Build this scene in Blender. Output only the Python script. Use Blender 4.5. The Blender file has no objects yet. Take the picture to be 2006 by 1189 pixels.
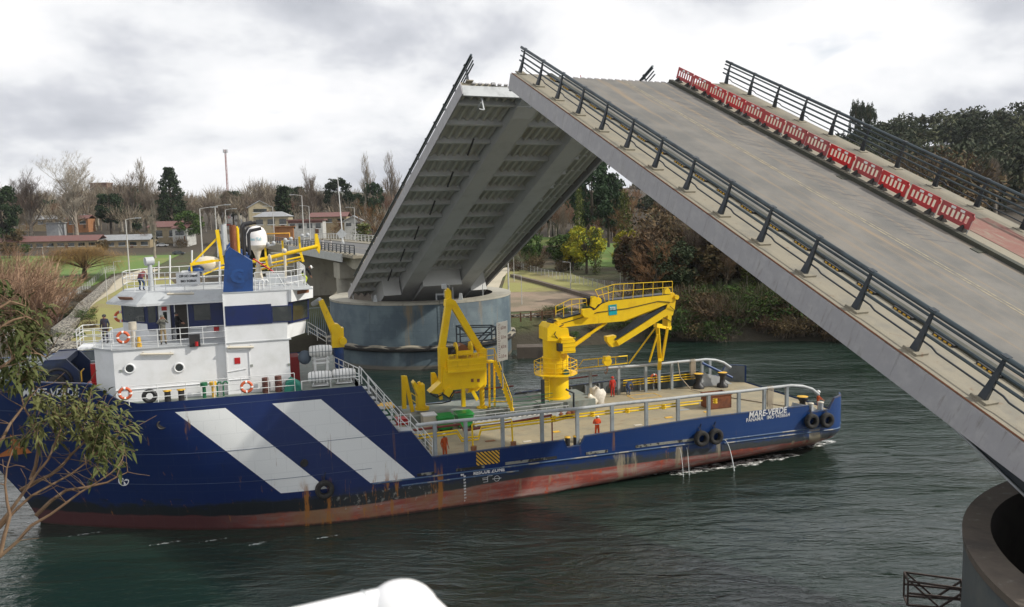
import bpy, math, random
from mathutils import Vector as V, Matrix, noise
random.seed(7)
R = math.radians
SC = bpy.context.scene
COL = SC.collection
# ---------------------------------------------------------------- camera
FPX, PITCH, ROLL, CAMH = 1614.3, .1096, -.0234, 18.6
_f = V((0, math.cos(PITCH), -math.sin(PITCH)))
_u = V((0, math.sin(PITCH), math.cos(PITCH)))
_x = V((1, 0, 0))
CX = math.cos(ROLL) * _x + math.sin(ROLL) * _u
CU = -math.sin(ROLL) * _x + math.cos(ROLL) * _u
cam_data = bpy.data.cameras.new('camera')
cam = bpy.data.objects.new('camera', cam_data)
COL.objects.link(cam)
cam.matrix_world = Matrix(((CX.x, CU.x, -_f.x, 0), (CX.y, CU.y, -_f.y, 0), (CX.z, CU.z, -_f.z, CAMH), (0, 0, 0, 1)))
cam_data.lens = 36 * FPX / 2006
cam_data.sensor_width = 36
cam_data.clip_end = 12000
cam_data.clip_start = .05
cam_data.dof.use_dof = True
cam_data.dof.focus_distance = 60
cam_data.dof.aperture_fstop = 6.3
SC.camera = cam
# ---------------------------------------------------------------- sky and sun
SUN_AZ, SUN_EL = R(99), R(36)          # clockwise from +Y
world = bpy.data.worlds.new('World')
SC.world = world
world.use_nodes = True
nt = world.node_tree
nt.nodes.clear()
def wn(t, **k):
    n = nt.nodes.new(t)
    for a, b in k.items(): setattr(n, a, b)
    return n
wl = nt.links.new
sky = wn('ShaderNodeTexSky', sky_type='NISHITA', sun_disc=False, sun_elevation=SUN_EL, sun_rotation=SUN_AZ)
tc = wn('ShaderNodeTexCoord')
sep = wn('ShaderNodeSeparateXYZ'); wl(tc.outputs['Generated'], sep.inputs[0])
zz = wn('ShaderNodeMath', operation='MAXIMUM'); wl(sep.outputs['Z'], zz.inputs[0]); zz.inputs[1].default_value = 0
za = wn('ShaderNodeMath', operation='ADD'); wl(zz.outputs[0], za.inputs[0]); za.inputs[1].default_value = .34
dx = wn('ShaderNodeMath', operation='DIVIDE'); wl(sep.outputs['X'], dx.inputs[0]); wl(za.outputs[0], dx.inputs[1])
dy = wn('ShaderNodeMath', operation='DIVIDE'); wl(sep.outputs['Y'], dy.inputs[0]); wl(za.outputs[0], dy.inputs[1])
cmb = wn('ShaderNodeCombineXYZ'); wl(dx.outputs[0], cmb.inputs[0]); wl(dy.outputs[0], cmb.inputs[1])
n1 = wn('ShaderNodeTexNoise'); n1.inputs['Scale'].default_value = 1.5; n1.inputs['Detail'].default_value = 7; n1.inputs['Roughness'].default_value = .52; n1.inputs['Distortion'].default_value = .25
mp = wn('ShaderNodeMapping'); mp.inputs['Location'].default_value = (3.1, 1.7, 0); wl(cmb.outputs[0], mp.inputs[0]); wl(mp.outputs[0], n1.inputs['Vector'])
n2 = wn('ShaderNodeTexNoise'); n2.inputs['Scale'].default_value = 3.2; n2.inputs['Detail'].default_value = 5; n2.inputs['Roughness'].default_value = .6
mq = wn('ShaderNodeMapping'); mq.inputs['Scale'].default_value = (1, 1, 1.6); wl(tc.outputs['Generated'], mq.inputs[0]); wl(mq.outputs[0], n2.inputs['Vector'])
av = wn('ShaderNodeMath', operation='MULTIPLY_ADD'); wl(n2.outputs['Fac'], av.inputs[0]); av.inputs[1].default_value = .6
wl(n1.outputs['Fac'], av.inputs[2])
cr = wn('ShaderNodeValToRGB'); wl(av.outputs[0], cr.inputs[0])
e = cr.color_ramp.elements
e[0].position = .60; e[0].color = (.47, .49, .54, 1)
e[1].position = .92; e[1].color = (.99, .98, .985, 1)
m_ = e.new(.72); m_.color = (.63, .645, .69, 1)
m_ = e.new(.80); m_.color = (.84, .85, .87, 1)
k10 = wn('ShaderNodeVectorMath', operation='SCALE'); wl(cr.outputs[0], k10.inputs[0]); k10.inputs['Scale'].default_value = 9.6
hole = wn('ShaderNodeMapRange'); wl(av.outputs[0], hole.inputs[0])
hole.inputs[1].default_value = .98; hole.inputs[2].default_value = 1.12; hole.inputs[3].default_value = 1.0; hole.inputs[4].default_value = .35
mix = wn('ShaderNodeMix', data_type='RGBA'); wl(hole.outputs[0], mix.inputs[0]); wl(sky.outputs[0], mix.inputs[6]); wl(k10.outputs[0], mix.inputs[7])
bg = wn('ShaderNodeBackground'); bg.inputs[1].default_value = .1; wl(mix.outputs[2], bg.inputs[0])
wo = wn('ShaderNodeOutputWorld'); wl(bg.outputs[0], wo.inputs[0])
sd = bpy.data.lights.new('sun', 'SUN'); sd.energy = 3.4; sd.angle = R(1.2); sd.color = (1, .95, .86)
sun = bpy.data.objects.new('sun', sd); COL.objects.link(sun)
sdir = V((math.sin(SUN_AZ) * math.cos(SUN_EL), math.cos(SUN_AZ) * math.cos(SUN_EL), math.sin(SUN_EL)))
sun.rotation_euler = sdir.to_track_quat('Z', 'Y').to_euler()
SC.view_settings.view_transform = 'Standard'; SC.view_settings.look = 'None'
SC.view_settings.exposure = .22; SC.view_settings.gamma = 1
# ---------------------------------------------------------------- pixel -> point (the photo's pixels, with a real distance given)
CAMP = V((0, 0, CAMH))
def ray(px, py): return _f + CX * ((px - 1003) / FPX) - CU * ((py - 594.5) / FPX)
def at_z(px, py, z):
    d = ray(px, py); return CAMP + d * ((z - CAMH) / d.z)
def at_y(px, py, y):
    d = ray(px, py); return CAMP + d * (y / d.y)
def px_of(p):
    v = V(p) - CAMP; d = v.dot(_f); return 1003 + FPX * v.dot(CX) / d, 594.5 - FPX * v.dot(CU) / d
# ---------------------------------------------------------------- materials
def nodes(name):
    m = bpy.data.materials.new(name); m.use_nodes = True
    t = m.node_tree; b = t.nodes['Principled BSDF']
    return m, t, b
def c4(c): return (c[0], c[1], c[2], 1)
def N(t, typ, ins=None, **k):
    n = t.nodes.new(typ)
    for a, b in k.items(): setattr(n, a, b)
    for a, b in (ins or {}).items():
        if hasattr(b, 'is_output'): t.links.new(b, n.inputs[a])
        else: n.inputs[a].default_value = b
    return n
def mathn(t, op, a, b=0, c=0, clamp=False):
    return N(t, 'ShaderNodeMath', {0: a, 1: b, 2: c}, operation=op, use_clamp=clamp).outputs[0]
def mixc(t, f, a, b):
    return N(t, 'ShaderNodeMix', {0: f, 6: a if hasattr(a, 'is_output') else c4(a), 7: b if hasattr(b, 'is_output') else c4(b)}, data_type='RGBA').outputs[2]
def nz(t, co, scale, detail=5, rough=.6, dist=0):
    return N(t, 'ShaderNodeTexNoise', {'Vector': co, 'Scale': scale, 'Detail': detail, 'Roughness': rough, 'Distortion': dist}).outputs['Fac']
def step(t, v, a, b):
    return N(t, 'ShaderNodeMapRange', {0: v, 1: a, 2: b, 3: 0, 4: 1}, interpolation_type='SMOOTHSTEP').outputs[0]
def mat(name, col, rough=.6, metal=0, col2=None, scale=1.2, lo=.45, hi=.7, bump=0, bscale=14, stain=None, sscale=.8, slo=.58, shi=.72, stretch=(1, 1, .25), spec=.5):
    m, t, b = nodes(name)
    tcn = N(t, 'ShaderNodeTexCoord').outputs['Object']
    c = None
    if col2 is None: col2 = tuple(x * .72 for x in col)
    f = step(t, nz(t, tcn, scale, 6, .65), lo, hi)
    c = mixc(t, f, col, col2)
    if stain:
        mp = N(t, 'ShaderNodeMapping', {'Vector': tcn, 'Scale': stretch}).outputs[0]
        f2 = step(t, nz(t, mp, sscale * 4, 7, .7, .3), slo, shi)
        c = mixc(t, f2, c, stain)
    t.links.new(c, b.inputs['Base Color'])
    b.inputs['Roughness'].default_value = rough; b.inputs['Metallic'].default_value = metal
    b.inputs['Specular IOR Level'].default_value = spec
    if bump:
        bn = N(t, 'ShaderNodeBump', {'Strength': bump, 'Distance': .05, 'Height': nz(t, tcn, bscale, 5, .65)})
        t.links.new(bn.outputs[0], b.inputs['Normal'])
    return m
RUST = (.16, .06, .025)
M = dict(
    white=mat('white_paint', (.74, .75, .76), .45, col2=(.62, .63, .62), scale=.6, lo=.4, hi=.75, stain=(.42, .36, .28), slo=.66, shi=.80),
    rail=mat('white_rail_paint', (.72, .73, .72), .5),
    yellow=mat('yellow_paint', (.86, .57, .004), .42, col2=(.76, .48, .006), scale=.9, stain=(.28, .14, .02), slo=.60, shi=.80, bump=.06, bscale=5),
    blue=mat('blue_paint', (.012, .055, .20), .4, col2=(.01, .035, .12), stain=(.05, .09, .14), slo=.6, shi=.75),
    navy=mat('navy_band_paint', (.004, .014, .085), .38, col2=(.005, .014, .06)),
    grey=mat('grey_rail_paint', (.30, .33, .345), .5, col2=(.22, .24, .25), stain=(.16, .11, .07), slo=.62, shi=.78),
    lgrey=mat('light_grey_paint', (.44, .46, .47), .5, stain=(.22, .17, .12), slo=.64, shi=.8),
    deck=mat('worn_deck', (.35, .295, .19), .75, col2=(.25, .225, .16), scale=.5, lo=.35, hi=.7, stain=(.20, .11, .05), sscale=.35, slo=.55, shi=.75, stretch=(.5, 1.6, 1), bump=.3, bscale=9),
    gdeck=mat('green_grey_deck', (.20, .23, .21), .7, col2=(.30, .30, .27), stain=(.16, .11, .07), slo=.56, shi=.75, bump=.2),
    rust=mat('rusty_steel', (.20, .065, .025), .8, col2=(.10, .035, .02), stain=(.30, .12, .05), bump=.5),
    pipe_red=mat('red_oxide_pipe', (.20, .045, .035), .55),
    black=mat('black_steel', (.02, .02, .022), .5, col2=(.035, .03, .028)),
    rubber=mat('tyre_rubber', (.022, .021, .02), .85, col2=(.06, .055, .048), lo=.45, hi=.8, scale=4, bump=.4),
    darksteel=mat('dark_blue_steel', (.028, .036, .045), .42, metal=.3, col2=(.045, .05, .055)),
    bluerail=mat('weathered_rail_steel', (.055, .075, .085), .4, metal=.4, col2=(.035, .045, .05)),
    fascia=mat('galvanised_fascia', (.36, .35, .36), .5, col2=(.42, .41, .41), scale=1.5, stain=(.25, .235, .22), sscale=1.2, slo=.52, shi=.72, stretch=(1, 1, .12)),
    under=mat('grey_bridge_steel', (.50, .505, .49), .55, col2=(.44, .445, .43), scale=.5, stain=(.34, .34, .32), slo=.6, shi=.85),
    under2=mat('olive_rib_steel', (.50, .505, .46), .6, col2=(.44, .445, .40), scale=.6),
    asphalt=mat('worn_bridge_road', (.172, .162, .145), .8, col2=(.12, .118, .11), scale=.35, lo=.35, hi=.65, stain=(.225, .175, .12), sscale=.16, slo=.50, shi=.66, stretch=(2.6, .12, 1), bump=.25, bscale=30),
    road=mat('asphalt_road', (.12, .118, .115), .85, col2=(.09, .09, .09)),
    walk=mat('tan_walkway', (.245, .22, .165), .75, col2=(.19, .178, .145), scale=.8, stain=(.17, .10, .055), sscale=.5, slo=.58, shi=.74, bump=.2, stretch=(1, 1, 1)),
    redwalk=mat('red_cycle_lane', (.21, .095, .075), .8, col2=(.22, .15, .115), scale=1.6, stain=(.24, .21, .16), sscale=.3, slo=.52, shi=.66, stretch=(2, .3, 1)),
    kerb=mat('blackened_kerb', (.045, .048, .035), .7, col2=(.08, .075, .05)),
    line=mat('worn_yellow_line', (.30, .255, .17), .8, col2=(.19, .172, .135), scale=2.5, lo=.4, hi=.6),
    conc=mat('stained_concrete', (.36, .34, .28), .8, col2=(.27, .255, .215), scale=.5, stain=(.13, .12, .10), sscale=.3, slo=.55, shi=.78, bump=.3, bscale=6),
    red=mat('red_plastic', (.52, .018, .022), .4, col2=(.42, .014, .018)),
    redp=mat('red_paint', (.42, .012, .014), .4),
    orange=mat('lifebuoy_orange', (.55, .10, .03), .5),
    whitep=mat('white_plastic', (.78, .78, .76), .35, col2=(.7, .7, .67)),
    cream=mat('cream_plastic', (.60, .55, .45), .4),
    green=mat('green_plastic', (.02, .26, .05), .35, col2=(.015, .2, .04)),
    tarp=mat('green_tarpaulin', (.01, .17, .12), .6, col2=(.008, .11, .085), bump=.6, bscale=3),
    gpaint=mat('green_paint', (.01, .12, .05), .5),
    glass=mat('dark_glass', (.02, .025, .025), .06, col2=(.05, .055, .05), scale=1.5, spec=.8),
    hatch=mat('brown_hatch', (.22, .09, .04), .5),
    cyan=mat('cyan_panel', (.0, .36, .42), .4),
    sack=mat('white_sack', (.66, .62, .55), .85, col2=(.5, .45, .37), scale=3, bump=.8, bscale=4),
    rope=mat('pale_rope', (.40, .34, .26), .9),
    gabion=None, board=mat('white_board', (.86, .82, .72), .6, col2=(.70, .66, .58)),
    ink=mat('faded_brown_ink', (.34, .16, .12), .8), inkb=mat('black_ink', (.02, .02, .025), .6),
    lamp=mat('lamp_post_galvanised', (.50, .50, .48), .5), wood=mat('brown_timber', (.12, .06, .03), .85),
    gold=mat('hazard_yellow', (.72, .42, .04), .6), vent=mat('brown_bitt', (.10, .035, .025), .6),
    dome=mat('radome_white', (.78, .76, .74), .35, col2=(.72, .7, .68)),
    tts=mat('white_lettering', (.75, .75, .75), .5), fade=mat('pale_blue_letters', (.35, .55, .60), .6),
)
# ---------------------------------------------------------------- mesh builder
def vary(m, lo=.72, hi=1.12):
    t = m.node_tree; b = t.nodes['Principled BSDF']; l = b.inputs['Base Color'].links[0].from_socket
    oi = N(t, 'ShaderNodeObjectInfo').outputs['Random']
    h = N(t, 'ShaderNodeHueSaturation', {'Value': mathn(t, 'ADD', lo, mathn(t, 'MULTIPLY', oi, hi - lo)), 'Saturation': mathn(t, 'ADD', .82, mathn(t, 'MULTIPLY', oi, .2)), 'Color': l}); t.links.new(h.outputs[0], b.inputs['Base Color'])
M['red'] = mat('red_plastic', (.52, .018, .022), .45, col2=(.40, .03, .03), stain=(.30, .08, .07), sscale=.9, slo=.6, shi=.75); vary(M['red'])
WM = {}
class MB:
    def __init__(s): s.v = []; s.f = []; s.mi = []; s.sm = []; s.cur = 0
    def add(s, vs, fs, smooth=False):
        k = len(s.v); s.v += [V(a) for a in vs]
        for f in fs: s.f.append([a + k for a in f]); s.mi.append(s.cur); s.sm.append(smooth)
        return s
    def box(s, c, d, rz=0, mtx=None):
        x, y, z = d[0] / 2, d[1] / 2, d[2] / 2
        vs = [V((a, b, e)) for a in (-x, x) for b in (-y, y) for e in (-z, z)]
        if rz: vs = [Matrix.Rotation(rz, 3, 'Z') @ q for q in vs]
        if mtx: vs = [mtx @ q for q in vs]
        return s.add([q + V(c) for q in vs], [(0, 1, 3, 2), (4, 6, 7, 5), (0, 4, 5, 1), (2, 3, 7, 6), (0, 2, 6, 4), (1, 5, 7, 3)])
    def bx(s, x0, x1, y0, y1, z0, z1): return s.box(((x0 + x1) / 2, (y0 + y1) / 2, (z0 + z1) / 2), (x1 - x0, y1 - y0, z1 - z0))
    def frame(s, d, up=V((0, 0, 1))):
        d = d.normalized(); up = V(up)
        if abs(d.dot(up)) > .98: up = V((0, 1, 0)) if abs(d.y) < .9 else V((1, 0, 0))
        a = d.cross(up).normalized(); return a, a.cross(d).normalized()
    def beam(s, p, q, w, h, up=(0, 0, 1), w2=None, h2=None):
        p, q = V(p), V(q); a, b = s.frame(q - p, up); w2 = w2 or w; h2 = h2 or h
        vs = [p + a * i * w / 2 + b * j * h / 2 for i, j in ((-1, -1), (1, -1), (1, 1), (-1, 1))] + [q + a * i * w2 / 2 + b * j * h2 / 2 for i, j in ((-1, -1), (1, -1), (1, 1), (-1, 1))]
        return s.add(vs, [(3, 2, 1, 0), (4, 5, 6, 7), (0, 1, 5, 4), (1, 2, 6, 5), (2, 3, 7, 6), (3, 0, 4, 7)])
    def cyl(s, p, q, r, r2=None, n=10, caps=True):
        p, q = V(p), V(q); r2 = r if r2 is None else r2; a, b = s.frame(q - p)
        vs = []
        for (o, rr) in ((p, r), (q, r2)):
            for i in range(n):
                t = 2 * math.pi * i / n; vs.append(o + (a * math.cos(t) + b * math.sin(t)) * rr)
        s.add(vs, [(i, (i + 1) % n, n + (i + 1) % n, n + i) for i in range(n)], True)
        if caps: s.add(vs, [tuple(range(n))[::-1], tuple(range(n, 2 * n))])
        return s
    def tube(s, pts, r, n=6, closed=False):
        pts = [V(p) for p in pts]; m = len(pts); rings = []
        a = None
        for i, p in enumerate(pts):
            if closed: d = pts[(i + 1) % m] - pts[i - 1]
            else: d = pts[min(i + 1, m - 1)] - pts[max(i - 1, 0)]
            if d.length < 1e-6: d = V((0, 0, 1))
            d.normalize()
            if a is None: a, b = s.frame(d)
            else:
                a = (a - d * a.dot(d)); a.normalize(); b = a.cross(d)
            rr = r[i] if isinstance(r, (list, tuple)) else r
            rings.append([p + (a * math.cos(2 * math.pi * j / n) + b * math.sin(2 * math.pi * j / n)) * rr for j in range(n)])
        vs = [q for g in rings for q in g]; fs = []
        for i in range(m if closed else m - 1):
            k0, k1 = i * n, ((i + 1) % m) * n
            fs += [(k0 + j, k0 + (j + 1) % n, k1 + (j + 1) % n, k1 + j) for j in range(n)]
        s.add(vs, fs, True)
        if not closed: s.add(rings[0] + rings[-1], [tuple(range(n))[::-1], tuple(range(n, 2 * n))])
        return s
    def poly(s, pts, ex):
        pts = [V(p) for p in pts]; ex = V(ex); n = len(pts)
        return s.add(pts + [p + ex for p in pts], [tuple(range(n))[::-1], tuple(range(n, 2 * n))] + [(i, (i + 1) % n, n + (i + 1) % n, n + i) for i in range(n)])
    def lathe(s, prof, c=(0, 0, 0), n=24, smooth=True, a0=0, a1=2 * math.pi, axis=None):
        full = abs(a1 - a0 - 2 * math.pi) < 1e-6; k = n if full else n + 1
        mx = V(axis).to_track_quat('Z', 'Y').to_matrix() if axis else Matrix.Identity(3)
        vs = [V(c) + mx @ V((r * math.cos(a0 + (a1 - a0) * i / n), r * math.sin(a0 + (a1 - a0) * i / n), z)) for (r, z) in prof for i in range(k)]
        fs = []
        for j in range(len(prof) - 1):
            for i in range(n):
                i2 = (i + 1) % k
                fs.append((j * k + i, j * k + i2, (j + 1) * k + i2, (j + 1) * k + i))
        return s.add(vs, fs, smooth)
    def ball(s, c, r, n=12, sq=(1, 1, 1)):
        m = n // 2; prof = [(max(1e-4, math.sin(math.pi * i / m)) * 1, -math.cos(math.pi * i / m)) for i in range(m + 1)]
        k = len(s.v); s.lathe(prof, (0, 0, 0), n)
        for i in range(k, len(s.v)):
            q = s.v[i]; s.v[i] = V((q.x * r * sq[0] + c[0], q.y * r * sq[1] + c[1], q.z * r * sq[2] + c[2]))
        return s
    def torus(s, c, Rr, r, axis=(0, 0, 1), n=24, m=8, a0=0, a1=2 * math.pi):
        q = V(axis).to_track_quat('Z', 'Y').to_matrix(); full = a1 - a0 > 6.28
        pts = [V(c) + q @ V((Rr * math.cos(a0 + (a1 - a0) * i / n), Rr * math.sin(a0 + (a1 - a0) * i / n), 0)) for i in range(n if full else n + 1)]
        return s.tube(pts, r, m, closed=full)
    def build(s, name, m, parent=None, mx=None, origin=None):
        mx = mx or Matrix.Identity(4)
        vs = [mx @ q for q in s.v]
        if parent is not None:
            W = WM[parent.name]; Wi = W.inverted(); vs = [Wi @ q for q in vs]
        else:
            if origin is None:
                xs = [q.x for q in vs]; ys = [q.y for q in vs]; zs = [q.z for q in vs]
                origin = V(((min(xs) + max(xs)) / 2, (min(ys) + max(ys)) / 2, min(zs)))
            origin = V(origin); vs = [q - origin for q in vs]; W = Matrix.Translation(origin)
        me = bpy.data.meshes.new(name)
        me.from_pydata([tuple(q) for q in vs], [], s.f)
        me.polygons.foreach_set('material_index', s.mi)
        me.polygons.foreach_set('use_smooth', s.sm)
        for mm in (m if isinstance(m, (list, tuple)) else [m]): me.materials.append(mm)
        me.update()
        o = bpy.data.objects.new(name, me); COL.objects.link(o)
        if parent is not None: o.parent = parent
        else: o.location = origin
        WM[o.name] = W
        return o
def tag(o, label=None, cat=None, group=None, kind=None):
    if label: o['label'] = label
    if cat: o['category'] = cat
    if group: o['group'] = group
    if kind: o['kind'] = kind
    return o
def empty(name, mx, label=None, cat=None, group=None):
    if not isinstance(mx, Matrix): mx = Matrix.Translation(V(mx))
    o = bpy.data.objects.new(name, None); o.empty_display_size = .3; COL.objects.link(o)
    o.matrix_world = mx; WM[o.name] = mx.copy()
    return tag(o, label, cat, group)
KIDS = {}
def copy_tree(o, mx=None, label=None, group=None, par=None):
    c = o.copy(); COL.objects.link(c)
    if par is not None: c.parent = par; WM[c.name] = WM[par.name]
    if mx is not None: c.matrix_world = mx; WM[c.name] = mx.copy()
    if label: c['label'] = label
    if group: c['group'] = group
    for ch in list(o.children): copy_tree(ch, par=c)
    return c
def TR(loc, rz=0, s=1): return Matrix.Translation(V(loc)) @ Matrix.Rotation(rz, 4, 'Z') @ Matrix.Scale(s, 4)
def railing(mb, pts, h, n=2, sp=1.5, r=.025, up=(0, 0, 1), pr=None, close=False):
    up = V(up); pts = [V(p) for p in pts]
    if close: pts.append(pts[0])
    for k in range(n): 
        hh = h * (k + 1) / n
        mb.tube([p + up * hh for p in pts], r, 5)
    for i in range(len(pts) - 1):
        a, b = pts[i], pts[i + 1]; m = max(1, round((b - a).length / sp))
        for j in range(m + (1 if i == len(pts) - 2 else 0)):
            p = a.lerp(b, j / m); mb.cyl(p, p + up * h, pr or r, n=5)
    return mb
def text_verts(s, size=1.0, bold=0, shear=0, align='LEFT'):
    cu = bpy.data.curves.new('t', 'FONT'); cu.body = s; cu.size = size; cu.offset = bold; cu.shear = shear; cu.align_x = align
    cu.resolution_u = 2
    ob = bpy.data.objects.new('t', cu); COL.objects.link(ob)
    dg = bpy.context.evaluated_depsgraph_get(); me = ob.evaluated_get(dg).to_mesh()
    vs = [(v.co.x, v.co.y) for v in me.vertices]; fs = [tuple(p.vertices) for p in me.polygons]
    ob.evaluated_get(dg).to_mesh_clear(); bpy.data.objects.remove(ob); bpy.data.curves.remove(cu)
    return vs, fs
def text_on(s, size, fn, name, m, parent, mx=None, bold=0, shear=0, align='LEFT', width=None, mb=None):
    vs, fs = text_verts(s, size, bold, shear, align)
    if width:
        w = max(v[0] for v in vs) - min(v[0] for v in vs); vs = [(v[0] * width / w, v[1]) for v in vs]
    own = mb is None
    mb = mb or MB(); mb.add([fn(*v) for v in vs], fs)
    return mb.build(name, m, parent, mx) if own else mb
# ================================================================ SETTING
def S(a, b, x):
    t = max(0., min(1., (x - a) / (b - a))); return t * t * (3 - 2 * t)
def lerp_tab(tab, x):
    if x <= tab[0][0]: return tab[0][1]
    for (a, b), (c, d) in zip(tab, tab[1:]):
        if x <= c: return b + (d - b) * (x - a) / (c - a)
    return tab[-1][1]
LT = [(0, 3.8), (290, 4.0), (330, 6.5), (400, 12.5), (700, 23), (1200, 33), (3000, 40), (6000, 40)]
RT = [(0, 3.8), (185, 4.0), (300, 8), (420, 20), (600, 30), (1200, 40), (3000, 40), (6000, 40)]
GAB = [(-50.2, 92.7), (-58.8, 110.3), (-73, 140), (-101, 209.6), (-106, 226)]
def tz(x, y):
    r = math.hypot(x, y); q = x / max(y, 1)
    w = S(-.13, -.03, q)
    z = lerp_tab(LT, r) * (1 - w) + lerp_tab(RT, r) * w
    z += 19 * math.exp(-((x - 250) / 95) ** 2) * S(210, 400, y) * (1 - S(430, 700, y) * .6)
    z += 9 * S(30, 70, x) * S(112, 160, y) * (1 - S(160, 400, y) * .6)
    # low ground left of the gabion wall
    if x < -45 and y < 240:
        gx = None
        for (a, b), (c, d) in zip(GAB, GAB[1:]):
            if b <= y <= d: gx = a + (c - a) * (y - b) / (d - b)
        if y < 92.7: gx = -50.2
        if gx is not None:
            z -= 2.3 * S(0.3, 1.5, gx - x) * (1 - S(205, 235, y)) * (1 - S(8, 30, gx - x) * .6)
    n = noise.noise(V((x * .03, y * .03, 0))) * .5
    if y > 260: n += noise.noise(V((x * .006, y * .006, 3))) * min(6, (y - 260) * .02)
    if y < 190 and -40 < x < 20: n *= .1
    return z + n
def bank_d(x, y):
    q = x / max(y, 1)
    for (a, b), (c, d) in zip(SHORE, SHORE[1:]):
        q0, q1 = a / b, c / d
        if q0 <= q <= q1 or q1 <= q <= q0:
            den = (c - a) - q * (d - b)
            u = 0 if abs(den) < 1e-9 else (q * b - a) / den
            return math.hypot(x, y) - math.hypot(a + (c - a) * u, b + (d - b) * u)
    return 99
def gz(x, y):
    d = bank_d(x, y); z = tz(x, y)
    return -.15 + (z + .15) * (S(0, 7, d) * .75 + .25 * S(0, 2, d))
SHORE = [(-900, 420), (-300, 190), (-150, 125), (-90, 108), (-62, 96), (-50, 89), (-42, 97), (-33, 110), (-22, 123), (-9, 122), (-2, 110), (5, 112.5), (21, 115.5), (33, 113.5), (45, 112), (80, 103), (160, 88), (420, 60), (1500, 10)]
def ground_mat():
    m, t, b = nodes('ground')
    tcn = N(t, 'ShaderNodeTexCoord').outputs['Object']
    big = nz(t, tcn, .018, 5, .6); mid = nz(t, tcn, .12, 6, .7); fine = nz(t, tcn, 1.3, 6, .7)
    g = mixc(t, fine, (.035, .05, .016), (.09, .10, .035))
    br = mixc(t, fine, (.10, .07, .035), (.05, .038, .022))
    c = mixc(t, step(t, mathn(t, 'ADD', mathn(t, 'MULTIPLY', big, .6), mathn(t, 'MULTIPLY', mid, .4)), .44, .56), g, br)
    zc = N(t, 'ShaderNodeSeparateXYZ', {0: tcn}).outputs[2]
    mud = mixc(t, fine, (.06, .05, .032), (.025, .022, .014))
    c = mixc(t, step(t, mathn(t, 'ADD', zc, mathn(t, 'MULTIPLY', mid, 1.6)), 3.6, 2.2), c, mud)
    floor_ = mixc(t, fine, (.035, .028, .018), (.07, .052, .032))
    c = mixc(t, step(t, mathn(t, 'ADD', zc, mathn(t, 'MULTIPLY', mid, 3)), 6.6, 9.0), c, floor_)
    t.links.new(c, b.inputs['Base Color']); b.inputs['Roughness'].default_value = .95
    bn = N(t, 'ShaderNodeBump', {'Strength': .7, 'Distance': .3, 'Height': fine}); t.links.new(bn.outputs[0], b.inputs['Normal'])
    return m
def grass_mat(name, a, c, d=None):
    m, t, b = nodes(name)
    tcn = N(t, 'ShaderNodeTexCoord').outputs['Object']
    f = nz(t, tcn, 1.6, 6, .75); g = nz(t, tcn, .09, 4, .6)
    col = mixc(t, f, a, c)
    col = mixc(t, step(t, g, .48, .66), col, d or c)
    t.links.new(col, b.inputs['Base Color']); b.inputs['Roughness'].default_value = .95
    bn = N(t, 'ShaderNodeBump', {'Strength': .5, 'Distance': .15, 'Height': f}); t.links.new(bn.outputs[0], b.inputs['Normal'])
    return m
M['ground'] = ground_mat()
M['grass'] = grass_mat('meadow_grass', (.075, .14, .022), (.14, .22, .045), (.18, .20, .055))
M['lawn'] = grass_mat('pale_lawn', (.20, .20, .05), (.29, .27, .09), (.23, .19, .08))
M['dirt'] = grass_mat('brown_dirt', (.22, .16, .11), (.30, .225, .16), (.17, .14, .09))
M['path'] = grass_mat('pale_path', (.42, .37, .27), (.48, .43, .33), (.38, .34, .25))
def terrain():
    cols = []
    for (a, b) in zip(SHORE, SHORE[1:]):
        L = math.dist(a, b); st = 2.2 if -130 < a[0] < 120 else 14
        k = max(1, int(L / st))
        cols += [(a[0] + (b[0] - a[0]) * i / k, a[1] + (b[1] - a[1]) * i / k) for i in range(k)]
    cols.append(SHORE[-1])
    ds = [-4, -1, 0, .8, 1.6, 2.5, 3.5, 4.5, 6, 8]
    while ds[-1] < 160: ds.append(ds[-1] + 2.4)
    while ds[-1] < 6000: ds.append(ds[-1] * 1.045)
    mb = MB(); n = len(ds); vs = []
    for (x, y) in cols:
        r = math.hypot(x, y); wob = noise.noise(V((x * .15, y * .15, 5))) * 1.2 if not (-40 < x < 2) else 0
        for d in ds:
            k = (r + d + wob) / r; X, Y = x * k, y * k
            z = -1.2 if d < 0 else -.15 + (tz(X, Y) + .15) * (S(0, 7, d) * .75 + .25 * S(0, 2, d))
            if d < -2: z = -3
            vs.append((X, Y, z))
    fs = [(i * n + j, (i + 1) * n + j, (i + 1) * n + j + 1, i * n + j + 1) for i in range(len(cols) - 1) for j in range(n - 1)]
    mb.add(vs, fs, True)
    tag(mb.build('ground', M['ground'], origin=(0, 0, 0)), kind='structure')
terrain()
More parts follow.
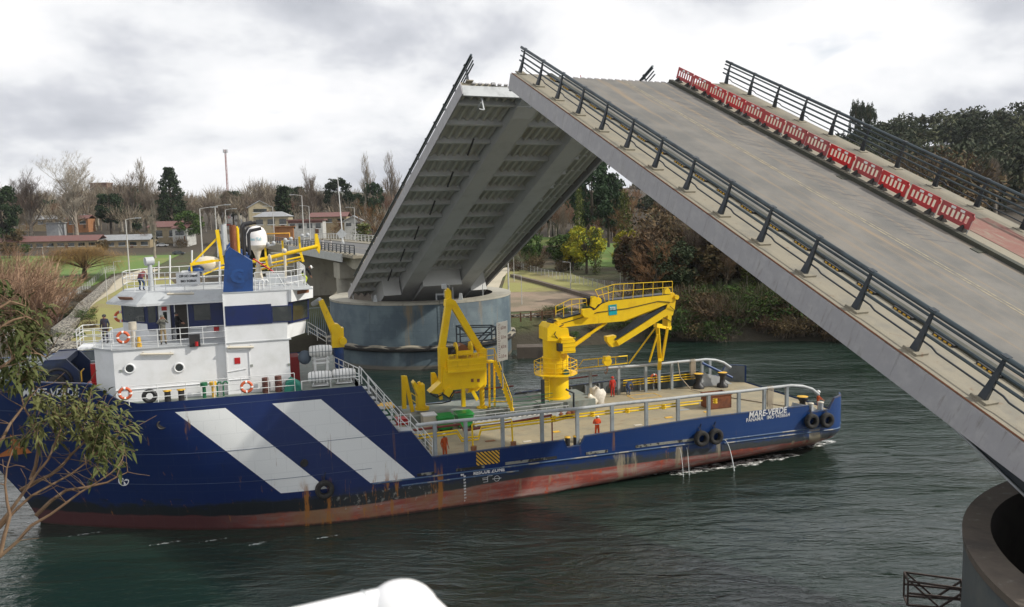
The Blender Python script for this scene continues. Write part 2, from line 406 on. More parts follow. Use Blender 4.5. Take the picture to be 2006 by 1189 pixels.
# water
def water_mat():
    m, t, b = nodes('river_water')
    tcn = N(t, 'ShaderNodeTexCoord').outputs['Object']
    rot = N(t, 'ShaderNodeMapping', {'Vector': tcn, 'Rotation': (0, 0, R(14)), 'Scale': (.42, 1.15, 1)}).outputs[0]
    h1 = nz(t, rot, .55, 3, .5, .8); h2 = nz(t, rot, 1.9, 4, .6, .6); h3 = nz(t, rot, 7, 4, .6, .3)
    patch = step(t, nz(t, N(t, 'ShaderNodeMapping', {'Vector': tcn, 'Scale': (.5, 1.4, 1)}).outputs[0], .06, 3, .6), .32, .72)
    hs = mathn(t, 'ADD', mathn(t, 'MULTIPLY', h1, .8), mathn(t, 'MULTIPLY', h2, .34))
    hs = mathn(t, 'ADD', hs, mathn(t, 'MULTIPLY', h3, .05))
    hs = mathn(t, 'MULTIPLY', hs, mathn(t, 'ADD', mathn(t, 'MULTIPLY', patch, .95), .28))
    bn = N(t, 'ShaderNodeBump', {'Strength': .68, 'Distance': .75, 'Height': hs})
    t.links.new(bn.outputs[0], b.inputs['Normal'])
    c = mixc(t, patch, (.007, .020, .014), (.018, .036, .027))
    t.links.new(c, b.inputs['Base Color'])
    b.inputs['Roughness'].default_value = .06; b.inputs['IOR'].default_value = 1.6
    return m
M['water'] = water_mat()
tag(MB().add([(-3000, -400, 0), (3000, -400, 0), (3000, 900, 0), (-3000, 900, 0)], [(0, 1, 2, 3)]).build('river_water', M['water'], origin=(0, 0, 0)), kind='structure')
def foam_mat():
    m, t, b = nodes('foam')
    tcn = N(t, 'ShaderNodeTexCoord').outputs['Object']
    f = step(t, nz(t, N(t, 'ShaderNodeMapping', {'Vector': tcn, 'Scale': (.6, 1.6, 1)}).outputs[0], 2.6, 7, .75), .49, .57)
    b.inputs['Base Color'].default_value = (.72, .74, .72, 1); b.inputs['Roughness'].default_value = .8
    t.links.new(f, b.inputs['Alpha']); return m
M['foam'] = foam_mat()
def drape(name, pa, pb, m, lift=.06, nx=24, ny=24, kind='structure', zf=None):
    """sheet lying on the ground between two lines of points"""
    def on(pl, t):
        k = t * (len(pl) - 1); i = min(int(k), len(pl) - 2); return V(pl[i]).lerp(V(pl[i + 1]), k - i)
    vs = []
    for i in range(nx + 1):
        a, b = on(pa, i / nx), on(pb, i / nx)
        for j in range(ny + 1):
            p = a.lerp(b, j / ny); vs.append((p.x, p.y, (zf or tz)(p.x, p.y) + lift))
    fs = [(i * (ny + 1) + j, (i + 1) * (ny + 1) + j, (i + 1) * (ny + 1) + j + 1, i * (ny + 1) + j + 1) for i in range(nx) for j in range(ny)]
    return tag(MB().add(vs, fs, True).build(name, m, origin=(0, 0, 0)), kind=kind)
def gp(px, py):
    z = 3.8
    for _ in range(25):
        p = at_z(px, py, z); z += (tz(p.x, p.y) - z) * .6
        if z > 15: z = 15
    return (p.x, p.y)
drape('grass_field', [(-240, 150), (-240, 285)], [(-108, 212), (-120, 300)], M['grass'], .10)
drape('grass_field', [gp(1136, 520), gp(1150, 474)], [gp(1340, 520), gp(1360, 474)], M['grass'], .12)
drape('grass_field', [gp(985, 480), gp(985, 470)], [gp(1160, 482), gp(1160, 470)], M['grass'], .14)
drape('lawn', [(-2, 152), (-1, 205)], [(20, 150), (14, 190)], M['lawn'], .09)
drape('lawn', [(-52, 96), (-62, 115), (-76, 145), (-104, 212)], [(-38, 104), (-44, 122), (-58, 150), (-90, 216)], M['lawn'], .10)
drape('dirt_lot', [(-4, 121), (-4, 154)], [(18, 124), (22, 152)], M['dirt'], .07)
drape('footpath', [(-66, 118), (-80, 150), (-97, 196), (-112, 250)], [(-63.5, 118), (-76, 150), (-92, 196), (-106, 250)], M['path'], .16)
drape('footpath', [gp(936, 556), gp(960, 540), gp(1000, 520)], [gp(975, 572), gp(985, 545), gp(1012, 522)], M['path'], .18)
# distant hills
mb = MB(); vs = []
HX = [(-3800 + 60 * i) for i in range(130)]
for x in HX:
    h = 66 + 40 * noise.noise(V((x * .0012, 0, 1))) + 25 * noise.noise(V((x * .004, 2, 1)))
    h += 42 * math.exp(-((x + 720) / 330) ** 2) - 30 * S(500, 1200, x)
    for (y, k) in ((2300, 0), (2700, .75), (3000, 1), (3600, .6)): vs.append((x, y, 30 + (h - 30) * k))
mb.add(vs, [(i * 4 + j, i * 4 + 4 + j, i * 4 + 5 + j, i * 4 + 1 + j) for i in range(len(HX) - 1) for j in range(3)], True)
tag(mb.build('distant_hills', mat('wooded_hill', (.045, .055, .03), .95, col2=(.06, .055, .035), scale=.01), origin=(0, 0, 0)), kind='structure')
# ================================================================ BRIDGE
BAZ = -.4278
BX = V((math.cos(BAZ), -math.sin(BAZ), 0)); BY = V((math.sin(BAZ), math.cos(BAZ), 0))
def leaf_axes(az, el, away):
    c = V((math.cos(az), -math.sin(az), 0))
    h = V((math.sin(az), math.cos(az), 0))
    d = h * (1 if away else -1) * math.cos(el) + V((0, 0, math.sin(el)))       # root -> tip
    n = -h * (1 if away else -1) * math.sin(el) + V((0, 0, math.cos(el)))
    return c, d, n
LLEN = 47.0
def build_leaf(label, tip, az, el, away, near_rail, n_post):
    c, d, n = leaf_axes(az, el, away)
    sg = -1 if away else 1                        # local y runs along +h; s is distance from the tip
    yax = -sg * d
    yax = d if away else -d
    Mx = Matrix(((c.x, yax.x, n.x, tip.x), (c.y, yax.y, n.y, tip.y), (c.z, yax.z, n.z, tip.z), (0, 0, 0, 1)))
    P = lambda x, s, h: V((x, sg * s, h))
    rootm = Mx @ Matrix.Translation((8.6, sg * LLEN, 0))
    root = empty('bascule_leaf', rootm, label, 'bridge leaf', 'raised bridge leaves')
    def B(mb, x0, x1, s0, s1, h0, h1): return mb.bx(x0, x1, min(sg * s0, sg * s1), max(sg * s0, sg * s1), h0, h1)
    L = LLEN
    # top surfaces
    mb = MB(); B(mb, 2.35, 12.1, 0.15, L, -.22, 0); mb.build('roadway', M['asphalt'], root, Mx)
    mb = MB(); B(mb, -.70, 2.0, 0, L, -.2, .06); mb.build('edge_walkway', M['walk'], root, Mx)
    mb = MB(); B(mb, 12.45, 17.9, 0, L, -.2, .10); mb.build('footway', M['walk'], root, Mx)
    mb = MB(); B(mb, 13.6, 16.6, 24.6, L, .11, .118); mb.build('cycle_lane', M['redwalk'], root, Mx)
    mb = MB(); B(mb, 2.0, 2.35, 0, L, -.2, .20); B(mb, 12.1, 12.45, 0, L, -.2, .22)
    for i in range(1, 20): B(mb, 11.6, 12.1, i * 2.3, i * 2.3 + .5, 0, .035) if i % 4 == 0 else None
    mb.build('kerb', M['kerb'], root, Mx)
    mb = MB(); B(mb, 7.86, 7.96, .3, L, .001, .006); B(mb, 8.10, 8.20, .3, L, .001, .006); mb.build('centre_line', M['line'], root, Mx)
    for i in range(24 if away else 0):
        s = .8 + i * 1.95; mb = MB(); B(mb, 1.82, 2.0, s, s + .95, .062, .16); km = mb.build('kerb_marker', M['black'], root, Mx)
        for k in range(4): mb = MB(); B(mb, 1.79, 1.818, s + .08 + k * .22, s + .2 + k * .22, .07, .13); mb.build('reflector', M['gold'], km, Mx)
    mb = MB()                     # rusty edge bead
    B(mb, -.72, -.66, 0, L, .06, .085); mb.build('edge_bead', M['rust'], root, Mx)
    # fascias
    mb = MB()
    for x in (-.78, 17.9):
        B(mb, x, x + .08, 0, L, -1.0, .03)
        for k in range(1, 8): B(mb, x - .006 if x < 0 else x + .08, x if x < 0 else x + .086, k * 5.8, k * 5.8 + .015, -1, .02)
    B(mb, 17.7, 17.9, 0, L, -1.0, -.97)
    mb.build('fascia', M['fascia'], root, Mx)
    # tip end beam with teeth
    mb = MB(); B(mb, -.7, 17.9, -.02, .14, -1.15, -.21); mb.build('end_beam', M['lgrey'], root, Mx)
    mb = MB()
    for k in range(31): B(mb, .2 + k * .57, .2 + k * .57 + .3, -.22, .0, -.12, -.02)
    mb.build('expansion_teeth', M['fascia'], root, Mx)
    # ribbed deck soffit: V ribs
    vs = []; fs = []; ribs = [(-.6 + .76 * i) for i in range(24)]
    prof = []
    for x in ribs: prof += [(x, -.24), (x + .16, -.24), (x + .28, -.54), (x + .48, -.54), (x + .60, -.24)]
    mb = MB(); k = len(prof)
    mb.add([P(x, .16, h) for x, h in prof] + [P(x, L, h) for x, h in prof], [(i, i + 1, k + i + 1, k + i) for i in range(k - 1)])
    mb.build('ribbed_soffit', M['under2'], root, Mx)
    # cross beams
    for i in range(15):
        s = 1.6 + i * 3.05
        mb = MB(); dp = .92
        B(mb, -.65, 13.6, s, s + .05, -dp, -.22); B(mb, -.65, 13.6, s - .10, s + .15, -dp - .05, -dp); B(mb, 13.66, 15.3, s, s + .05, -.75, -.22); B(mb, 13.66, 15.3, s - .08, s + .13, -.8, -.75); B(mb, 15.3, 17.8, s, s + .05, -.45, -.22)
        mb.build('cross_beam', M['under'], root, Mx)
    # box girders, deeper towards the root
    for gx in (4.6, 11.9):
        mb = MB(); w = 1.75
        secs = [(1.1, 1.3), (2.6, 1.5), (20, 1.85), (38, 2.45), (L, 3.1)]
        vs = []
        for s, dp in secs: vs += [P(gx, s, -.25), P(gx + w, s, -.25), P(gx + w, s, -dp), P(gx, s, -dp)]
        fs = [(0, 1, 2, 3)]
        for i in range(len(secs) - 1):
            for j in range(4): fs.append((i * 4 + j, i * 4 + (j + 1) % 4, i * 4 + 4 + (j + 1) % 4, i * 4 + 4 + j))
        mb.add(vs, fs)
        for i in range(len(secs) - 1):      # lower flange lip
            (s0, a), (s1, b) = secs[i], secs[i + 1]
            for x0 in (gx - .12, gx + w + .02):
                mb.add([P(x0, s0, -a), P(x0 + .10, s0, -a), P(x0 + .10, s1, -b), P(x0, s1, -b), P(x0, s0, -a + .05), P(x0 + .1, s0, -a + .05), P(x0 + .1, s1, -b + .05), P(x0, s1, -b + .05)], [(0, 1, 2, 3), (4, 5, 6, 7), (0, 1, 5, 4), (2, 3, 7, 6), (1, 2, 6, 5), (0, 3, 7, 4)])
        g = mb.build('box_girder', M['under'], root, Mx)
        mb = MB(); B(mb, gx - .05, gx + w + .05, -.35, 1.1, -1.25, -.6); mb.build('lock_nose', M['lgrey'], g, Mx)
    if away:
        mb = MB(); pr_ = [(26, .9), (31, 1.15), (36, 1.9), (42, 2.7), (L, 3.3)]
        vs = [P(x, s, -h) for s, h in pr_ for x in (1.0, 1.5)] + [P(x, s, -.25) for s, h in pr_ for x in (1.0, 1.5)]; n_ = len(pr_)
        fs = []
        for i in range(n_ - 1): a = i * 2; b = 2 * n_ + a; fs += [(a, a + 1, a + 3, a + 2), (a, a + 2, b + 2, b), (a + 1, a + 3, b + 3, b + 1)]
        mb.add(vs, fs).build('root_girder', M['darksteel'], root, Mx)
        mb = MB(); mb.tube([P(.95, s, -h) for s, h in pr_], .05, 5); mb.build('root_girder_flange', M['lgrey'], root, Mx)
        random.seed(12); mb = MB()
        for i in range(46):
            s = 1.5 + i * .55 + random.uniform(0, .3); x0 = 8.9 + random.uniform(0, .8); x1 = x0 + random.uniform(1, 2.4); a, b = P(x0, s, .004), P(min(x1, 11.9), s + random.uniform(.3, 1.3), .004)
            w = (b - a).cross(V((0, 0, 1))).normalized() * random.uniform(.02, .05); mb.add([a - w, a + w, b + w * .4, b - w * .4], [(0, 1, 2, 3)])
        mb.build('tar_marks', mat('tar', (.10, .10, .105), .8), root, Mx)
    # side brackets between girder and edge
    for i in range(15):
        s = 1.6 + i * 3.05
        if i % 2 == 0 and i > 0:
            mb = MB(); mb.beam(P(2.6, s - .9, -1.0), P(2.3, s + .5, -1.9), .12, .12); mb.build('damper_strut', M['black'], root, Mx)
    mb = MB()
    for x in (1.0, 8.8):
        mb.beam(P(x, .4, -.9), P(x, .4, -2.2), .1, .12); mb.beam(P(x - .1, .4, -1.5), P(x - .1, 1.3, -1.5), .1, .1); mb.beam(P(x, .4, -2.2), P(x - .4, .4, -2.1), .08, .08)
    mb.build('guide_bracket', M['lgrey'], root, Mx)
    mb = MB(); B(mb, 6.6, 11.7, 38.5, L, -3.0, -.6); B(mb, 2.2, 4.4, 41, L, -3.0, -.6); B(mb, 13.8, 16, 41, L, -3.0, -.6); mb.build('counterweight', M['under'], root, Mx)
    mb = MB()
    for gx in (4.6, 11.9):
        mb.cyl(P(gx - .5, L - 1.5, -2.5), P(gx + 2.3, L - 1.5, -2.5), .7, n=16)
    mb.build('trunnion', M['black'], root, Mx)
    # railings
    for x, mt, pm, first, cnt, inn in ((0, M['bluerail'], M['darksteel'], .0, 16, 1), (17.3, M['bluerail'], M['darksteel'], .0, 16, -1)):
        mb = MB()
        zt = 1.72
        for (hh, rr, off) in ((zt - .04, .10, .0), (zt - .26, .055, .04), (zt - .58, .06, .04), (zt - .90, .06, .02)):
            mb.tube([P(x + inn * off, -.55 if away else -1.5, hh), P(x + inn * off, L - 1.5, hh)], rr, 8)
        rl = mb.build('railing', mt, root, Mx)
        mb = MB()                                # lowest kinked rail, bay by bay
        for i in range(cnt - 1):
            s = first + i * 2.9
            mb.tube([P(x, s + .1, .56), P(x, s + .5, .55), P(x, s + .75, .47), P(x, s + 2.9, .46)], .036, 6)
        mb.build('lower_rail', M['darksteel'], rl, Mx)
        for i in range(cnt):
            s = first + i * 2.9; mb = MB()
            a = inn * .10
            # tapering leaning plate post
            vs = []
            for (h, w, xo) in ((.09, .30, -inn * .10), (.6, .23, -inn * .03), (1.2, .16, 0), (zt + .03, .10, 0)):
                for (dx_, ds) in ((-w / 2 * .55, -w / 2), (w / 2 * .55, -w / 2), (w / 2 * .55, w / 2), (-w / 2 * .55, w / 2)): vs.append(P(x + xo + dx_, s + ds, h))
            fs = [(0, 1, 2, 3), (12, 13, 14, 15)] + [(r4 * 4 + j, r4 * 4 + (j + 1) % 4, r4 * 4 + 4 + (j + 1) % 4, r4 * 4 + 4 + j) for r4 in range(3) for j in range(4)]
            mb.add(vs, fs); B(mb, x - .13, x + .13, s - .13, s + .13, zt + .03, zt + .05)
            mb.build('post', pm, rl, Mx)
        for i in range(cnt):
            s = first + i * 2.9; mb = MB(); B(mb, x - .30, x + .30, s - .32, s + .32, .055, .14); mb.build('post_footing', M['walk'], rl, Mx)
    return root, Mx, sg
P0R = V((.9642, 57.3815, 27.9374))
rleaf, RM, _ = build_leaf('grey bridge leaf rising from the right, its road surface and both railings in view', P0R, -.4301, .4318, True, True, 16)
c2, d2_, n2_ = leaf_axes(-.4259, .4447, False)
P0L = V((-3.71, 67.96, 29.08)) + c2 * .72
lleaf, LM, _ = build_leaf('grey bridge leaf standing on the round pier, its ribbed underside turned to the viewer', P0L, -.4259, .4447, False, True, 16)
# red barriers on the right leaf's footway, and two on the left leaf
def barrier_proto(mx, label):
    b = empty('barrier', mx, label, 'barrier', 'red plastic barriers on the raised leaf')
    mb = MB(); w, h0, h1 = 1.84, .22, 1.05
    mb.bx(-w / 2, w / 2 - .12, -.025, .025, h0, h0 + .22); mb.bx(-w / 2, w / 2 - .02, -.025, .025, h1 - .22, h1)
    for i in range(7): mb.bx(-w / 2 + .02 + i * .27, -w / 2 + .12 + i * .27, -.022, .022, h0 + .2, h1 - .2)
    mb.bx(w / 2 - .14, w / 2 + .02, -.03, .03, h0, h1 - .12); mb.bx(-w / 2 - .02, -w / 2 + .08, -.03, .03, h0, h1)
    mb.poly([(w / 2 - .14, -.025, h1 - .22), (w / 2 + .06, -.025, h1 - .32), (w / 2 + .06, -.025, h1 - .14), (w / 2 - .1, -.025, h1)], (0, .05, 0))
    mb.build('panel', M['red'], b, mx)
    for x in (-.25, .28):
        mb = MB(); mb.bx(x - .13, x + .13, -.032, -.027, h1 - .17, h1 - .05); mb.build('reflective_plate', M['whitep'], b, mx)
    for x in (-.62, .60):
        mb = MB(); mb.poly([(x - .16, -.3, 0), (x + .16, -.3, 0), (x + .1, -.3, .07), (x, -.06, .30), (x - .1, -.3, .07)], (0, .0, 0)) if 0 else mb.add([(x - .17, -.34, 0), (x + .17, -.34, 0), (x + .17, .34, 0), (x - .17, .34, 0), (x - .05, -.04, .34), (x + .05, -.04, .34), (x + .05, .04, .34), (x - .05, .04, .34)], [(0, 1, 2, 3), (4, 5, 6, 7), (0, 1, 5, 4), (1, 2, 6, 5), (2, 3, 7, 6), (3, 0, 4, 7)])
        mb.build('foot', M['rubber'], b, mx)
    mb = MB(); mb.cyl((w / 2 + .0, 0, 0), (w / 2 + .0, 0, h1 - .25), .03, n=6); mb.build('hinge_post', M['lgrey'], b, mx)
    return b
BARL = ['at the top end of the row', 'second from the top end', 'third from the top end', 'fourth from the top end', 'fifth from the top end', 'sixth from the top end', 'seventh from the top end, midway along', 'sixth from the low end', 'fifth from the low end', 'fourth from the low end', 'third from the low end', 'second from the low end', 'at the low end of the row beside the red cycle lane']
bp = None
for i in range(13):
    s = .9 + i * 2.04
    # local frame: x along the row (down the slope), y across the deck
    mx = RM @ Matrix.Translation((12.78 + .05 * math.sin(i * 2.3), -s, .11)) @ Matrix.Rotation(R(-90 + 2.2 + 1.4 * math.sin(i * 1.7)), 4, 'Z')
    lab = 'red plastic barrier %s on the right leaf' % BARL[i] if i < 12 else 'red plastic barrier at the low end of the row beside the red cycle lane'
    if bp is None: bp = barrier_proto(mx, lab)
    else: copy_tree(bp, mx, lab)
mx = LM @ Matrix.Translation((10.9, .5, .1)) @ Matrix.Rotation(R(60), 4, 'Z')
copy_tree(bp, mx, 'red barrier whose tip peeks over the far leaf behind the road crest')
# piers
def drum_mat():
    m, t, b = nodes('pier_wall_paint')
    tcn = N(t, 'ShaderNodeTexCoord').outputs['Object']
    zc = N(t, 'ShaderNodeSeparateXYZ', {0: tcn}).outputs[2]
    st = N(t, 'ShaderNodeMapping', {'Vector': tcn, 'Scale': (1, 1, .12)}).outputs[0]
    c = mixc(t, step(t, nz(t, tcn, .35, 5, .6), .4, .65), (.045, .070, .088), (.085, .12, .135))
    c = mixc(t, step(t, nz(t, st, 1.1, 6, .7), .56, .75), c, (.03, .042, .05))
    c = mixc(t, step(t, nz(t, st, .28, 5, .7), .60, .72), c, (.15, .12, .075))
    c = mixc(t, step(t, nz(t, st, 2.6, 5, .8), .66, .75), c, (.36, .40, .41))
    low = mixc(t, nz(t, N(t, 'ShaderNodeMapping', {'Vector': tcn, 'Scale': (1, 1, 3)}).outputs[0], .5, 5, .6), (.045, .05, .045), (.15, .13, .10))
    c = mixc(t, step(t, zc, 2.6, 2.3), c, low)
    t.links.new(c, b.inputs['Base Color']); b.inputs['Roughness'].default_value = .7
    w = N(t, 'ShaderNodeTexWave', {'Vector': tcn, 'Scale': .38, 'Distortion': .1}, bands_direction='Z', wave_profile='SAW').outputs['Fac']
    bn = N(t, 'ShaderNodeBump', {'Strength': .25, 'Distance': .05, 'Height': step(t, w, .0, .08)}); t.links.new(bn.outputs[0], b.inputs['Normal'])
    return m
M['drum'] = drum_mat()
def pier(c, Ro, Ri, top, label, rz=0, rim='conc', ioff=(0, 0), wall='drum'):
    p = empty('bridge_pier', TR((c[0], c[1], -2), rz), label, 'bridge pier', 'round bridge piers')
    mx = TR((c[0], c[1], 0), rz)
    MB().lathe([(Ro, -3), (Ro, top - .25), (Ro - .02, top - .24)], n=96).build('wall', M[wall], p, mx)
    n = 96; ang = [2 * math.pi * i / n for i in range(n)]; vs = []
    for r_, z_, o_ in ((Ro + .04, top - .26, 0), (Ro + .06, top, 0), (Ri, top, 1)): vs += [V((math.cos(a) * r_ + ioff[0] * o_, math.sin(a) * r_ + ioff[1] * o_, z_)) for a in ang]
    MB().add(vs, [(j * n + i, j * n + (i + 1) % n, (j + 1) * n + (i + 1) % n, (j + 1) * n + i) for j in range(2) for i in range(n)]).build('rim', M[rim], p, mx)
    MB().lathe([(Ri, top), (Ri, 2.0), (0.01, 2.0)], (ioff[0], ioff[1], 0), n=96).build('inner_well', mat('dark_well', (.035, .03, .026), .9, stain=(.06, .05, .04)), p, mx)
    mb = MB(); mb.torus((0, 0, 2.55), Ro + .32, .34, n=72, m=10); mb.build('fender_ring', M['rubber'], p, mx)
    mb = MB()
    for k in range(18):
        a = k * 2 * math.pi / 18
        pts = []
        for i in range(9):
            t = i / 8; aa = a + t * .32; hh = 2.75 + .28 * math.sin(math.pi * t)
            pts.append((aa, hh))
        vs = [V((math.cos(aa) * (Ro + r_), math.sin(aa) * (Ro + r_), h - dz)) for (aa, h) in pts for (r_, dz) in ((.02, .02), (.62, .12))]
        mb.add(vs, [(i * 2, i * 2 + 1, i * 2 + 3, i * 2 + 2) for i in range(8)])
        vs = [V((math.cos(aa) * (Ro + .62), math.sin(aa) * (Ro + .62), h - dz)) for (aa, h) in pts for dz in (.12, .26)]
        mb.add(vs, [(i * 2, i * 2 + 1, i * 2 + 3, i * 2 + 2) for i in range(8)])
    mb.build('fender_bracket', mat('weathered_fender_lip', (.30, .27, .21), .8), p, mx)
    return p, mx
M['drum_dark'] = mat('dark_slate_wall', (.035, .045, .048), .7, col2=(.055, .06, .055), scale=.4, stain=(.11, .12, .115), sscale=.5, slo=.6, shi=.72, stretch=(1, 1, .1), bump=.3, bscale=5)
M['conc_dark'] = mat('shaded_weathered_concrete', (.10, .08, .062), .85, col2=(.055, .045, .038), scale=.5, stain=(.16, .15, .13), sscale=.4, slo=.56, shi=.7, bump=.5, bscale=5)  # leaf's shade on the near rim put into the concrete colour, plus weathering
pf, pfm = pier((-12.2, 110.2), 12.0, 9.6, 8.1, 'blue grey round concrete pier behind the yellow frame, carrying the far bridge leaf')
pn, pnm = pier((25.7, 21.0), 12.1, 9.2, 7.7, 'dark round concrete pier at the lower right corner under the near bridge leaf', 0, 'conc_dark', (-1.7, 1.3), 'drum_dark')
def ladder(mb, p, q, side, w=.5, step_=.35):
    p, q, side = V(p), V(q), V(side).normalized() * w / 2
    mb.tube([p - side, q - side], .03, 5); mb.tube([p + side, q + side], .03, 5)
    n = int((q - p).length / step_)
    for i in range(1, n): c = p.lerp(q, i / n); mb.cyl(c - side, c + side, .018, n=4)
    return mb
mb = MB(); a = R(-72); ladder(mb, (math.cos(a) * 12.15, math.sin(a) * 12.15, 2.6), (math.cos(a) * 12.15, math.sin(a) * 12.15, 8.6), (-math.sin(a), math.cos(a), 0))
a += .035; mb.tube([(math.cos(a) * 12.15, math.sin(a) * 12.15, 2.6), (math.cos(a) * 12.15, math.sin(a) * 12.15, 8.6)], .03, 5)
mb.build('ladder', M['black'], pf, pfm)
mb = MB()
for a in (-R(60), -R(145), -R(30), R(170)):
    mb.cyl((math.cos(a) * 9.8, math.sin(a) * 9.8, 8.1), (math.cos(a) * 9.8, math.sin(a) * 9.8, 9.6), .05)
mb.build('rim_post', M['lgrey'], pf, pfm)
mb = MB(); mb.box((3.5, -8.2, 8.3), (1.5, .6, 1.1)); mb.build('control_cabinet', M['lgrey'], pf, pfm)
mb = MB(); mb.box((3.5, -8.52, 8.3), (1.1, .04, .7)); mb.build('cabinet_grille', M['darksteel'], pf, pfm)
for x in (-4.6, 5.9): MB().poly([(x - .5, -9.4, 6.6), (x + .5, -9.4, 6.6), (x + .15, -9.4, 8.9), (x - .15, -9.4, 8.9)], (0, .5, 0)).build('bearing_stool', M['lgrey'], pf, pfm)
mb = MB(); mb.torus((-11.1, .9, 7.74), .36, .03, n=20, m=5); mb.build('cover_ring', M['black'], pn, pnm)
mb = MB(); mb.poly([(-11.9, -.9, 7.62), (-9.3, -1.2, 7.62), (-9.0, -3.4, 7.62), (-10.9, -4.4, 7.62)], (0, 0, .16)); mb.build('plank_cover', M['lgrey'], pn, pnm)
# steel guide frames by both piers
def guide_frame(c, rz, label, sc=1, parent=None):
    mx = TR(c, rz, sc); mb = MB(); T = .13
    a, b, w = (0, 0), (4.2, 0), 1.6
    P3 = lambda x, y, z: V((x, y, z))
    for y in (0, w):
        for p, q in (((0, y, 0), (0, y, 1.9)), ((0, y, 1.9), (4, y, 1.7)), ((0, y, 0), (4, y, .1)), ((4, y, .1), (4, y, 1.7)), ((.2, y, 1.8), (2.2, y, .05)), ((2.2, y, .05), (4, y, 1.6)), ((0, y, .95), (4, y, .9))): mb.beam(p, q, T, T)
    for x, z in ((0, 0), (0, 1.9), (4, 1.7), (4, .1)): mb.beam((x, 0, z), (x, w, z), T, T)
    o = mb.build('guide_frame', mat('rusty_dark_frame', (.06, .042, .035), .8) if c[1] < 60 else M['darksteel'], parent, mx)
    return tag(o, label, 'steel frame')
q = at_z(1868, 1152, 1.4); guide_frame((q.x - 1.75, q.y + .6, .35), R(-16), 'rusty steel guide frame over the water by the lower right pier', .6)
q = at_z(985, 676, 3.0); guide_frame((q.x - 5.0, q.y - .5, 3.2), R(18), 'dark steel guide frame against the round pier behind the white height board', 1.1)
mb = MB(); mb.box((3.0, 105.5, .7), (5, 2.6, 1.5)); 
tag(mb.build('landing_block', M['conc_dark']), 'low concrete landing beside the round pier at the water edge', 'concrete block')
# approach viaduct and road
DECKZ = 13.2
q0 = at_z(691, 503, DECKZ) ; q0.z = 0
def road_pt(s):
    """left edge of the approach road"""
    if s <= 50: p = q0 + BY * s; z = DECKZ
    else:
        a0 = BAZ; t = s - 50
        # gentle bend to the right
        k = min(t, 240) / 240; a = a0 + .5 * k * .075 * (1 if t > 0 else 0)
        a1 = a0 + .085
        p = q0 + BY * 50
        n = 12
        for i in range(n):
            tt = t * (i + .5) / n; aa = a0 + .085 * S(0, 260, tt)
            p = p + V((math.sin(aa), math.cos(aa), 0)) * (t / n)
        zt = tz(p.x, p.y) + .25
        z = DECKZ + (zt - DECKZ) * S(30, 260, t)
        z = max(z, zt) if t > 150 else z
    return p, z
def road_dir(s):
    a, _ = road_pt(s); b, _ = road_pt(s + 1); d = (b - a).normalized(); return d, V((d.y, -d.x, 0))
SS = [0, 6, 12, 20, 30, 40, 50, 65, 80, 100, 120, 150, 180, 220, 260, 320, 380, 450, 520, 600, 700, 820, 950, 1100]
def strip(x0, x1, h0, h1, s0=0, s1=1100, mbx=None, nn=None):
    mb = mbx or MB(); ss = [s for s in SS if s0 <= s <= s1]; vs = []
    for s in ss:
        p, z = road_pt(s); d, r = road_dir(s)
        for x, h in ((x0, h0), (x1, h0), (x1, h1), (x0, h1)): vs.append(p + r * x + V((0, 0, z + h)))
    fs = [(0, 1, 2, 3), tuple(len(vs) - 4 + i for i in range(4))]
    for i in range(len(ss) - 1):
        for j in range(4): fs.append((i * 4 + j, i * 4 + (j + 1) % 4, i * 4 + 4 + (j + 1) % 4, i * 4 + 4 + j))
    return mb.add(vs, fs)
tag(strip(2.4, 14.5, -1.2, 0, 50, 1100).build('road', M['road'], origin=(0, 0, 0)), kind='structure')
tag(strip(0, 2.4, -1.2, .14, 50, 1100).build('pavement', M['walk'], origin=(0, 0, 0)), kind='structure')
tag(strip(14.5, 17.5, -1.2, .14, 50, 1100).build('pavement', M['walk'], origin=(0, 0, 0)), kind='structure')
tag(strip(8.3, 8.5, .004, .01, 0, 1100).build('road_marking', M['line'], origin=(0, 0, 0)), kind='structure')
va = empty('approach_viaduct', Matrix.Translation(q0 + V((0, 0, 3))), 'pale concrete approach viaduct behind the far round pier', 'viaduct')
strip(2.4, 14.5, -.25, 0, 0, 50).build('roadway', M['road'], va)
strip(0, 2.4, -.25, .14, 0, 50).build('walkway', M['walk'], va)
strip(14.5, 17.5, -.25, .14, 0, 50).build('walkway', M['walk'], va)
strip(-.15, 0, -1.0, .16, 4, 50).build('fascia', M['lgrey'], va)
vm = Matrix(((BX.x, BY.x, 0, q0.x), (BX.y, BY.y, 0, q0.y), (0, 0, 1, 0), (0, 0, 0, 1)))
mb = MB()   # haunched girders
prof = [(0, DECKZ - 1.9), (5, DECKZ - 2.0), (12, DECKZ - 1.1), (26, DECKZ - 1.0), (50, DECKZ - 1.6), (50, DECKZ - .3), (0, DECKZ - .3)]
for x in (1.2, 6.2, 11.2, 15.6): mb.poly([(x, s, z) for s, z in prof], (.5, 0, 0))
mb.build('girder', M['conc'], va, vm)
mb = MB(); mb.bx(.3, 17.2, 9.5, 13.5, DECKZ - 3.6, DECKZ - 1.3); mb.build('pier_cap', M['conc'], va, vm)
mb = MB(); mb.bx(1.2, 16, 10.4, 12.6, 0, DECKZ - 3.6); mb.cyl((1.3, 11.5, 0), (1.3, 11.5, DECKZ - 3.6), 1.1, n=20); mb.cyl((16, 11.5, 0), (16, 11.5, DECKZ - 3.6), 1.1, n=20); mb.build('pier_wall', M['conc'], va, vm)
mb = MB(); mb.bx(-2, 17.5, 46, 60, 0, DECKZ - 1.3); mb.build('abutment', M['conc'], va, vm)
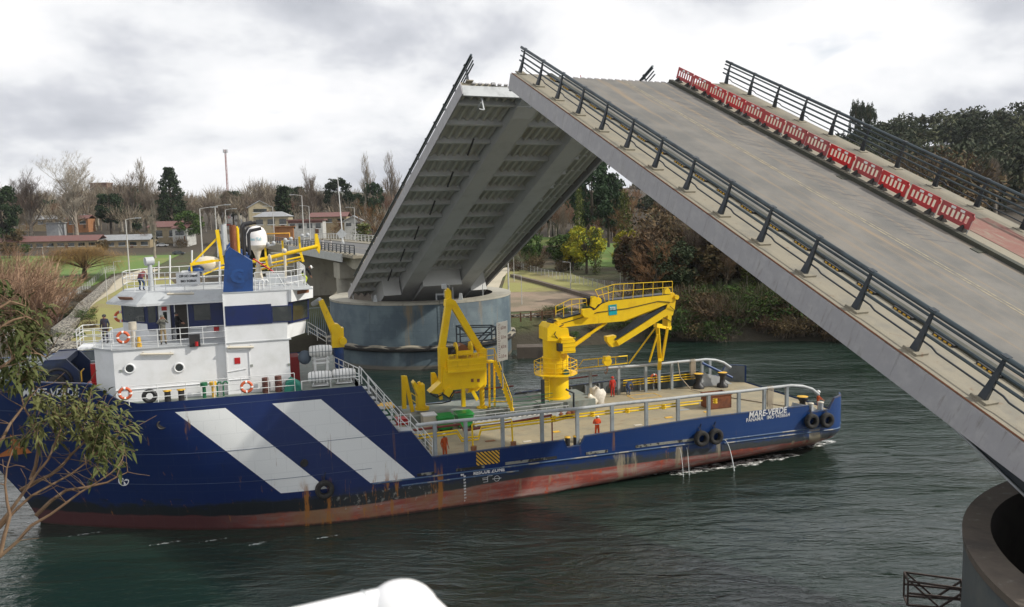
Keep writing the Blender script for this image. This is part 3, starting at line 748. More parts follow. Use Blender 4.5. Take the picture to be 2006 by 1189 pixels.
def road_fence(x, s0, s1, m, pm, name, parent=None, h=1.35, sp=3.0, label=None, cat='railing'):
    mb = MB(); s = s0; posts = []
    while s <= s1:
        p, z = road_pt(s); d, r = road_dir(s); p = p + r * x; p.z = z + .14; posts.append((p, d, r)); s += sp
    for k in range(4): mb.tube([p + V((0, 0, h * (k + 1) / 4)) for p, d, r in posts], .05 if k < 3 else .07, 5)
    o = mb.build(name, m, parent)
    for p, d, r in posts:
        MB().beam(p, p + V((0, 0, h)) + r * .05, .22, .1, d, .1, .08).build('post', pm, o)
        MB().box(p + V((0, 0, .02)), (.5, .5, .22), rz=-BAZ).build('footing', M['walk'], o)
    if label: tag(o, label, cat)
    return o
road_fence(.3, .3, 47, M['darksteel'], M['darksteel'], 'railing', va, sp=2.7)
road_fence(17.2, .3, 47, M['lamp'], M['lamp'], 'railing', va, sp=2.7)
road_fence(.3, 50.5, 150, M['darksteel'], M['darksteel'], 'railing', None, sp=3.0, label='dark steel railing along the left side of the far road')
road_fence(17.2, 50.5, 150, M['lamp'], M['lamp'], 'railing', None, sp=3.0, label='pale steel railing along the right side of the far road')
for i in range(3):
    p, z = road_pt(6 + i * 2.1); d, r = road_dir(5)
    mx = TR((p + r * 13.4 + V((0, 0, z + .02))), -BAZ + R(90))
    copy_tree(bp, mx, ['red barrier on the far viaduct, nearest the raised leaf', 'red barrier on the far viaduct, middle of three', 'red barrier on the far viaduct, farthest from the leaf'][i])
# gabion walls and log barrier
def gab_mat():
    m, t, b = nodes('gabion_stone')
    tcn = N(t, 'ShaderNodeTexCoord').outputs['Object']
    vr = N(t, 'ShaderNodeTexVoronoi', {'Vector': tcn, 'Scale': 3.4})
    g = N(t, 'ShaderNodeSeparateColor', {0: vr.outputs['Color']}).outputs[0]
    c = mixc(t, g, (.20, .18, .14), (.50, .46, .38))
    c = mixc(t, step(t, vr.outputs['Distance'], .38, .62), c, (.05, .045, .04))
    t.links.new(c, b.inputs['Base Color']); b.inputs['Roughness'].default_value = .9
    bn = N(t, 'ShaderNodeBump', {'Strength': 1, 'Distance': .12, 'Height': vr.outputs['Distance']}, invert=True); t.links.new(bn.outputs[0], b.inputs['Normal'])
    return m
M['gabion'] = gab_mat()
def wall_along(pts, w, zb, ztf, name, m, label, cat, dens=3):
    pp = []
    for a, b in zip(pts, pts[1:]):
        for i in range(dens): pp.append(V((a[0] + (b[0] - a[0]) * i / dens, a[1] + (b[1] - a[1]) * i / dens, 0)))
    pp.append(V((pts[-1][0], pts[-1][1], 0))); vs = []
    for i, p in enumerate(pp):
        d = (pp[min(i + 1, len(pp) - 1)] - pp[max(0, i - 1)]).normalized(); r = V((d.y, -d.x, 0))
        zt = ztf(p.x, p.y)
        for o, z in ((-w / 2, zb), (w / 2, zb), (w / 2, zt), (-w / 2, zt)): vs.append((p.x + r.x * o, p.y + r.y * o, z))
    n = len(pp); fs = [(0, 1, 2, 3), tuple(4 * n - 4 + i for i in range(4))]
    for i in range(n - 1):
        for j in range(4): fs.append((i * 4 + j, i * 4 + (j + 1) % 4, i * 4 + 4 + (j + 1) % 4, i * 4 + 4 + j))
    return tag(MB().add(vs, fs).build(name, m), label, cat)
wall_along([(-46, 88.5), (-51.5, 92.5), (-52, 97), (-56, 99), (-57, 106), (-62, 112), (-68, 128), (-76, 146), (-88, 176), (-99, 203), (-106, 224)], 2.2, .5, lambda x, y: 4.4, 'gabion_wall', M['gabion'], 'pale stone gabion wall stepping round the bay left of the ship', 'gabion wall')
wall_along([(-5, 118), (1, 117.6), (8, 119.5), (14, 123)], 1.4, 1.9, lambda x, y: 4.0, 'gabion_wall', M['gabion'], 'dark stone gabion wall right of the round pier below the timber fence', 'gabion wall')
wall_along([gp(1003, 543), gp(1060, 558), gp(1120, 575), gp(1175, 592)], .9, 3, lambda x, y: tz(x, y) + .7, 'stone_kerb', mat('dark_rubble', (.13, .10, .075), .9, bump=1, bscale=3), 'long dark rubble bund along the back of the pale lawn', 'bund')
# sheet pile wall
mb = MB(); pts = []
for i in range(80): x = -40 + i * .25; pts.append((x, 113 + .12 * (i % 4 in (1, 2)) + (x + 40) * .45))
mb.add([(x, y, -1) for x, y in pts] + [(x, y, 5.6) for x, y in pts] + [(x, y + .5, -1) for x, y in pts] + [(x, y + .5, 5.6) for x, y in pts],
       [(i, i + 1, 81 + i - 1 + 0, 80 + i) for i in range(79)] + [(80 + i, 81 + i, 241 + i, 240 + i) for i in range(79)])
tag(mb.build('sheet_pile_wall', mat('blue_grey_sheet', (.25, .30, .36), .6, stain=(.12, .12, .12))), 'pale blue corrugated sheet wall between the wheelhouse and the round pier', 'sheet wall')
# timber post fence
mb = MB(); fpts = [gp(x, y) for x, y in ((1000, 628), (1020, 626), (1040, 624), (1062, 622), (1086, 620), (1105, 617))]
fe = empty('timber_fence', (fpts[0][0], fpts[0][1], 3.8), 'low brown timber fence above the dark gabion wall', 'fence')
for x, y in fpts: MB().beam((x, y, 3.6), (x, y, 4.9), .22, .22).build('post', M['wood'], fe)
for h in (4.3, 4.65): MB().tube([(x, y, h) for x, y in fpts], .05, 5).build('rail', M['wood'], fe)
# ================================================================ SHIP  (local: x = s aft, y = t towards the far side, z up)
SA = R(18.5)
SM = TR((-6, 50.2, 0), SA)
SMI = SM.inverted(); SN = SM.to_3x3() @ V((0, 1, 0)); SO = V((-6, 50.2, 0)); SX = SM.to_3x3() @ V((1, 0, 0))
def T(px, py, t):
    d = ray(px, py); p = SO + SN * t; return SMI @ (CAMP + d * ((p - CAMP).dot(SN) / d.dot(SN)))
def Zs(px, py, z): return SMI @ at_z(px, py, z)
BEAM = 14.6; MID = 7.3; DK = 2.85; FD = 8.32; BD = 11.4; RF = 14.35
ship = empty('supply_ship', SM, 'large dark blue and white supply ship with yellow cranes passing under the raised bridge', 'ship')
ZTOP = [(-40, 10.5), (-29, 10.3), (-22, 9.9), (-18.6, 9.75), (-18.2, 9.7), (-16.5, 8.46), (-3.4, 8.40), (-1.25, 5.28), (-.45, 5.25), (.8, 3.46), (9.75, 3.56), (9.95, 3.04), (10.9, 3.08), (11.25, 3.66), (21, 4.0), (29.2, 4.0), (29.35, 3.45), (31.0, 3.5), (31.5, 4.35), (34, 4.45)]
SST = [(-1, -22.4), (0, -22.7), (2, -23.6), (5, -25.6), (8.4, -28.2), (10.5, -29.6)]
SFL = [(-1, -2), (0, -3), (8.4, -13.2), (10.5, -14.5)]
ZK = [(0, 0), (8, .05), (15, .5), (21, .85), (30, 1.2), (34, 1.7)]
KK = [(8, .0), (15, 1.6), (30, 5), (34, 6)]
def hull_t(s, z):
    ss, sf = lerp_tab(SST, z), lerp_tab(SFL, z); t = 0
    if s < sf:
        u = max(0., min(1., (s - ss) / (sf - ss))); t = MID * (1 - math.sin(math.pi / 2 * u) ** .92)
    zk = lerp_tab(ZK, s)
    if zk > .05 and z < zk: t += lerp_tab(KK, s) * (1 - max(z, -1) / zk) * .5
    if s > 31.3: t += 1.7 * (1 - math.sqrt(max(0, 1 - min(1, (s - 31.3) / 1.7) ** 2)))
    return min(t, MID)
def hull_mat():
    m, t, b = nodes('ship_hull_paint')
    tcn = N(t, 'ShaderNodeTexCoord').outputs['Object']
    sp = N(t, 'ShaderNodeSeparateXYZ', {0: tcn}); x, z = sp.outputs[0], sp.outputs[2]
    st = N(t, 'ShaderNodeMapping', {'Vector': tcn, 'Scale': (1, 1, .16)}).outputs[0]
    hz = N(t, 'ShaderNodeMapping', {'Vector': tcn, 'Scale': (.25, 1, 2)}).outputs[0]
    nb, nf, ns, nh = nz(t, tcn, .4, 5, .6), nz(t, tcn, 2.2, 6, .7), nz(t, st, 1.3, 7, .75, .2), nz(t, hz, .9, 6, .7)
    blue = mixc(t, nb, (.0035, .015, .080), (.0045, .021, .11))
    blue = mixc(t, mathn(t, 'MULTIPLY', step(t, nf, .6, .72), .35), blue, (.002, .006, .026))
    # bow shading put into the blue, which brightens towards the scuffed stern
    blue = mixc(t, step(t, x, -4, 30), blue, mixc(t, nh, (.005, .034, .145), (.008, .050, .19)))
    q = mathn(t, 'ADD', x, z)
    def band(v, a, c_): return mathn(t, 'MULTIPLY', mathn(t, 'GREATER_THAN', v, a), mathn(t, 'LESS_THAN', v, c_))
    stripe = mathn(t, 'MULTIPLY', mathn(t, 'ADD', band(q, -6.15, -3.45), band(q, -.85, 1.95)), band(z, 2.28, 7.8))
    white = mixc(t, step(t, ns, .62, .75), mixc(t, nb, (.80, .81, .80), (.70, .72, .72)), (.42, .36, .25))
    c = mixc(t, stripe, blue, white)
    # grime above the boot topping
    zz_ = mathn(t, 'ADD', z, mathn(t, 'MULTIPLY', mathn(t, 'SUBTRACT', nf, .5), .9))
    zz_ = mathn(t, 'ADD', zz_, mathn(t, 'MULTIPLY', mathn(t, 'SUBTRACT', nh, .5), 1.6))
    grime = mixc(t, step(t, x, -6, 4), mixc(t, nf, (.006, .010, .009), (.022, .022, .015)), mixc(t, nf, (.02, .03, .028), (.07, .065, .045)))
    c = mixc(t, mathn(t, 'MULTIPLY', step(t, zz_, 2.1, 1.55), .9), c, grime)
    red = mixc(t, step(t, nh, .42, .60), (.26, .06, .045), (.30, .19, .17))
    red = mixc(t, step(t, nf, .54, .64), red, (.42, .085, .04))
    red = mixc(t, mathn(t, 'MULTIPLY', step(t, ns, .55, .66), .7), red, (.27, .22, .15))
    red = mixc(t, mathn(t, 'MULTIPLY', mathn(t, 'MULTIPLY', step(t, x, -11, -6), step(t, x, 6, 0)), step(t, nb, .35, .6)), red, mixc(t, nf, (.30, .20, .11), (.20, .09, .05)))
    red = mixc(t, step(t, x, -6, -13), red, mixc(t, nf, (.06, .022, .026), (.10, .035, .036)))
    zr = mathn(t, 'ADD', z, mathn(t, 'MULTIPLY', mathn(t, 'SUBTRACT', nh, .5), .55))
    c = mixc(t, step(t, mathn(t, 'SUBTRACT', zr, mathn(t, 'MULTIPLY', step(t, x, -2, 6), .32)), 1.06, .94), c, red)
    c = mixc(t, step(t, mathn(t, 'ADD', z, mathn(t, 'MULTIPLY', nf, .25)), .32, .18), c, (.05, .018, .014))
    # rust runs: more near the deck edge cut outs and low on the sides
    rm = mathn(t, 'MULTIPLY', step(t, mathn(t, 'ADD', ns, mathn(t, 'MULTIPLY', band(x, -7.5, 1.5), .09)), .64, .70), step(t, z, 3.2, 1.8))
    c = mixc(t, mathn(t, 'MULTIPLY', rm, .9), c, (.34, .14, .03))
    ru = mathn(t, 'MULTIPLY', step(t, nz(t, N(t, 'ShaderNodeMapping', {'Vector': tcn, 'Scale': (1, 1, .07)}).outputs[0], 1.7, 5, .7), .62, .70), band(z, 2.4, 8.3))
    c = mixc(t, mathn(t, 'MULTIPLY', ru, .7), c, (.20, .10, .05))
    sm = N(t, 'ShaderNodeTexBrick', {'Vector': N(t, 'ShaderNodeCombineXYZ', {0: x, 1: z, 2: 0.}).outputs[0], 'Scale': .28, 'Mortar Size': .008, 'Color1': (1, 1, 1, 1), 'Color2': (1, 1, 1, 1), 'Mortar': (0, 0, 0, 1)}).outputs['Fac']
    c = mixc(t, mathn(t, 'MULTIPLY', sm, .07), c, (.10, .12, .15))
    pat = mathn(t, 'MULTIPLY', step(t, nz(t, st, .62, 6, .7), .545, .62), mathn(t, 'MULTIPLY', band(x, 12, 31), step(t, z, 2.3, 2.0)))
    c = mixc(t, mathn(t, 'MULTIPLY', pat, .75), c, (.34, .29, .20))
    chip = mathn(t, 'MULTIPLY', step(t, nf, .555, .62), mathn(t, 'MULTIPLY', band(x, -5.5, 1), band(z, .8, 1.8)))
    c = mixc(t, mathn(t, 'MULTIPLY', chip, .55), c, (.36, .37, .33))
    t.links.new(c, b.inputs['Base Color']); b.inputs['Roughness'].default_value = .38
    wv = nz(t, N(t, 'ShaderNodeMapping', {'Vector': tcn, 'Scale': (1, 1, .5)}).outputs[0], .9, 2, .5)
    bn = N(t, 'ShaderNodeBump', {'Strength': .25, 'Distance': .05, 'Height': wv}); t.links.new(bn.outputs[0], b.inputs['Normal'])
    return m
M['hull'] = hull_mat()
cols = [('a', i / 16) for i in range(16)] + [('s', -13 + .5 * i) for i in range(19)] 
cols += [('s', v) for v in (-3.4, -2.7, -2, -1.25, -.45, .1, .8, 2, 4, 6, 8, 9.75, 9.95, 10.9, 11.25, 13, 15, 17, 19, 21, 23, 25, 27, 29.2, 29.35, 31, 31.3, 31.6, 32, 32.35, 32.6, 32.85, 32.95)]
cols = [c for c in cols if not (c[0] == 's' and -3.4 > c[1] > -3.6)]
ZV = [0, .05, .10, .15, .2, .26, .32, .4, .5, .6, .7, .8, .9, 1]
def hull_grid(far=False):
    vs = []
    for k, v in cols:
        for w in ZV:
            if k == 'a':
                zt = 10.0; s = None
                # forward: fan from the stem to s=-13; iterate the top height
                s_ = -20
                for _ in range(4):
                    zt = lerp_tab(ZTOP, s_); z = -1 + (zt + 1) * w; s0 = lerp_tab(SST, z); s_ = s0 + v * (-13 - s0)
                s = s_
            else: s = v; z = -1 + (lerp_tab(ZTOP, s) + 1) * w
            t = hull_t(s, z); vs.append(V((s, BEAM - t if far else t, z)))
    return vs
n = len(ZV); mb = MB()
for far in (False, True):
    mb.add(hull_grid(far), [(i * n + j, (i + 1) * n + j, (i + 1) * n + j + 1, i * n + j + 1) for i in range(len(cols) - 1) for j in range(n - 1)], True)
g0 = [V((33.7, hull_t(33.7, z), z)) for z in (1.6, 2.4, 3.4)]
mb.add([V((32.95, 1.2, 1.3)), V((32.95, BEAM - 1.2, 1.3)), V((32.95, BEAM - 1.2, 2.95)), V((32.95, 1.2, 2.95))], [(0, 1, 2, 3)])
hull = mb.build('hull', M['hull'], ship, SM)
# inner bulwark and cap
mb = MB(); capm = MB()
def inner(s0, s1, zb, th=.16, step_=.5):
    k = max(2, int((s1 - s0) / step_)); ss = [s0 + (s1 - s0) * i / k for i in range(k + 1)] + [a for a, _ in ZTOP if s0 < a < s1]; ss = sorted(set(ss))
    for far in (0, 1):
        a, c = [], []
        for s in ss:
            zt = lerp_tab(ZTOP, s); t0 = hull_t(s, zt); t1 = t0 + th
            f = (lambda t: BEAM - t) if far else (lambda t: t)
            a += [V((s, f(max(t1, hull_t(s, zb) + th)), zb)), V((s, f(t1), zt))]; c += [V((s, f(t0 - .02), zt + .01)), V((s, f(t1 + .02), zt + .01)), V((s, f(t0 - .02), zt - .05)), V((s, f(t1 + .02), zt - .05))]
        mb.add(a, [(i * 2, i * 2 + 2, i * 2 + 3, i * 2 + 1) for i in range(len(ss) - 1)])
        capm.add(c, [f_ for i in range(len(ss) - 1) for f_ in ((i * 4, i * 4 + 1, i * 4 + 5, i * 4 + 4), (i * 4, i * 4 + 4, i * 4 + 6, i * 4 + 2), (i * 4 + 1, i * 4 + 5, i * 4 + 7, i * 4 + 3))])
inner(-3.4, 32.85, DK); inner(-28, -16.5, FD)
mb.build('bulwark_inside', mat('bulwark_grey', (.13, .15, .16), .6, stain=(.10, .06, .04)), hull, SM)
capm.build('bulwark_cap', mat('dark_blue_cap', (.03, .06, .14), .5, col2=(.10, .07, .06), scale=2), hull, SM)
mb = MB()   # decks
def deck_poly(s0, s1, z, k=40, off=.1):
    a = [V((s0 + (s1 - s0) * i / k, 0, z)) for i in range(k + 1)]
    near = [V((p.x, hull_t(p.x, z) + off, z)) for p in a]; far = [V((p.x, BEAM - hull_t(p.x, z) - off, z)) for p in a]
    return near + far, [(i, i + 1, k + 2 + i, k + 1 + i) for i in range(k)]
MB().add(*deck_poly(-3.6, 32.85, DK)).build('main_deck', M['deck'], ship, SM)
MB().add(*deck_poly(-28, -3.35, FD)).build('forecastle_deck', M['gdeck'], ship, SM)
mb = MB(); mb.bx(-3.7, -3.4, .1, BEAM - .1, DK, FD); mb.build('forecastle_bulkhead', M['lgrey'], ship, SM)
# strakes, freeing ports, stripe of scuffed fender
mb = MB()
for s0, s1, z in ((-3.0, 32.5, 2.22), (-1.2, 6.5, 1.86), (22, 32.3, 1.95)):
    k = 24; mb.tube([(s0 + (s1 - s0) * i / k, hull_t(s0 + (s1 - s0) * i / k, z) - .02, z) for i in range(k + 1)], .055, 6)
mb.build('rubbing_strake', mat('scuffed_strake', (.06, .11, .20), .6, col2=(.32, .30, .26), scale=.6, lo=.5, hi=.6), hull, SM)
mb = MB()
for s0, s1, z in ((-24, -1.2, 5.22), (-26, -3.2, 8.0), (-22, -3, 3.2)):
    k = 40; mb.tube([(s0 + (s1 - s0) * i / k, hull_t(s0 + (s1 - s0) * i / k, z) - .005, z) for i in range(k + 1)], .014, 4)
mb.build('weld_seam', mat('seam_blue', (.05, .08, .16), .4), hull, SM)
for s0, s1, z in ((-.2, .9, 2.42), (2.3, 4.2, 2.42), (5.6, 9.2, 2.45), (11.3, 12.9, 2.45), (15, 19.6, 2.5)):
    mb = MB(); mb.bx(s0, s1, -.03, .04, z - .09, z + .09); mb.build('freeing_port', mat('worn_port_edge', (.24, .24, .21), .7, col2=(.02, .02, .02), scale=1.5, lo=.45, hi=.55), hull, SM)
def hull_text(s, size, s0, z0, width=None, bold=0, shear=0, slope=0, m=None, name='painted_name'):
    return text_on(s, size, lambda x, y: V((s0 + x, hull_t(s0 + x, z0 + y + slope * x) - .035, z0 + y + slope * x)), name, m or M['tts'], hull, SM, bold, shear, width=width)
a = T(1466, 818, 0); b_ = T(1541, 807, 0); hull_text('MARE-VERDE', .62, a.x, a.z - .02, b_.x - a.x, .014, .18, (b_.z - a.z) / (b_.x - a.x))
a = T(1461, 827, 0); b_ = T(1546, 815, 0); hull_text('PANAMA   IMO 9438664', .40, a.x, a.z, b_.x - a.x, .004, .0, (b_.z - a.z) / (b_.x - a.x))
hull_text('MARE-VERDE', .70, -22.0, 9.0, 3.15, .012, .25)
a = T(927, 930, 0); b_ = T(988, 923, 0); hull_text('RESCUE ZONE', .36, a.x, a.z, b_.x - a.x, .014)
# draught marks
mb = MB()
for k in range(9): text_on(str(28 - 2 * k) if k < 8 else '6', .14, lambda x, y: V((2.78 + x, -.035, 2.0 - k * .2 + y - .1)), 'x', None, None, mb=mb, bold=.012)
text_on('8M', .17, lambda x, y: V((2.6 + x, -.035, 2.02 + y)), 'x', None, None, mb=mb, bold=.01)
mb.build('draught_marks', M['tts'], hull, SM)
# load line marks
mb = MB(); a = T(973, 937, 0); mb.torus((a.x, -.035, a.z), .18, .016, (0, 1, 0), 20, 4); mb.bx(a.x - .3, a.x + .3, -.045, -.03, a.z - .015, a.z + .015)
a = T(952, 938, 0)
for dz in (.18, .08, -.02): mb.bx(a.x + .1, a.x + .45, -.045, -.03, a.z + dz - .012, a.z + dz + .012) if dz > .1 else mb.bx(a.x - .25, a.x + .1, -.045, -.03, a.z + dz - .012, a.z + dz + .012)
mb.bx(a.x + .09, a.x + .115, -.045, -.03, a.z - .2, a.z + .18); mb.bx(a.x - .2, a.x + .1, -.045, -.03, a.z - .2, a.z - .18)
mb.build('load_line_mark', M['tts'], hull, SM)
# hazard panel
p0, p1 = T(933, 912, 0), T(978, 881, 0)
mb = MB(); mb.bx(p0.x, p1.x, -.03, -.02, p0.z, p1.z); hp = mb.build('hazard_panel', M['inkb'], hull, SM)
mb = MB(); w, h = p1.x - p0.x, p1.z - p0.z
import itertools
for k in range(-6, 14):
    # diagonal bars clipped to the panel
    x0 = p0.x + k * .25 ; bar = [(x0, p1.z), (x0 + .13, p1.z), (x0 + .13 + h, p0.z), (x0 + h, p0.z)]
    pts = bar
    for lim, sgn in ((p0.x, 1), (p1.x, -1)):
        out = []
        for (A, B_) in zip(pts, pts[1:] + pts[:1]):
            ia, ib = (A[0] - lim) * sgn >= 0, (B_[0] - lim) * sgn >= 0
            if ia: out.append(A)
            if ia != ib: tt = (lim - A[0]) / (B_[0] - A[0]); out.append((lim, A[1] + (B_[1] - A[1]) * tt))
        pts = out
        if len(pts) < 3: break
    if len(pts) >= 3: mb.add([V((x, -.034, z)) for x, z in pts], [tuple(range(len(pts)))])
mb.build('hazard_bars', M['gold'], hp, SM)
# round marks and outlets on the bow
for px, py, r in ((317, 832, .24), (596, 907, .2), (352, 720, 0)):
    if not r: continue
    q = T(px, py, 1.0); tt = hull_t(q.x, q.z); q = T(px, py, tt)
    MB().torus((q.x, tt - .02, q.z), r, .05, (-.2, 1, 0), 18, 6).cyl((q.x, tt - .02, q.z), (q.x, tt + .3, q.z), r, n=16).build('hawse_port', M['black'], hull, SM)
q = T(241, 944, 2.3); tt = hull_t(q.x, q.z); nrm = V((-.35, -1, .0)).normalized()
mb = MB(); mb.lathe([(.27, 0), (.32, 0)], (q.x, tt - .06, q.z), 24, axis=nrm)
for k in range(4): mb.lathe([(.02, .0), (.26, .0)], (q.x, tt - .06, q.z), 3, axis=nrm, a0=k * math.pi / 2, a1=k * math.pi / 2 + .6)
mb.build('thruster_mark', M['tts'], hull, SM)
# ---------------- deckhouse
def house_poly(pts, z0, z1, flare=0):
    mb = MB(); n = len(pts); cx = sum(p[0] for p in pts) / n; cy = MID
    b = [V((x, y, z0)) for x, y in pts]; t_ = [V((x + (x - cx) * flare, y + (y - cy) * flare, z1)) for x, y in pts]
    return mb.add(b + t_, [tuple(range(n)), tuple(range(n, 2 * n))] + [(i, (i + 1) % n, n + (i + 1) % n, n + i) for i in range(n)])
def mirror(pts): return pts + [(x, BEAM - y) for x, y in pts[::-1]]
tier1 = mirror([(-18.3, 3.2), (-17.1, 1.5), (-11.02, 1.5), (-11.02, 1.25), (-7.45, 1.25)])
dh = house_poly(tier1, FD, BD - .06).build('deckhouse', M['white'], ship, SM)
house_poly(mirror([(-18.4, 3.1), (-17.15, 1.42), (-11.0, 1.42), (-11.0, 1.2), (-7.3, 1.2)]), BD - .06, BD).build('bridge_deck', M['lgrey'], dh, SM)
WH = mirror([(-17.0, 6.1), (-15.4, 4.3), (-11, 4.3), (-7.2, 4.3)])
wh = house_poly(WH, BD, 13.75, .02).build('wheelhouse', M['white'], ship, SM)
cas = [(-11, 1.25), (-7.55, 1.25), (-6.1, 3.3), (-6.1, 4.6), (-11, 4.6)]
for far in (0, 1):
    pp = [(x, BEAM - y if far else y) for x, y in cas]; n_ = len(pp); mb = MB(); b0 = [V((x - (.25 if x > -6.5 else 0) , y, BD)) for x, y in pp]
    t0 = [V((x + (.22 if x > -8 else 0), y + ((-.0) if y < 2 else 0), 14.3)) for x, y in pp]
    mb.add(b0 + t0, [tuple(range(n_)), tuple(range(n_, 2 * n_))] + [(i, (i + 1) % n_, n_ + (i + 1) % n_, n_ + i) for i in range(n_)])
    mb.build('casing', M['white'], ship, SM)
# roof with sloping skirt
sk = mirror([(-17.9, 6.2), (-15.9, 3.35), (-11.0, 3.35)]) ; si = mirror([(-17.0, 6.4), (-15.4, 4.0), (-11.0, 4.0)])
mb = MB(); n_ = 6
mb.add([V((x, y, 13.72)) for x, y in sk] + [V((x, y, RF)) for x, y in si], [tuple(range(6)), tuple(range(6, 12))] + [(i, (i + 1) % 6, 6 + (i + 1) % 6, 6 + i) for i in range(6)])
mb.bx(-11.0, -5.9, 1.22, BEAM - 1.22, 14.3, 14.36); mb.build('roof', M['lgrey'], wh, SM)
mb = MB(); mb.add([V((x, y, 13.715)) for x, y in sk] + [V((x * 1.0 + .02, y + .02, 13.60)) for x, y in sk], [tuple(range(6, 12))] + [(i, (i + 1) % 6, 6 + (i + 1) % 6, 6 + i) for i in range(6)]); mb.build('roof_edge', M['white'], wh, SM)
def wall_rect(px0, py0, px1, py1, t, name, m, par, th=.03, frame_=None, rad=0):
    a, b = T(px0, py0, t), T(px1, py1, t); x0, x1 = sorted((a.x, b.x)); z0, z1 = sorted((a.z, b.z))
    mb = MB(); mb.bx(x0, x1, t - th, t + .02, z0, z1); o = mb.build(name, m, par, SM)
    if frame_:
        mb = MB(); w = .05
        for r_ in ((x0 - w, x1 + w, z1, z1 + w), (x0 - w, x1 + w, z0 - w, z0), (x0 - w, x0, z0, z1), (x1, x1 + w, z0, z1)): mb.bx(r_[0], r_[1], t - th - .02, t + .01, r_[2], r_[3])
        mb.build('frame', frame_, o, SM)
    return o
wall_rect(440, 600, 533, 633, 1.24, 'blue_band', M['navy'], wh)
wall_rect(533, 601, 572, 628, 1.24, 'window', M['glass'], wh, .02, M['navy'])
# canted aft window and its blue surround
def quad_on(a, b, z0, z1, u0, u1, off, name, m, par, lean=0):
    a, b = V((a[0], a[1], 0)), V((b[0], b[1], 0)); d = (b - a); nr = V((d.y, -d.x, 0)).normalized()
    if nr.y > 0: nr = -nr
    P_ = lambda u, z, o: a + d * u + nr * (o + lean * (z - BD)) + V((0, 0, z))
    mb = MB(); mb.add([P_(u0, z0, off), P_(u1, z0, off), P_(u1, z1, off), P_(u0, z1, off), P_(u0, z0, 0), P_(u1, z0, 0), P_(u1, z1, 0), P_(u0, z1, 0)], [(0, 1, 2, 3), (4, 5, 6, 7), (0, 1, 5, 4), (1, 2, 6, 5), (2, 3, 7, 6), (3, 0, 4, 7)])
    return mb.build(name, m, par, SM)
quad_on((-7.5, 1.25), (-6.1, 3.3), 12.3, 13.6, .02, .98, .05, 'blue_band', M['navy'], wh, .05)
quad_on((-7.5, 1.25), (-6.1, 3.3), 12.42, 13.5, .2, .9, .07, 'window', M['glass'], wh, .05)
quad_on((-7.52, 1.2), (-6.0, 3.3), 13.62, 14.34, .05, 1, .2, 'canted_skirt', M['white'], wh, .05)
quad_on((-7.52, 1.2), (-6.0, 3.3), 14.0, 14.22, .3, .8, .23, 'hatch_cover', M['hatch'], wh, .05)
# wheelhouse near wall: band, windows, doors
wall_rect(286, 600, 440, 638, 4.22, 'blue_band', M['navy'], wh)
wall_rect(289, 601, 306, 631, 4.19, 'window', M['glass'], wh, .03)
wall_rect(379, 597, 413, 626, 4.19, 'window', M['glass'], wh, .03)
dr = wall_rect(309, 598, 337, 665, 4.16, 'door', M['white'], wh, .06, M['black'])
wall_rect(319, 611, 328, 630, 4.09, 'door_window', M['glass'], dr, .01)
wall_rect(316, 601, 327, 608, 4.09, 'warning_plate', M['redp'], dr, .01)
dw = wall_rect(342, 597, 370, 662, 4.16, 'doorway', mat('dark_interior', (.05, .045, .04), .8), wh, .01, M['white'])
wall_rect(372, 640, 405, 643, 4.19, 'grab_rail', M['rail'], wh, .08)
for u0, u1 in ((.05, .47), (.55, .95)): pass
quad_on((-17.0, 6.1), (-15.4, 4.3), 12.45, 13.62, 0, 1, .03, 'blue_band', M['navy'], wh, .02)
quad_on((-17.0, 6.1), (-15.4, 4.3), 12.55, 13.5, .08, .9, .06, 'window', M['glass'], wh, .02)
mb = MB(); mb.box((-16.6, 4.7, 14.02), (1.3, .04, .22), mtx=(Matrix.Rotation(R(-48), 3, 'Z') @ Matrix.Rotation(R(38), 3, 'X'))); mb.build('roof_hatch', M['hatch'], wh, SM)
for px0, px1, py, t in ((275, 340, 694, 1.36), (445, 497, 681, 1.12), (327, 380, 576, 3.3)):
    a, b = T(px0, py, t), T(px1, py - 1, t); mb = MB(); mb.cyl(a, b, .07, n=8); mb.cyl(a + V((.15, 0, .1)), a + V((.15, .25, .1)), .03, n=5); mb.cyl(b + V((-.15, 0, .1)), b + V((-.15, .25, .1)), .03, n=5)
    mb.build('strip_light', M['cream'], dh, SM)
for px, py in ((254, 722), (351, 720)):
    q = T(px, py, 1.5); MB().torus((q.x, 1.47, q.z), .26, .05, (0, 1, 0), 20, 6).build('porthole', M['white'], dh, SM)
    MB().cyl((q.x, 1.47, q.z), (q.x, 1.52, q.z), .24, n=20).build('porthole_glass', M['glass'], dh, SM)
for px, py in ((236, 728), (493, 716), (566, 714)):
    q = T(px, py, 1.24); MB().box((q.x, 1.24 if px > 440 else 1.49, q.z), (.14, .06, .14)).build('socket_box', M['gdeck'], dh, SM)
wall_rect(459, 701, 471, 712, 1.24, 'warning_plate', M['redp'], dh, .02)
mb = MB()    # casing side door seen as a raised outline
a, b = T(447, 745, 1.22), T(488, 684, 1.22)
for r_ in ((a.x, b.x, b.z - .03, b.z), (a.x, b.x, a.z, a.z + .03), (a.x, a.x + .03, a.z, b.z), (b.x - .03, b.x, a.z, b.z)): mb.bx(r_[0], r_[1], 1.20, 1.26, r_[2], r_[3])
mb.cyl((a.x - .05, 1.2, a.z + .5), (b.x - .2, 1.2, a.z + .62), .02, n=5); mb.build('side_door', M['white'], dh, SM)
mb = MB(); mb.bx(-11.06, -11.0, 1.2, 1.26, FD, 14.3); mb.cyl((-17.1, 1.48, 9.05), (-11.1, 1.48, 9.05), .035, n=5); mb.build('weld_seam', M['white'], dh, SM)
q0_, q1_ = T(370, 655, 1.45), T(393, 678, 1.45)
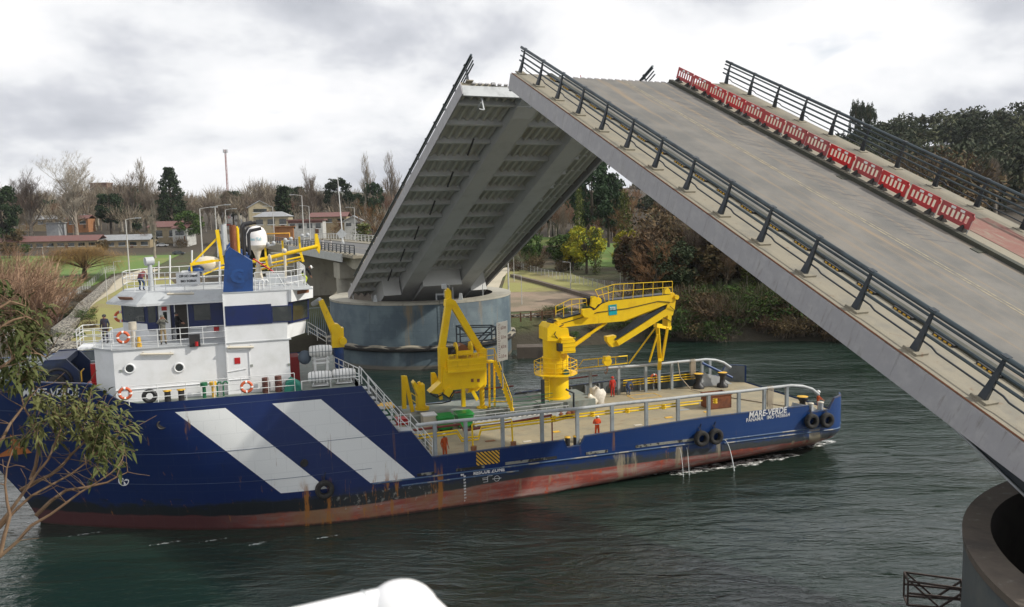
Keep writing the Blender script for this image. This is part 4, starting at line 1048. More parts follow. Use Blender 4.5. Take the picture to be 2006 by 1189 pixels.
mb = MB(); mb.bx(q0_.x, q1_.x, 1.36, 1.42, q1_.z, q0_.z); nb_ = mb.build('navigation_light_board', M['black'], dh, SM)
mb = MB(); mb.cyl((q1_.x - .2, 1.25, q1_.z + .05), (q1_.x - .2, 1.25, q1_.z + .3), .09, n=10); mb.build('port_lamp', M['redp'], nb_, SM)
# rails
mb = MB(); railing(mb, [(-18.3, 3.2, BD), (-17.15, 1.46, BD), (-11.05, 1.46, BD)], 1.02, 3, 1.35, .022); mb.build('bridge_deck_railing', M['rail'], ship, SM)
mb = MB(); railing(mb, [(-16.3, .25, FD + .05), (-7.3, .22, FD + .05)], 1.1, 3, 1.5, .022); mb.build('forecastle_railing', M['rail'], ship, SM)
mb = MB(); railing(mb, [(-16.9, 6.4, RF), (-15.35, 4.05, RF), (-11.1, 4.05, RF)], 1.15, 3, 1.2, .022); railing(mb, [(-16.9, 6.4, RF), (-16.9, 8.4, RF), (-15.4, 10.5, RF), (-6.2, 12.2, RF)], 1.15, 3, 1.5, .022)
railing(mb, [(-9.2, 1.35, RF), (-7.5, 1.35, RF), (-6.2, 3.4, RF)], 1.1, 3, .9, .022); railing(mb, [(-6.15, 3.4, RF), (-6.1, 10.5, RF)], 1.25, 3, .7, .03); mb.build('roof_railing', M['rail'], ship, SM)
q = T(262, 672, 2.2); mb = MB(); mb.cyl((q.x, 2.2, BD), (q.x, 2.2, BD + 1.1), .14, n=12); mb.cyl((q.x, 2.2, BD + 1.0), (q.x, 2.2, BD + 1.45), .22, n=14); mb.build('mushroom_vent', M['cream'], ship, SM)
MB().cyl((q.x + .3, 2.1, BD), (q.x + .3, 2.1, BD + .6), .14, .08, n=10).build('yellow_lamp', M['gold'], ship, SM)
q = T(424, 645, 4.1); MB().box((q.x, 4.15, q.z), (.3, .12, .28)).build('red_box', M['redp'], wh, SM)
# bridge wing walkway forward
mb = MB(); mb.bx(-19.2, -17.2, 3.4, 5.6, BD - .14, BD - .02); mb.build('wing_platform', M['white'], ship, SM)
mb = MB(); railing(mb, [(-17.3, 3.4, BD), (-19.2, 3.4, BD), (-19.2, 5.6, BD), (-18.2, 5.6, BD)], 1.05, 3, 1.0, .025)
for i in range(7): mb.bx(-18.1 + .0 * i, -17.7, 3.2 + .5 * i, 3.26 + .5 * i, BD - .9, BD)
mb.build('wing_railing', M['rail'], ship, SM)
# funnel on the near casing, mirrored on the far side
fp_ = [T(437, 572, 1.3), T(496, 571, 1.3), T(495, 512, 1.3), T(449, 484, 1.3), T(441, 495, 1.3)]
for far in (0, 1):
    mb = MB(); mb.poly([V((p.x, BEAM - 1.3 if far else 1.3, p.z)) for p in fp_], (0, -2.0 if far else 2.0, 0)); fu = mb.build('funnel', M['blue'], ship, SM)
    if not far:
        text_on('G', 1.15, lambda x, y: V((fp_[0].x + .42 + x, 1.28, RF + .55 + y)), 'raised_letter', mat('funnel_letter_blue', (.016, .07, .24), .4), fu, SM, bold=.03)
    def yy(t): return BEAM - t if far else t
    for px, top, r, m_ in ((440, 440, .12, 'lgrey'), (459, 443, .20, 'rust'), (468, 446, .09, 'yellow'), (479, 440, .085, 'black'), (489, 452, .085, 'black')):
        a = T(px, 500, 2.2); b = T(px, top, 2.2); mb = MB()
        if m_ == 'black':
            mb.tube([V((a.x, yy(2.2), a.z)), V((a.x, yy(2.2), b.z - .2)), V((a.x + .12, yy(2.2), b.z)), V((a.x + .75, yy(2.2), b.z + .12))], .10, 8)
        else: mb.cyl((a.x, yy(2.2), a.z), (a.x, yy(2.2), b.z), r, n=10)
        mb.build('exhaust_pipe', M[m_], fu, SM)
# radome
q = T(503, 471, 7.3); mb = MB()
mb.lathe([(.02, 1.62), (.25, 1.58), (.46, 1.44), (.60, 1.2), (.66, .92), (.67, .35)], (q.x, 7.3, q.z - .65), 24); mb.build('radome', M['dome'], ship, SM); rd = mb
mb = MB(); mb.lathe([(.67, .35), (.64, .26), (.34, .02), (.3, 0)], (q.x, 7.3, q.z - .65), 24); mb.lathe([(.3, 0), (.14, -.45), (.14, -1.1), (.3, -1.9)], (q.x, 7.3, q.z - .65), 14); mb.build('radome_pedestal', M['cream'], ship, SM)
text_on('Sea Tel', .26, lambda x, y: V((q.x + .69 * math.sin((x - .42) / .69 + -.1), 7.3 - .69 * math.cos((x - .42) / .69 - .1), q.z + .02 + y)), 'radome_lettering', M['fade'], ship, SM, bold=.01)
# folded mast
t_ = 7.3
mb = MB(); mb.cyl(T(497, 512, t_), T(622, 482, t_), .13, n=10); mb.cyl(T(500, 522, t_), T(590, 503, t_), .06); mb.cyl(T(500, 530, t_ + .6), T(595, 508, t_ + .6), .06)
mb.cyl(T(497, 512, t_), T(430, 526, t_), .10)
mst = mb.build('folded_mast', M['yellow'], ship, SM)
for x in (519, 553, 586):
    yb = 512 - (x - 497) * .24; mb = MB(); mb.beam(T(x + 2, yb, t_), T(x, yb - 27, t_), .12, .22); mb.beam(T(x + 2, yb, t_), T(x + 8, yb + 22, t_), .10, .16); mb.build('mast_arm', M['yellow'], mst, SM)
    mb = MB(); mb.cyl(T(x + 4, yb - 25, t_ - .3), T(x + 20, yb - 28, t_ - .3), .07); mb.ball(T(x + 6, yb - 29, t_ - .3), .13, 8); mb.ball(T(x + 17, yb - 31, t_ - .3), .13, 8); mb.build('signal_lamp', M['lgrey'], mst, SM)
mb = MB(); mb.poly([T(617, 458, t_), T(622, 458, t_), T(628, 484, t_), T(626, 497, t_), T(618, 486, t_)], (0, .5, 0)); mb.build('mast_head_plate', M['yellow'], mst, SM)
mb = MB(); mb.cyl(T(558, 512, 6.2), T(556, 500, 6.2), .04); mb.ball(T(557, 491, 6.2), .17, 12); mb.cyl(T(559, 545, 6.2), T(558, 500, 6.2), .09, n=8); mb.build('small_antenna_dome', M['cream'], ship, SM)
mb = MB(); mb.cyl(T(496, 507, 5), T(537, 533, 5), .05); mb.build('red_stay', M['redp'], ship, SM)
mb = MB(); mb.lathe([(.06, -.03), (.42, -.03), (.42, .03), (.06, .03)], T(528, 510, 6.6), 20, axis=(1, .2, 0)); mb.build('mast_sheave', M['cream'], ship, SM)
# yellow triangular frame on the roof
mb = MB()
for p, q_, w in (((425, 450), (436, 518), .22), ((426, 466), (377, 516), .12), ((373, 518), (418, 511), .18), ((374, 516), (376, 534), .10), ((418, 511), (436, 510), .14), ((398, 538), (430, 524), .10)): mb.beam(T(*p, 7.0), T(*q_, 7.0), w, w)
mb.build('roof_derrick', M['yellow'], ship, SM)
mb = MB(); mb.ball(T(384, 528, 7.4), .42, 12, (1.2, 1, .8)); mb.build('blue_cover', M['blue'], ship, SM)
mb = MB(); mb.ball(T(405, 518, 8.6), .8, 12, (1.3, 1, .7)); mb.build('cream_cover', M['cream'], ship, SM)
# notice board on the roof rail
a, b = T(346, 558, 3.98), T(391, 533, 3.98)
mb = MB(); mb.bx(a.x, b.x, 3.94, 3.98, a.z, b.z); nbd = mb.build('name_board', M['white'], ship, SM)
w = b.x - a.x
text_on('OFF NO 338849', .2, lambda x, y: V((a.x + .12 * w + x, 3.93, a.z + .44 + y)), 'board_lettering', M['inkb'], nbd, SM, bold=.008, width=w * .78)
text_on('IMO 9438664', .2, lambda x, y: V((a.x + .18 * w + x, 3.93, a.z + .14 + y)), 'board_lettering', M['inkb'], nbd, SM, bold=.008, width=w * .66)
mb = MB(); q = T(293, 512, 5.6); mb.cyl((q.x, 5.6, RF), (q.x, 5.6, q.z - .1), .2, .12, n=10); mb.cyl(q + V((-.25, -.1, 0)), q + V((.2, .1, .02)), .26, n=16); mb.build('searchlight', M['lgrey'], ship, SM)
mb = MB(); mb.bx(-13.6, -12.6, 8, 9.2, RF, RF + .95); mb.build('roof_locker', M['white'], ship, SM)
for px, y0, y1, t, r in ((333, 500, 558, 5, .05), (376, 490, 520, 7, .05), (311, 512, 545, 6, .04), (430, 512, 556, 4.4, .05), (541, 500, 570, 8, .04), (648, 0, 0, 0, 0)):
    if px < 640: MB().cyl(T(px, y1, t), T(px, y0, t), r, n=6).build('whip_antenna', M['rail'], ship, SM)
mb = MB()
for px in (508, 516): a = T(px, 571, 2.2); b = T(px, 552, 2.2); mb.tube([a, b, b + V((.08, 0, .1)), b + V((.22, 0, .1)), b + V((.28, 0, -.02))], .045, 6)
mb.build('gooseneck_vent', M['rail'], ship, SM)
mb = MB(); mb.bx(-8.4, -7.3, 5, 6.4, RF, RF + .7); mb.beam((-8, 3.6, RF), (-7.8, 4.2, RF + .8), .06, .06); mb.beam((-7.4, 3.6, RF), (-7.8, 4.2, RF + .8), .06, .06); mb.build('roof_box', M['lgrey'], ship, SM)
# fore deck gear
def bitt(px, py, t, z, cap='gold', col='black', r=.17, h=.62, gap=.0):
    q = T(px, py, t); mb = MB(); mb.cyl((q.x, t, z), (q.x, t, z + h), r, n=12); o = mb.build('mooring_bitt', M[col], ship, SM)
    if cap: MB().lathe([(.01, .05), (r + .06, .04), (r + .06, -.02)], (q.x, t, z + h), 12).build('bitt_cap', M[cap], o, SM)
bitt(329, 785, .75, FD); bitt(356, 785, .75, FD)
bitt(521, 765, .8, FD, None, 'vent', .2, .9); bitt(546, 764, .8, FD, None, 'vent', .2, .95)
q = T(293, 776, .55); MB().torus((q.x, .55, q.z), .30, .12, (0, 1, 0), 20, 8).build('panama_chock', M['black'], ship, SM)
for px, m_, dn in ((401, 'gpaint', 0), (419, 'gold', 0), (431, 'gpaint', 1), (443, 'gpaint', 1)):
    q = T(px, 780, .9); mb = MB()
    if dn: mb.tube([(q.x - .12, .9, FD), (q.x - .12, .9, FD + .75), (q.x - .05, .9, FD + .85), (q.x + .08, .9, FD + .85), (q.x + .14, .9, FD + .72)], .045, 6)
    else: mb.cyl((q.x, .9, FD), (q.x, .9, FD + .7), .10, n=10); mb.cyl((q.x, .9, FD + .66), (q.x, .9, FD + .9), .2, .2, n=12)
    mb.build('deck_vent', M[m_], ship, SM)
# windlass at the bow
q = T(118, 726, 5.5)
wx = q.x; mb = MB(); mb.poly([(wx - 1.1, 4.6, FD), (wx + 1.2, 4.6, FD), (wx + 1.15, 4.6, FD + 1.5), (wx + .5, 4.6, FD + 2.3), (wx - .6, 4.6, FD + 2.3), (wx - 1.1, 4.6, FD + 1.5)], (0, .25, 0)); mb.poly([(wx - 1.1, 8.6, FD), (wx + 1.2, 8.6, FD), (wx + 1.15, 8.6, FD + 1.5), (wx + .5, 8.6, FD + 2.3), (wx - .6, 8.6, FD + 2.3), (wx - 1.1, 8.6, FD + 1.5)], (0, .25, 0)); mb.bx(wx - .6, wx + .5, 4.85, 8.6, FD + 1.9, FD + 2.25)
wl_ = mb.build('windlass', mat('winch_navy', (.008, .02, .07), .45, col2=(.02, .03, .05)), ship, SM)
mb = MB(); mb.cyl((wx, 4.2, FD + 1), (wx, 8.9, FD + 1), .45, n=16); mb.torus((wx, 4.5, FD + 1), .75, .09, (0, 1, 0), 22, 6); mb.build('winch_drum', M['black'], wl_, SM)
mb = MB(); mb.torus((wx, 4.38, FD + 1), .5, .06, (0, 1, 0), 22, 6, -2.4, .2); mb.build('yellow_guard', M['gold'], wl_, SM)
mb = MB(); mb.tube([(wx + 1.3, 4.4, FD + .9), (wx + 1.3, 4.4, FD + 1.5), (wx + 1.3, 5.4, FD + 1.5)], .04, 6); mb.build('yellow_handle', M['gold'], wl_, SM)
mb = MB(); q = T(178, 735, 3.0); mb.bx(q.x - .35, q.x + .5, 3.6, 4.4, FD, FD + .9); mb.cyl((q.x + .1, 4, FD + .9), (q.x + .1, 4, FD + 2.0), .25, n=12); mb.build('fire_pump', M['redp'], ship, SM)
mb = MB(); mb.bx(-26, -18.6, 11, 11.2, FD, FD + 1.1); mb.build('bow_breakwater', M['grey'], ship, SM)
mb = MB(); aq = T(34, 872, 4.5); aq = T(34, 872, hull_t(aq.x, aq.z)); aq = T(34, 872, hull_t(aq.x, aq.z) - .12); mb.add([aq + V((-1.2, -.1, -.6)), aq + V((1.3, -.1, -.5)), aq + V((.2, -.1, -.1)), aq + V((0, -.1, 1.3)), aq + V((-.3, -.1, 1.2)), aq + V((-.3, -.1, -.1)), aq + V((-1.2, .2, -.6)), aq + V((1.3, .2, -.5)), aq + V((.2, .2, -.1)), aq + V((0, .2, 1.3)), aq + V((-.3, .2, 1.2)), aq + V((-.3, .2, -.1))], [(0, 1, 2, 5), (5, 2, 3, 4), (6, 7, 8, 11), (11, 8, 9, 10), (0, 1, 7, 6), (1, 2, 8, 7), (2, 3, 9, 8), (3, 4, 10, 9)]); mb.build('anchor', mat('rusty_orange_anchor', (.36, .12, .03), .8, col2=(.22, .07, .02)), ship, SM)
# aft part of the forecastle deck: davit crane, white rails, red hut
q = T(660, 742, 5.0); cx_ = q.x + .3
mb = MB(); mb.cyl((cx_, 6, FD), (cx_, 6, 10.2), .34, n=14); dv = mb.build('davit_crane', M['blue'], ship, SM)
mb = MB(); h_ = T(662, 685, 6); mb.box((h_.x, 6, 10.6), (.8, .7, 1.3)); mb.cyl((h_.x - .1, 5.6, 11.2), (h_.x - .1, 6.4, 11.2), .35, n=12); mb.cyl((h_.x + .3, 5.3, 10.4), (h_.x + .3, 6.7, 10.4), .25, n=12); mb.build('slewing_head', M['yellow'], dv, SM)
mb = MB(); mb.beam(T(664, 672, 6), T(628, 588, 6), .55, .55, w2=.4, h2=.35); mb.build('davit_boom', M['yellow'], dv, SM)
mb = MB(); mb.cyl(T(628, 588, 6), T(612, 596, 6.4), .22, .15); mb.build('boom_head', M['lgrey'], dv, SM)
mb = MB(); railing(mb, [T(604, 656, 8), T(640, 678, 8)], .9, 3, .6, .03); railing(mb, [(-6.9, .3, FD + .1), (-3.5, .3, FD + .1)], .0001 + .5, 1, 1.6, .03); railing(mb, [(-4.4, 5.2, FD), (-3.5, .35, FD)], 1.1, 3, 1, .03); mb.build('aft_rail', M['rail'], ship, SM)
mb = MB(); railing(mb, [(-3.35, .25, 8.45), (-1.2, .25, 5.3), (-.45, .25, 5.3), (.9, .25, 3.5)], 1.0, 2, .7, .03); railing(mb, [(-3.35, 1.1, 8.4), (-.9, 1.1, 5.3), (1.1, 1.1, 2.95)], 1.0, 2, .8, .03); mb.build('stair_railing', M['rail'], ship, SM)
mb = MB(); mb.bx(-1.3, -.3, .2, 1.3, 5.16, 5.24)
for i in range(9): mb.bx(-3.3 + i * .24, -3.0 + i * .24, .3, 1.1, 8.1 - i * .34, 8.14 - i * .34); mb.bx(-.4 + i * .17, -.15 + i * .17, .3, 1.1, 5.0 - i * .26, 5.04 - i * .26)
mb.build('stair', M['lgrey'], ship, SM)
mb = MB(); mb.bx(-7.4, -6.75, 3.6, 5.2, FD, FD + 1.55); mb.build('red_fire_hut', mat('dark_red_hut', (.22, .012, .014), .6), ship, SM)
# ---------------- main deck rails (grey pipes on posts)
def pipe_rail(t, z, s0, s1, posts, name, arch):
    pts = [(s, t, z + .02 * math.sin(s)) for s in [s0 + (s1 - s0) * i / 30 for i in range(31)]]
    if arch: pts += [(s1 + .8, t, z + .02), (s1 + 1.8, t, z - .12), (s1 + 2.6, t, z - .4), (s1 + 3.3, t + (.1 if t < 7 else -.1), z - .9)]
    mb = MB(); mb.tube(pts, .115, 10); o = mb.build(name, M['lgrey'], ship, SM)
    for s in posts:
        zb = lerp_tab(ZTOP, s) - .05 if t < 7 else DK; MB().bx(s - .11, s + .11, t - .10, t + .10, zb, z - .05).build('rail_post', M['grey'], o, SM)
    return o
npx = [853, 913, 985, 1062, 1131, 1199, 1266, 1328, 1388, 1447, 1497, 1541]
ps = [T(x, T and 840, .3).x for x in npx]
ps = []
for x in npx:
    y = 880 - (x - 872) * .135; ps.append(T(x, y, .3).x)
pipe_rail(.3, 5.52, ps[0] - 1.2, ps[-1] - .4, ps, 'cargo_rail', True)
fps = [T(x, y, 13.7).x for x, y in ((1065, 782), (1157, 777), (1212, 771), (1265, 765), (1291, 761), (1316, 759), (1375, 752))] + [29.4]
pipe_rail(13.7, 5.2, fps[0] - .2, 28.2, fps, 'cargo_rail', True)
# pipes along the near side, under the rail
mb = MB()
for dz, s1, m_ in ((0, 20.5, 0), (-.20, 20.2, 0)):
    z = 4.98 + dz; mb.tube([(-.9, 1.3, 4.75 + dz), (.2, .7, 4.75 + dz), (2.6, .55, 4.85 + dz), (2.9, .55, 4.3 + dz), (4.0, .5, 4.3 + dz), (4.2, .5, z - .1), (9.3, .45, z), (10, .45, z + .1), (s1, .45, z + .12)], .06, 7)
mb.build('deck_pipe', M['yellow'], ship, SM)
mb = MB(); mb.tube([(-.6, 1.2, 4.98), (2.9, .8, 5.15), (3.1, .8, 4.7), (9.2, .75, 5.12)], .085, 8); mb.tube([(9.1, .75, 5.12), (9.1, .5, 4.9), (9.1, .5, 3.1)], .05, 6); mb.build('fire_main', M['pipe_red'], ship, SM)
mb = MB(); mb.tube([(3.6, .55, 5.12), (3.6, .45, 3.55)], .06, 6); mb.tube([(6.3, .55, 5.1), (6.3, .45, 3.55)], .06, 6); mb.tube([(3.6, .55, 5.12), (6.3, .55, 5.18)], .05, 6); mb.build('vent_riser', M['yellow'], ship, SM)
for s in (3.6, 6.3): MB().cyl((s, .3, 3.5), (s, .3, 3.75), .2, n=10).build('vent_head', M['hatch'], ship, SM)
for s in (9.2, 12.0, 14.6, 17.4, 21.5):
    mb = MB()
    for k in range(3): mb.torus((s, .4, 4.85 + k * .13), .14, .035, (0, 0, 1), 12, 5)
    mb.build('pipe_clamp', M['yellow'], ship, SM)
mb = MB()
for s0, s1, z in ((6, 11, 4.25), (15.5, 20, 5.0), (15.5, 18.6, 4.5)): mb.cyl((s0, 14.1, z), (s1, 14.1, z + .1), .07, n=7)
mb.build('far_side_pipe', M['pipe_red'], ship, SM)
mb = MB()
for k in range(3): mb.cyl((21, 14.0, 3.5 + .22 * k), (28, 13.9, 3.55 + .22 * k), .05, n=6)
mb.build('far_side_pipe', M['yellow'], ship, SM)
for i in range(26):
    s = -2 + i * 1.3
    if not 9 < s < 12: MB().bx(s, s + .08, BEAM - .45, BEAM - .16, DK, lerp_tab(ZTOP, s) - .1).build('bulwark_stay', M['grey'], hull, SM)
for s in (10.15, 10.75): MB().cyl((s, .4, DK), (s, .4, DK + .75), .17, n=12).build('notch_bitt', M['black'], ship, SM)
for s in (10.15, 10.75): MB().lathe([(.01, .04), (.2, .03), (.2, -.03)], (s, .4, DK + .75), 12).build('bitt_cap', M['gold'], ship, SM)
for s in (29.7, 30.6): MB().cyl((s, .45, DK), (s, .45, DK + 1.15), .2, n=12).build('stern_bitt', M['lgrey'], ship, SM)
for s in (29.7, 30.6): MB().lathe([(.01, .04), (.24, .03), (.24, -.03)], (s, .45, DK + 1.15), 12).build('bitt_cap', M['cream'], ship, SM)
# capstans and winches on the after deck, far side
def capstan(q):
    mb = MB(); mb.lathe([(.5, 0), (.5, .25), (.26, .4), (.22, .9), (.42, 1.2), (.4, 1.3), (.01, 1.3)], q, 16); o = mb.build('capstan', M['black'], ship, SM)
    MB().lathe([(.42, 1.31), (.01, 1.36)], q, 16).build('capstan_top', M['gold'], o, SM)
q = Zs(1407, 755, DK); capstan((q.x, min(q.y, 12.6), DK))
q = Zs(1340, 750, DK); capstan((q.x, 13.0, DK)); capstan((30.2, 2.0, DK)) 
mb = MB(); mb.bx(24.5, 28.5, 14.0, 14.35, DK, 4.2); mb.build('side_locker', M['bluerail'], ship, SM)
# stern wedge fins
for t in (1.0, 13.4):
    mb = MB(); mb.poly([(28.2, t, DK), (31.5, t, DK), (30.4, t, DK + .7), (28.6, t, DK + 1.2)], (0, .12, 0)); mb.build('stern_fin', M['lgrey'], ship, SM)
mb = MB(); mb.cyl((28.4, 13.3, 5.0), (31.0, 12.6, 3.6), .12, n=10); mb.build('stern_brace', M['blue'], ship, SM)
# deck details: hatches, yellow patches
def deck_patch(px, py, w, d, m, name='deck_hatch', h=.03):
    q = Zs(px, py, DK); MB().bx(q.x - w / 2, q.x + w / 2, q.y - d / 2, q.y + d / 2, DK + .004, DK + h).build(name, m, ship, SM)
mb = MB(); q = Zs(1262, 776, DK)
for r_ in ((-1.3, 1.3, -.75, -.67), (-1.3, 1.3, .67, .75), (-1.3, -1.22, -.67, .67), (1.22, 1.3, -.67, .67)): mb.bx(q.x + r_[0], q.x + r_[1], q.y + r_[2], q.y + r_[3], DK + .004, DK + .02)
mb.build('deck_marking', M['gold'], ship, SM)
for px, py, w, d, m_ in ((1090, 846, .5, .4, 'gold'), (1310, 818, .6, .35, 'gold'), (1385, 807, .5, .3, 'gold'), (960, 864, .7, .3, 'hatch'), (1033, 865, .6, .3, 'cream'), (1340, 803, .9, .25, 'grey'), (1425, 790, .6, .3, 'gold'), (1250, 833, .6, .3, 'cream')): deck_patch(px, py, w, d, M[m_])
# ---------------- crane pedestal base and cargo crane (a part of the ship)
CT = 11.0
mb = MB(); mb.bx(11.6, 16.2, 9.2, 13.2, DK, 3.8); mb.build('crane_plinth', M['gdeck'], ship, SM)
mb = MB(); mb.bx(1.2, 11.6, 9.6, 13.4, DK, 3.75); mb.build('frame_plinth', M['gdeck'], ship, SM)
c0 = T(1088, 700, CT).x
mb = MB(); mb.cyl((c0, CT, 3.8), (c0, CT, 7.0), 1.02, n=32); mb.cyl((c0, CT, 3.8), (c0, CT, 3.9), 1.15, n=32); crane = mb.build('cargo_crane', M['yellow'], ship, SM)
mb = MB(); mb.cyl((c0, CT, 7.02), (c0, CT, 7.12), 1.08, n=32); mb.cyl((c0 - .02, CT, 7.12), (c0 - .02, CT, 8.6), .96, .98, n=20)
mb.poly([V((T(px, py, CT).x, CT - .95, T(px, py, CT).z)) for px, py in ((1064, 665), (1064, 640), (1070, 632), (1080, 632), (1090, 640), (1104, 640), (1108, 665))], (0, 1.9, 0))
mb.build('slewing_column', M['yellow'], crane, SM)
mb = MB(); a, b = T(1098, 692, CT - 1.2), T(1125, 665, CT - 1.2); mb.bx(a.x, b.x, CT - 1.4, CT - .3, a.z, b.z); mb.bx(a.x + .1, b.x - .1, CT - 1.3, CT - .4, b.z, b.z + .18)
for k in range(4): mb.bx(a.x - .03, b.x + .03, CT - 1.43, CT - 1.4, a.z + .15 + k * .33, a.z + .2 + k * .33)
mb.build('hydraulic_unit', M['yellow'], crane, SM)
mb = MB(); mb.bx(a.x - .25, a.x + .1, CT - 1.45, CT - 1.0, a.z + .2, b.z - .2); mb.build('valve_block', M['black'], crane, SM)
NT, FT = CT - .55, CT + .55
def slab(pix, t0, t1, mbx=None):
    mbx = mbx or MB(); p = [T(x, y, t0) for x, y in pix]; return mbx.poly([V((q.x, t0, q.z)) for q in p], (0, t1 - t0, 0))
boom = slab([(1085, 640), (1083, 635), (1087, 630), (1142, 615), (1166, 607), (1178, 596), (1193, 590), (1314, 577), (1318, 590), (1309, 595), (1222, 629), (1155, 635), (1106, 641)], NT, FT).build('main_boom', M['yellow'], crane, SM)
slab([(1103, 624), (1142, 614.5), (1166, 606.5), (1178, 595.5), (1193, 589.5), (1314, 576.5), (1314, 575), (1192, 588), (1177, 594), (1165, 605), (1141, 612.5), (1103, 622)], NT + .02, FT - .02).build('boom_walkway', M['darksteel'], boom, SM)
slab([(1315, 574), (1320, 573), (1325, 580), (1322, 604), (1318, 618), (1309, 617), (1213, 677), (1208, 668), (1305, 605), (1310, 590)], NT - .02 + .12, FT - .12).build('folding_jib', M['yellow'], crane, SM)
mb = MB(); p = [T(1205, 668, CT), T(1302, 604, CT)]
slab([(1206, 667), (1204, 664), (1262, 620), (1306, 598), (1305, 604)], NT + .2, FT - .2).build('jib_underside', M['darksteel'], crane, SM)
slab([(1308, 617), (1316, 617), (1314, 641), (1308, 640)], NT + .1, FT - .1).build('jib_link', M['yellow'], crane, SM)
slab([(1189, 660), (1207, 657), (1208, 664), (1212, 678), (1199, 680), (1190, 669)], NT + .25, FT - .25).build('jib_tip', M['yellow'], crane, SM)
mb = MB(); mb.cyl(T(1106, 690, CT - .3), T(1155, 655, CT - .3), .17, n=12); mb.cyl(T(1150, 658, CT - .3), T(1188, 632, CT - .3), .12, n=12); mb.cyl(T(1106, 690, CT + .3), T(1155, 655, CT + .3), .17, n=12); mb.build('luffing_cylinder', M['yellow'], crane, SM)
mb = MB(); mb.cyl(T(1222, 627, CT), T(1290, 602, CT), .14, n=12); mb.build('jib_cylinder', M['yellow'], crane, SM)
mb = MB()
for px, py, r in ((1090, 636, .17), (1319, 581, .2), (1166, 588, .28)): q = T(px, py, CT); mb.cyl((q.x, NT - .08, q.z), (q.x, FT + .08, q.z), r, n=16)
mb.build('pivot_pin', M['yellow'], crane, SM)
mb = MB(); q = T(1153, 590, CT); mb.cyl((q.x, NT + .1, q.z), (q.x, FT - .1, q.z), .34, n=16); mb.build('hoist_drum', M['black'], crane, SM)
mb = MB(); q = T(1079, 631, CT); mb.cyl((q.x + .1, NT, q.z), (q.x + .1, FT, q.z), .26, n=14); mb.build('head_sheave', M['black'], crane, SM)
slab([(1141, 606), (1158, 604), (1166, 612), (1158, 622), (1146, 622), (1141, 616)], NT - .35, NT).build('winch_bracket', M['yellow'], crane, SM)
slab([(1158, 600), (1160, 584), (1165, 580), (1172, 583), (1176, 590), (1166, 604)], NT - .3, NT).build('winch_bracket', M['yellow'], crane, SM)
slab([(1302, 576), (1303, 568), (1308, 563), (1313, 568), (1314, 576)], NT, NT + .3).build('tip_bracket', M['yellow'], crane, SM)
for t in (NT + .02, FT - .02):
    mb = MB(); base = [T(1178, 593, t), T(1200, 588, t), T(1317, 576, t)]; base = [V((p.x, t, p.z)) for p in base]
    tp = [T(x, y, t) for x, y in ((1166, 568), (1203, 557), (1317, 551))]
    for f in (0, .45): mb.tube([b_.lerp(V((c_.x, t, c_.z)), 1 - f) for b_, c_ in zip(base, tp)], .03, 5)
    for k in range(10):
        u = k / 9; f = lambda P_: (V(P_[0]).lerp(V(P_[1]), u * 3) if u < 1 / 3 else V(P_[1]).lerp(V(P_[2]), (u - 1 / 3) * 1.5)); a_, b_ = f(base), f(tp); mb.cyl(a_, (b_.x, t, b_.z), .028, n=5)
    mb.tube([T(1150, 600, t), T(1148, 585, t), T(1118, 586, t), T(1088, 600, t), T(1089, 617, t)], .028, 5); mb.tube([T(1089, 610, t), T(1120, 597, t), T(1149, 592, t)], .025, 5)
    for x, y0, y1 in ((1089, 617, 600), (1104, 621, 593), (1120, 617, 586), (1135, 613, 586)): mb.cyl(T(x, y0, t), T(x, y1, t), .025, n=5)
    mb.build('boom_railing', M['yellow'], crane, SM)
a, b = T(1192.5, 617.5, NT), T(1208, 596.5, NT); tp_ = slab([(1192, 598), (1208, 596), (1209, 616), (1193, 618)], NT - .03, NT).build('brand_panel', M['cyan'], boom, SM)
text_on('TTS', .36, lambda x, y: V((a.x + .10 + x, NT - .045, a.z + .40 + y + .03 * x)), 'panel_lettering', M['tts'], tp_, SM, bold=.022, width=(b.x - a.x) * .72)
mb = MB(); pz = 5.75; mb.cyl((c0, CT, pz), (c0, CT, pz + .08), 1.75, n=12); railing(mb, [(c0 + 1.7 * math.cos(k * math.pi / 4 + .4), CT + 1.7 * math.sin(k * math.pi / 4 + .4), pz) for k in range(8)], 1.05, 3, 1.2, .03, close=True); mb.build('service_platform', M['yellow'], crane, SM)
mb = MB(); ladder(mb, (c0 - 1.3, CT - 1.25, DK + .9), (c0 - 1.3, CT - 1.25, pz + .1), (1, 0, 0)); ladder(mb, (c0 + .25, CT - 1.15, pz), (c0 + .25, CT - 1.15, 8.0), (1, 0, 0)); mb.build('crane_ladder', M['yellow'], crane, SM)
mb = MB(); q = T(1108, 729, CT - 1); mb.cyl((q.x, CT - 1.25, q.z), (q.x, CT - .85, q.z), .24, n=14); mb.build('flood_lamp', mat('dark_teal', (.02, .10, .12), .3), crane, SM)
mb = MB()
mb.tube([T(1100, 634, NT), T(1140, 622, NT - .05), T(1170, 612, NT - .04), T(1230, 604, NT - .04), T(1290, 590, NT - .04), T(1313, 592, NT - .05)], .03, 5)
mb.tube([T(1096, 668, NT - .3), T(1086, 655, NT - .5), T(1092, 642, NT - .2), T(1104, 636, NT - .05)], .04, 5); mb.tube([T(1313, 600, NT - .02), T(1326, 612, NT + .1), T(1316, 630, NT + .05), T(1300, 622, NT + .08)], .03, 5)
mb.build('hydraulic_hose', M['rubber'], crane, SM)
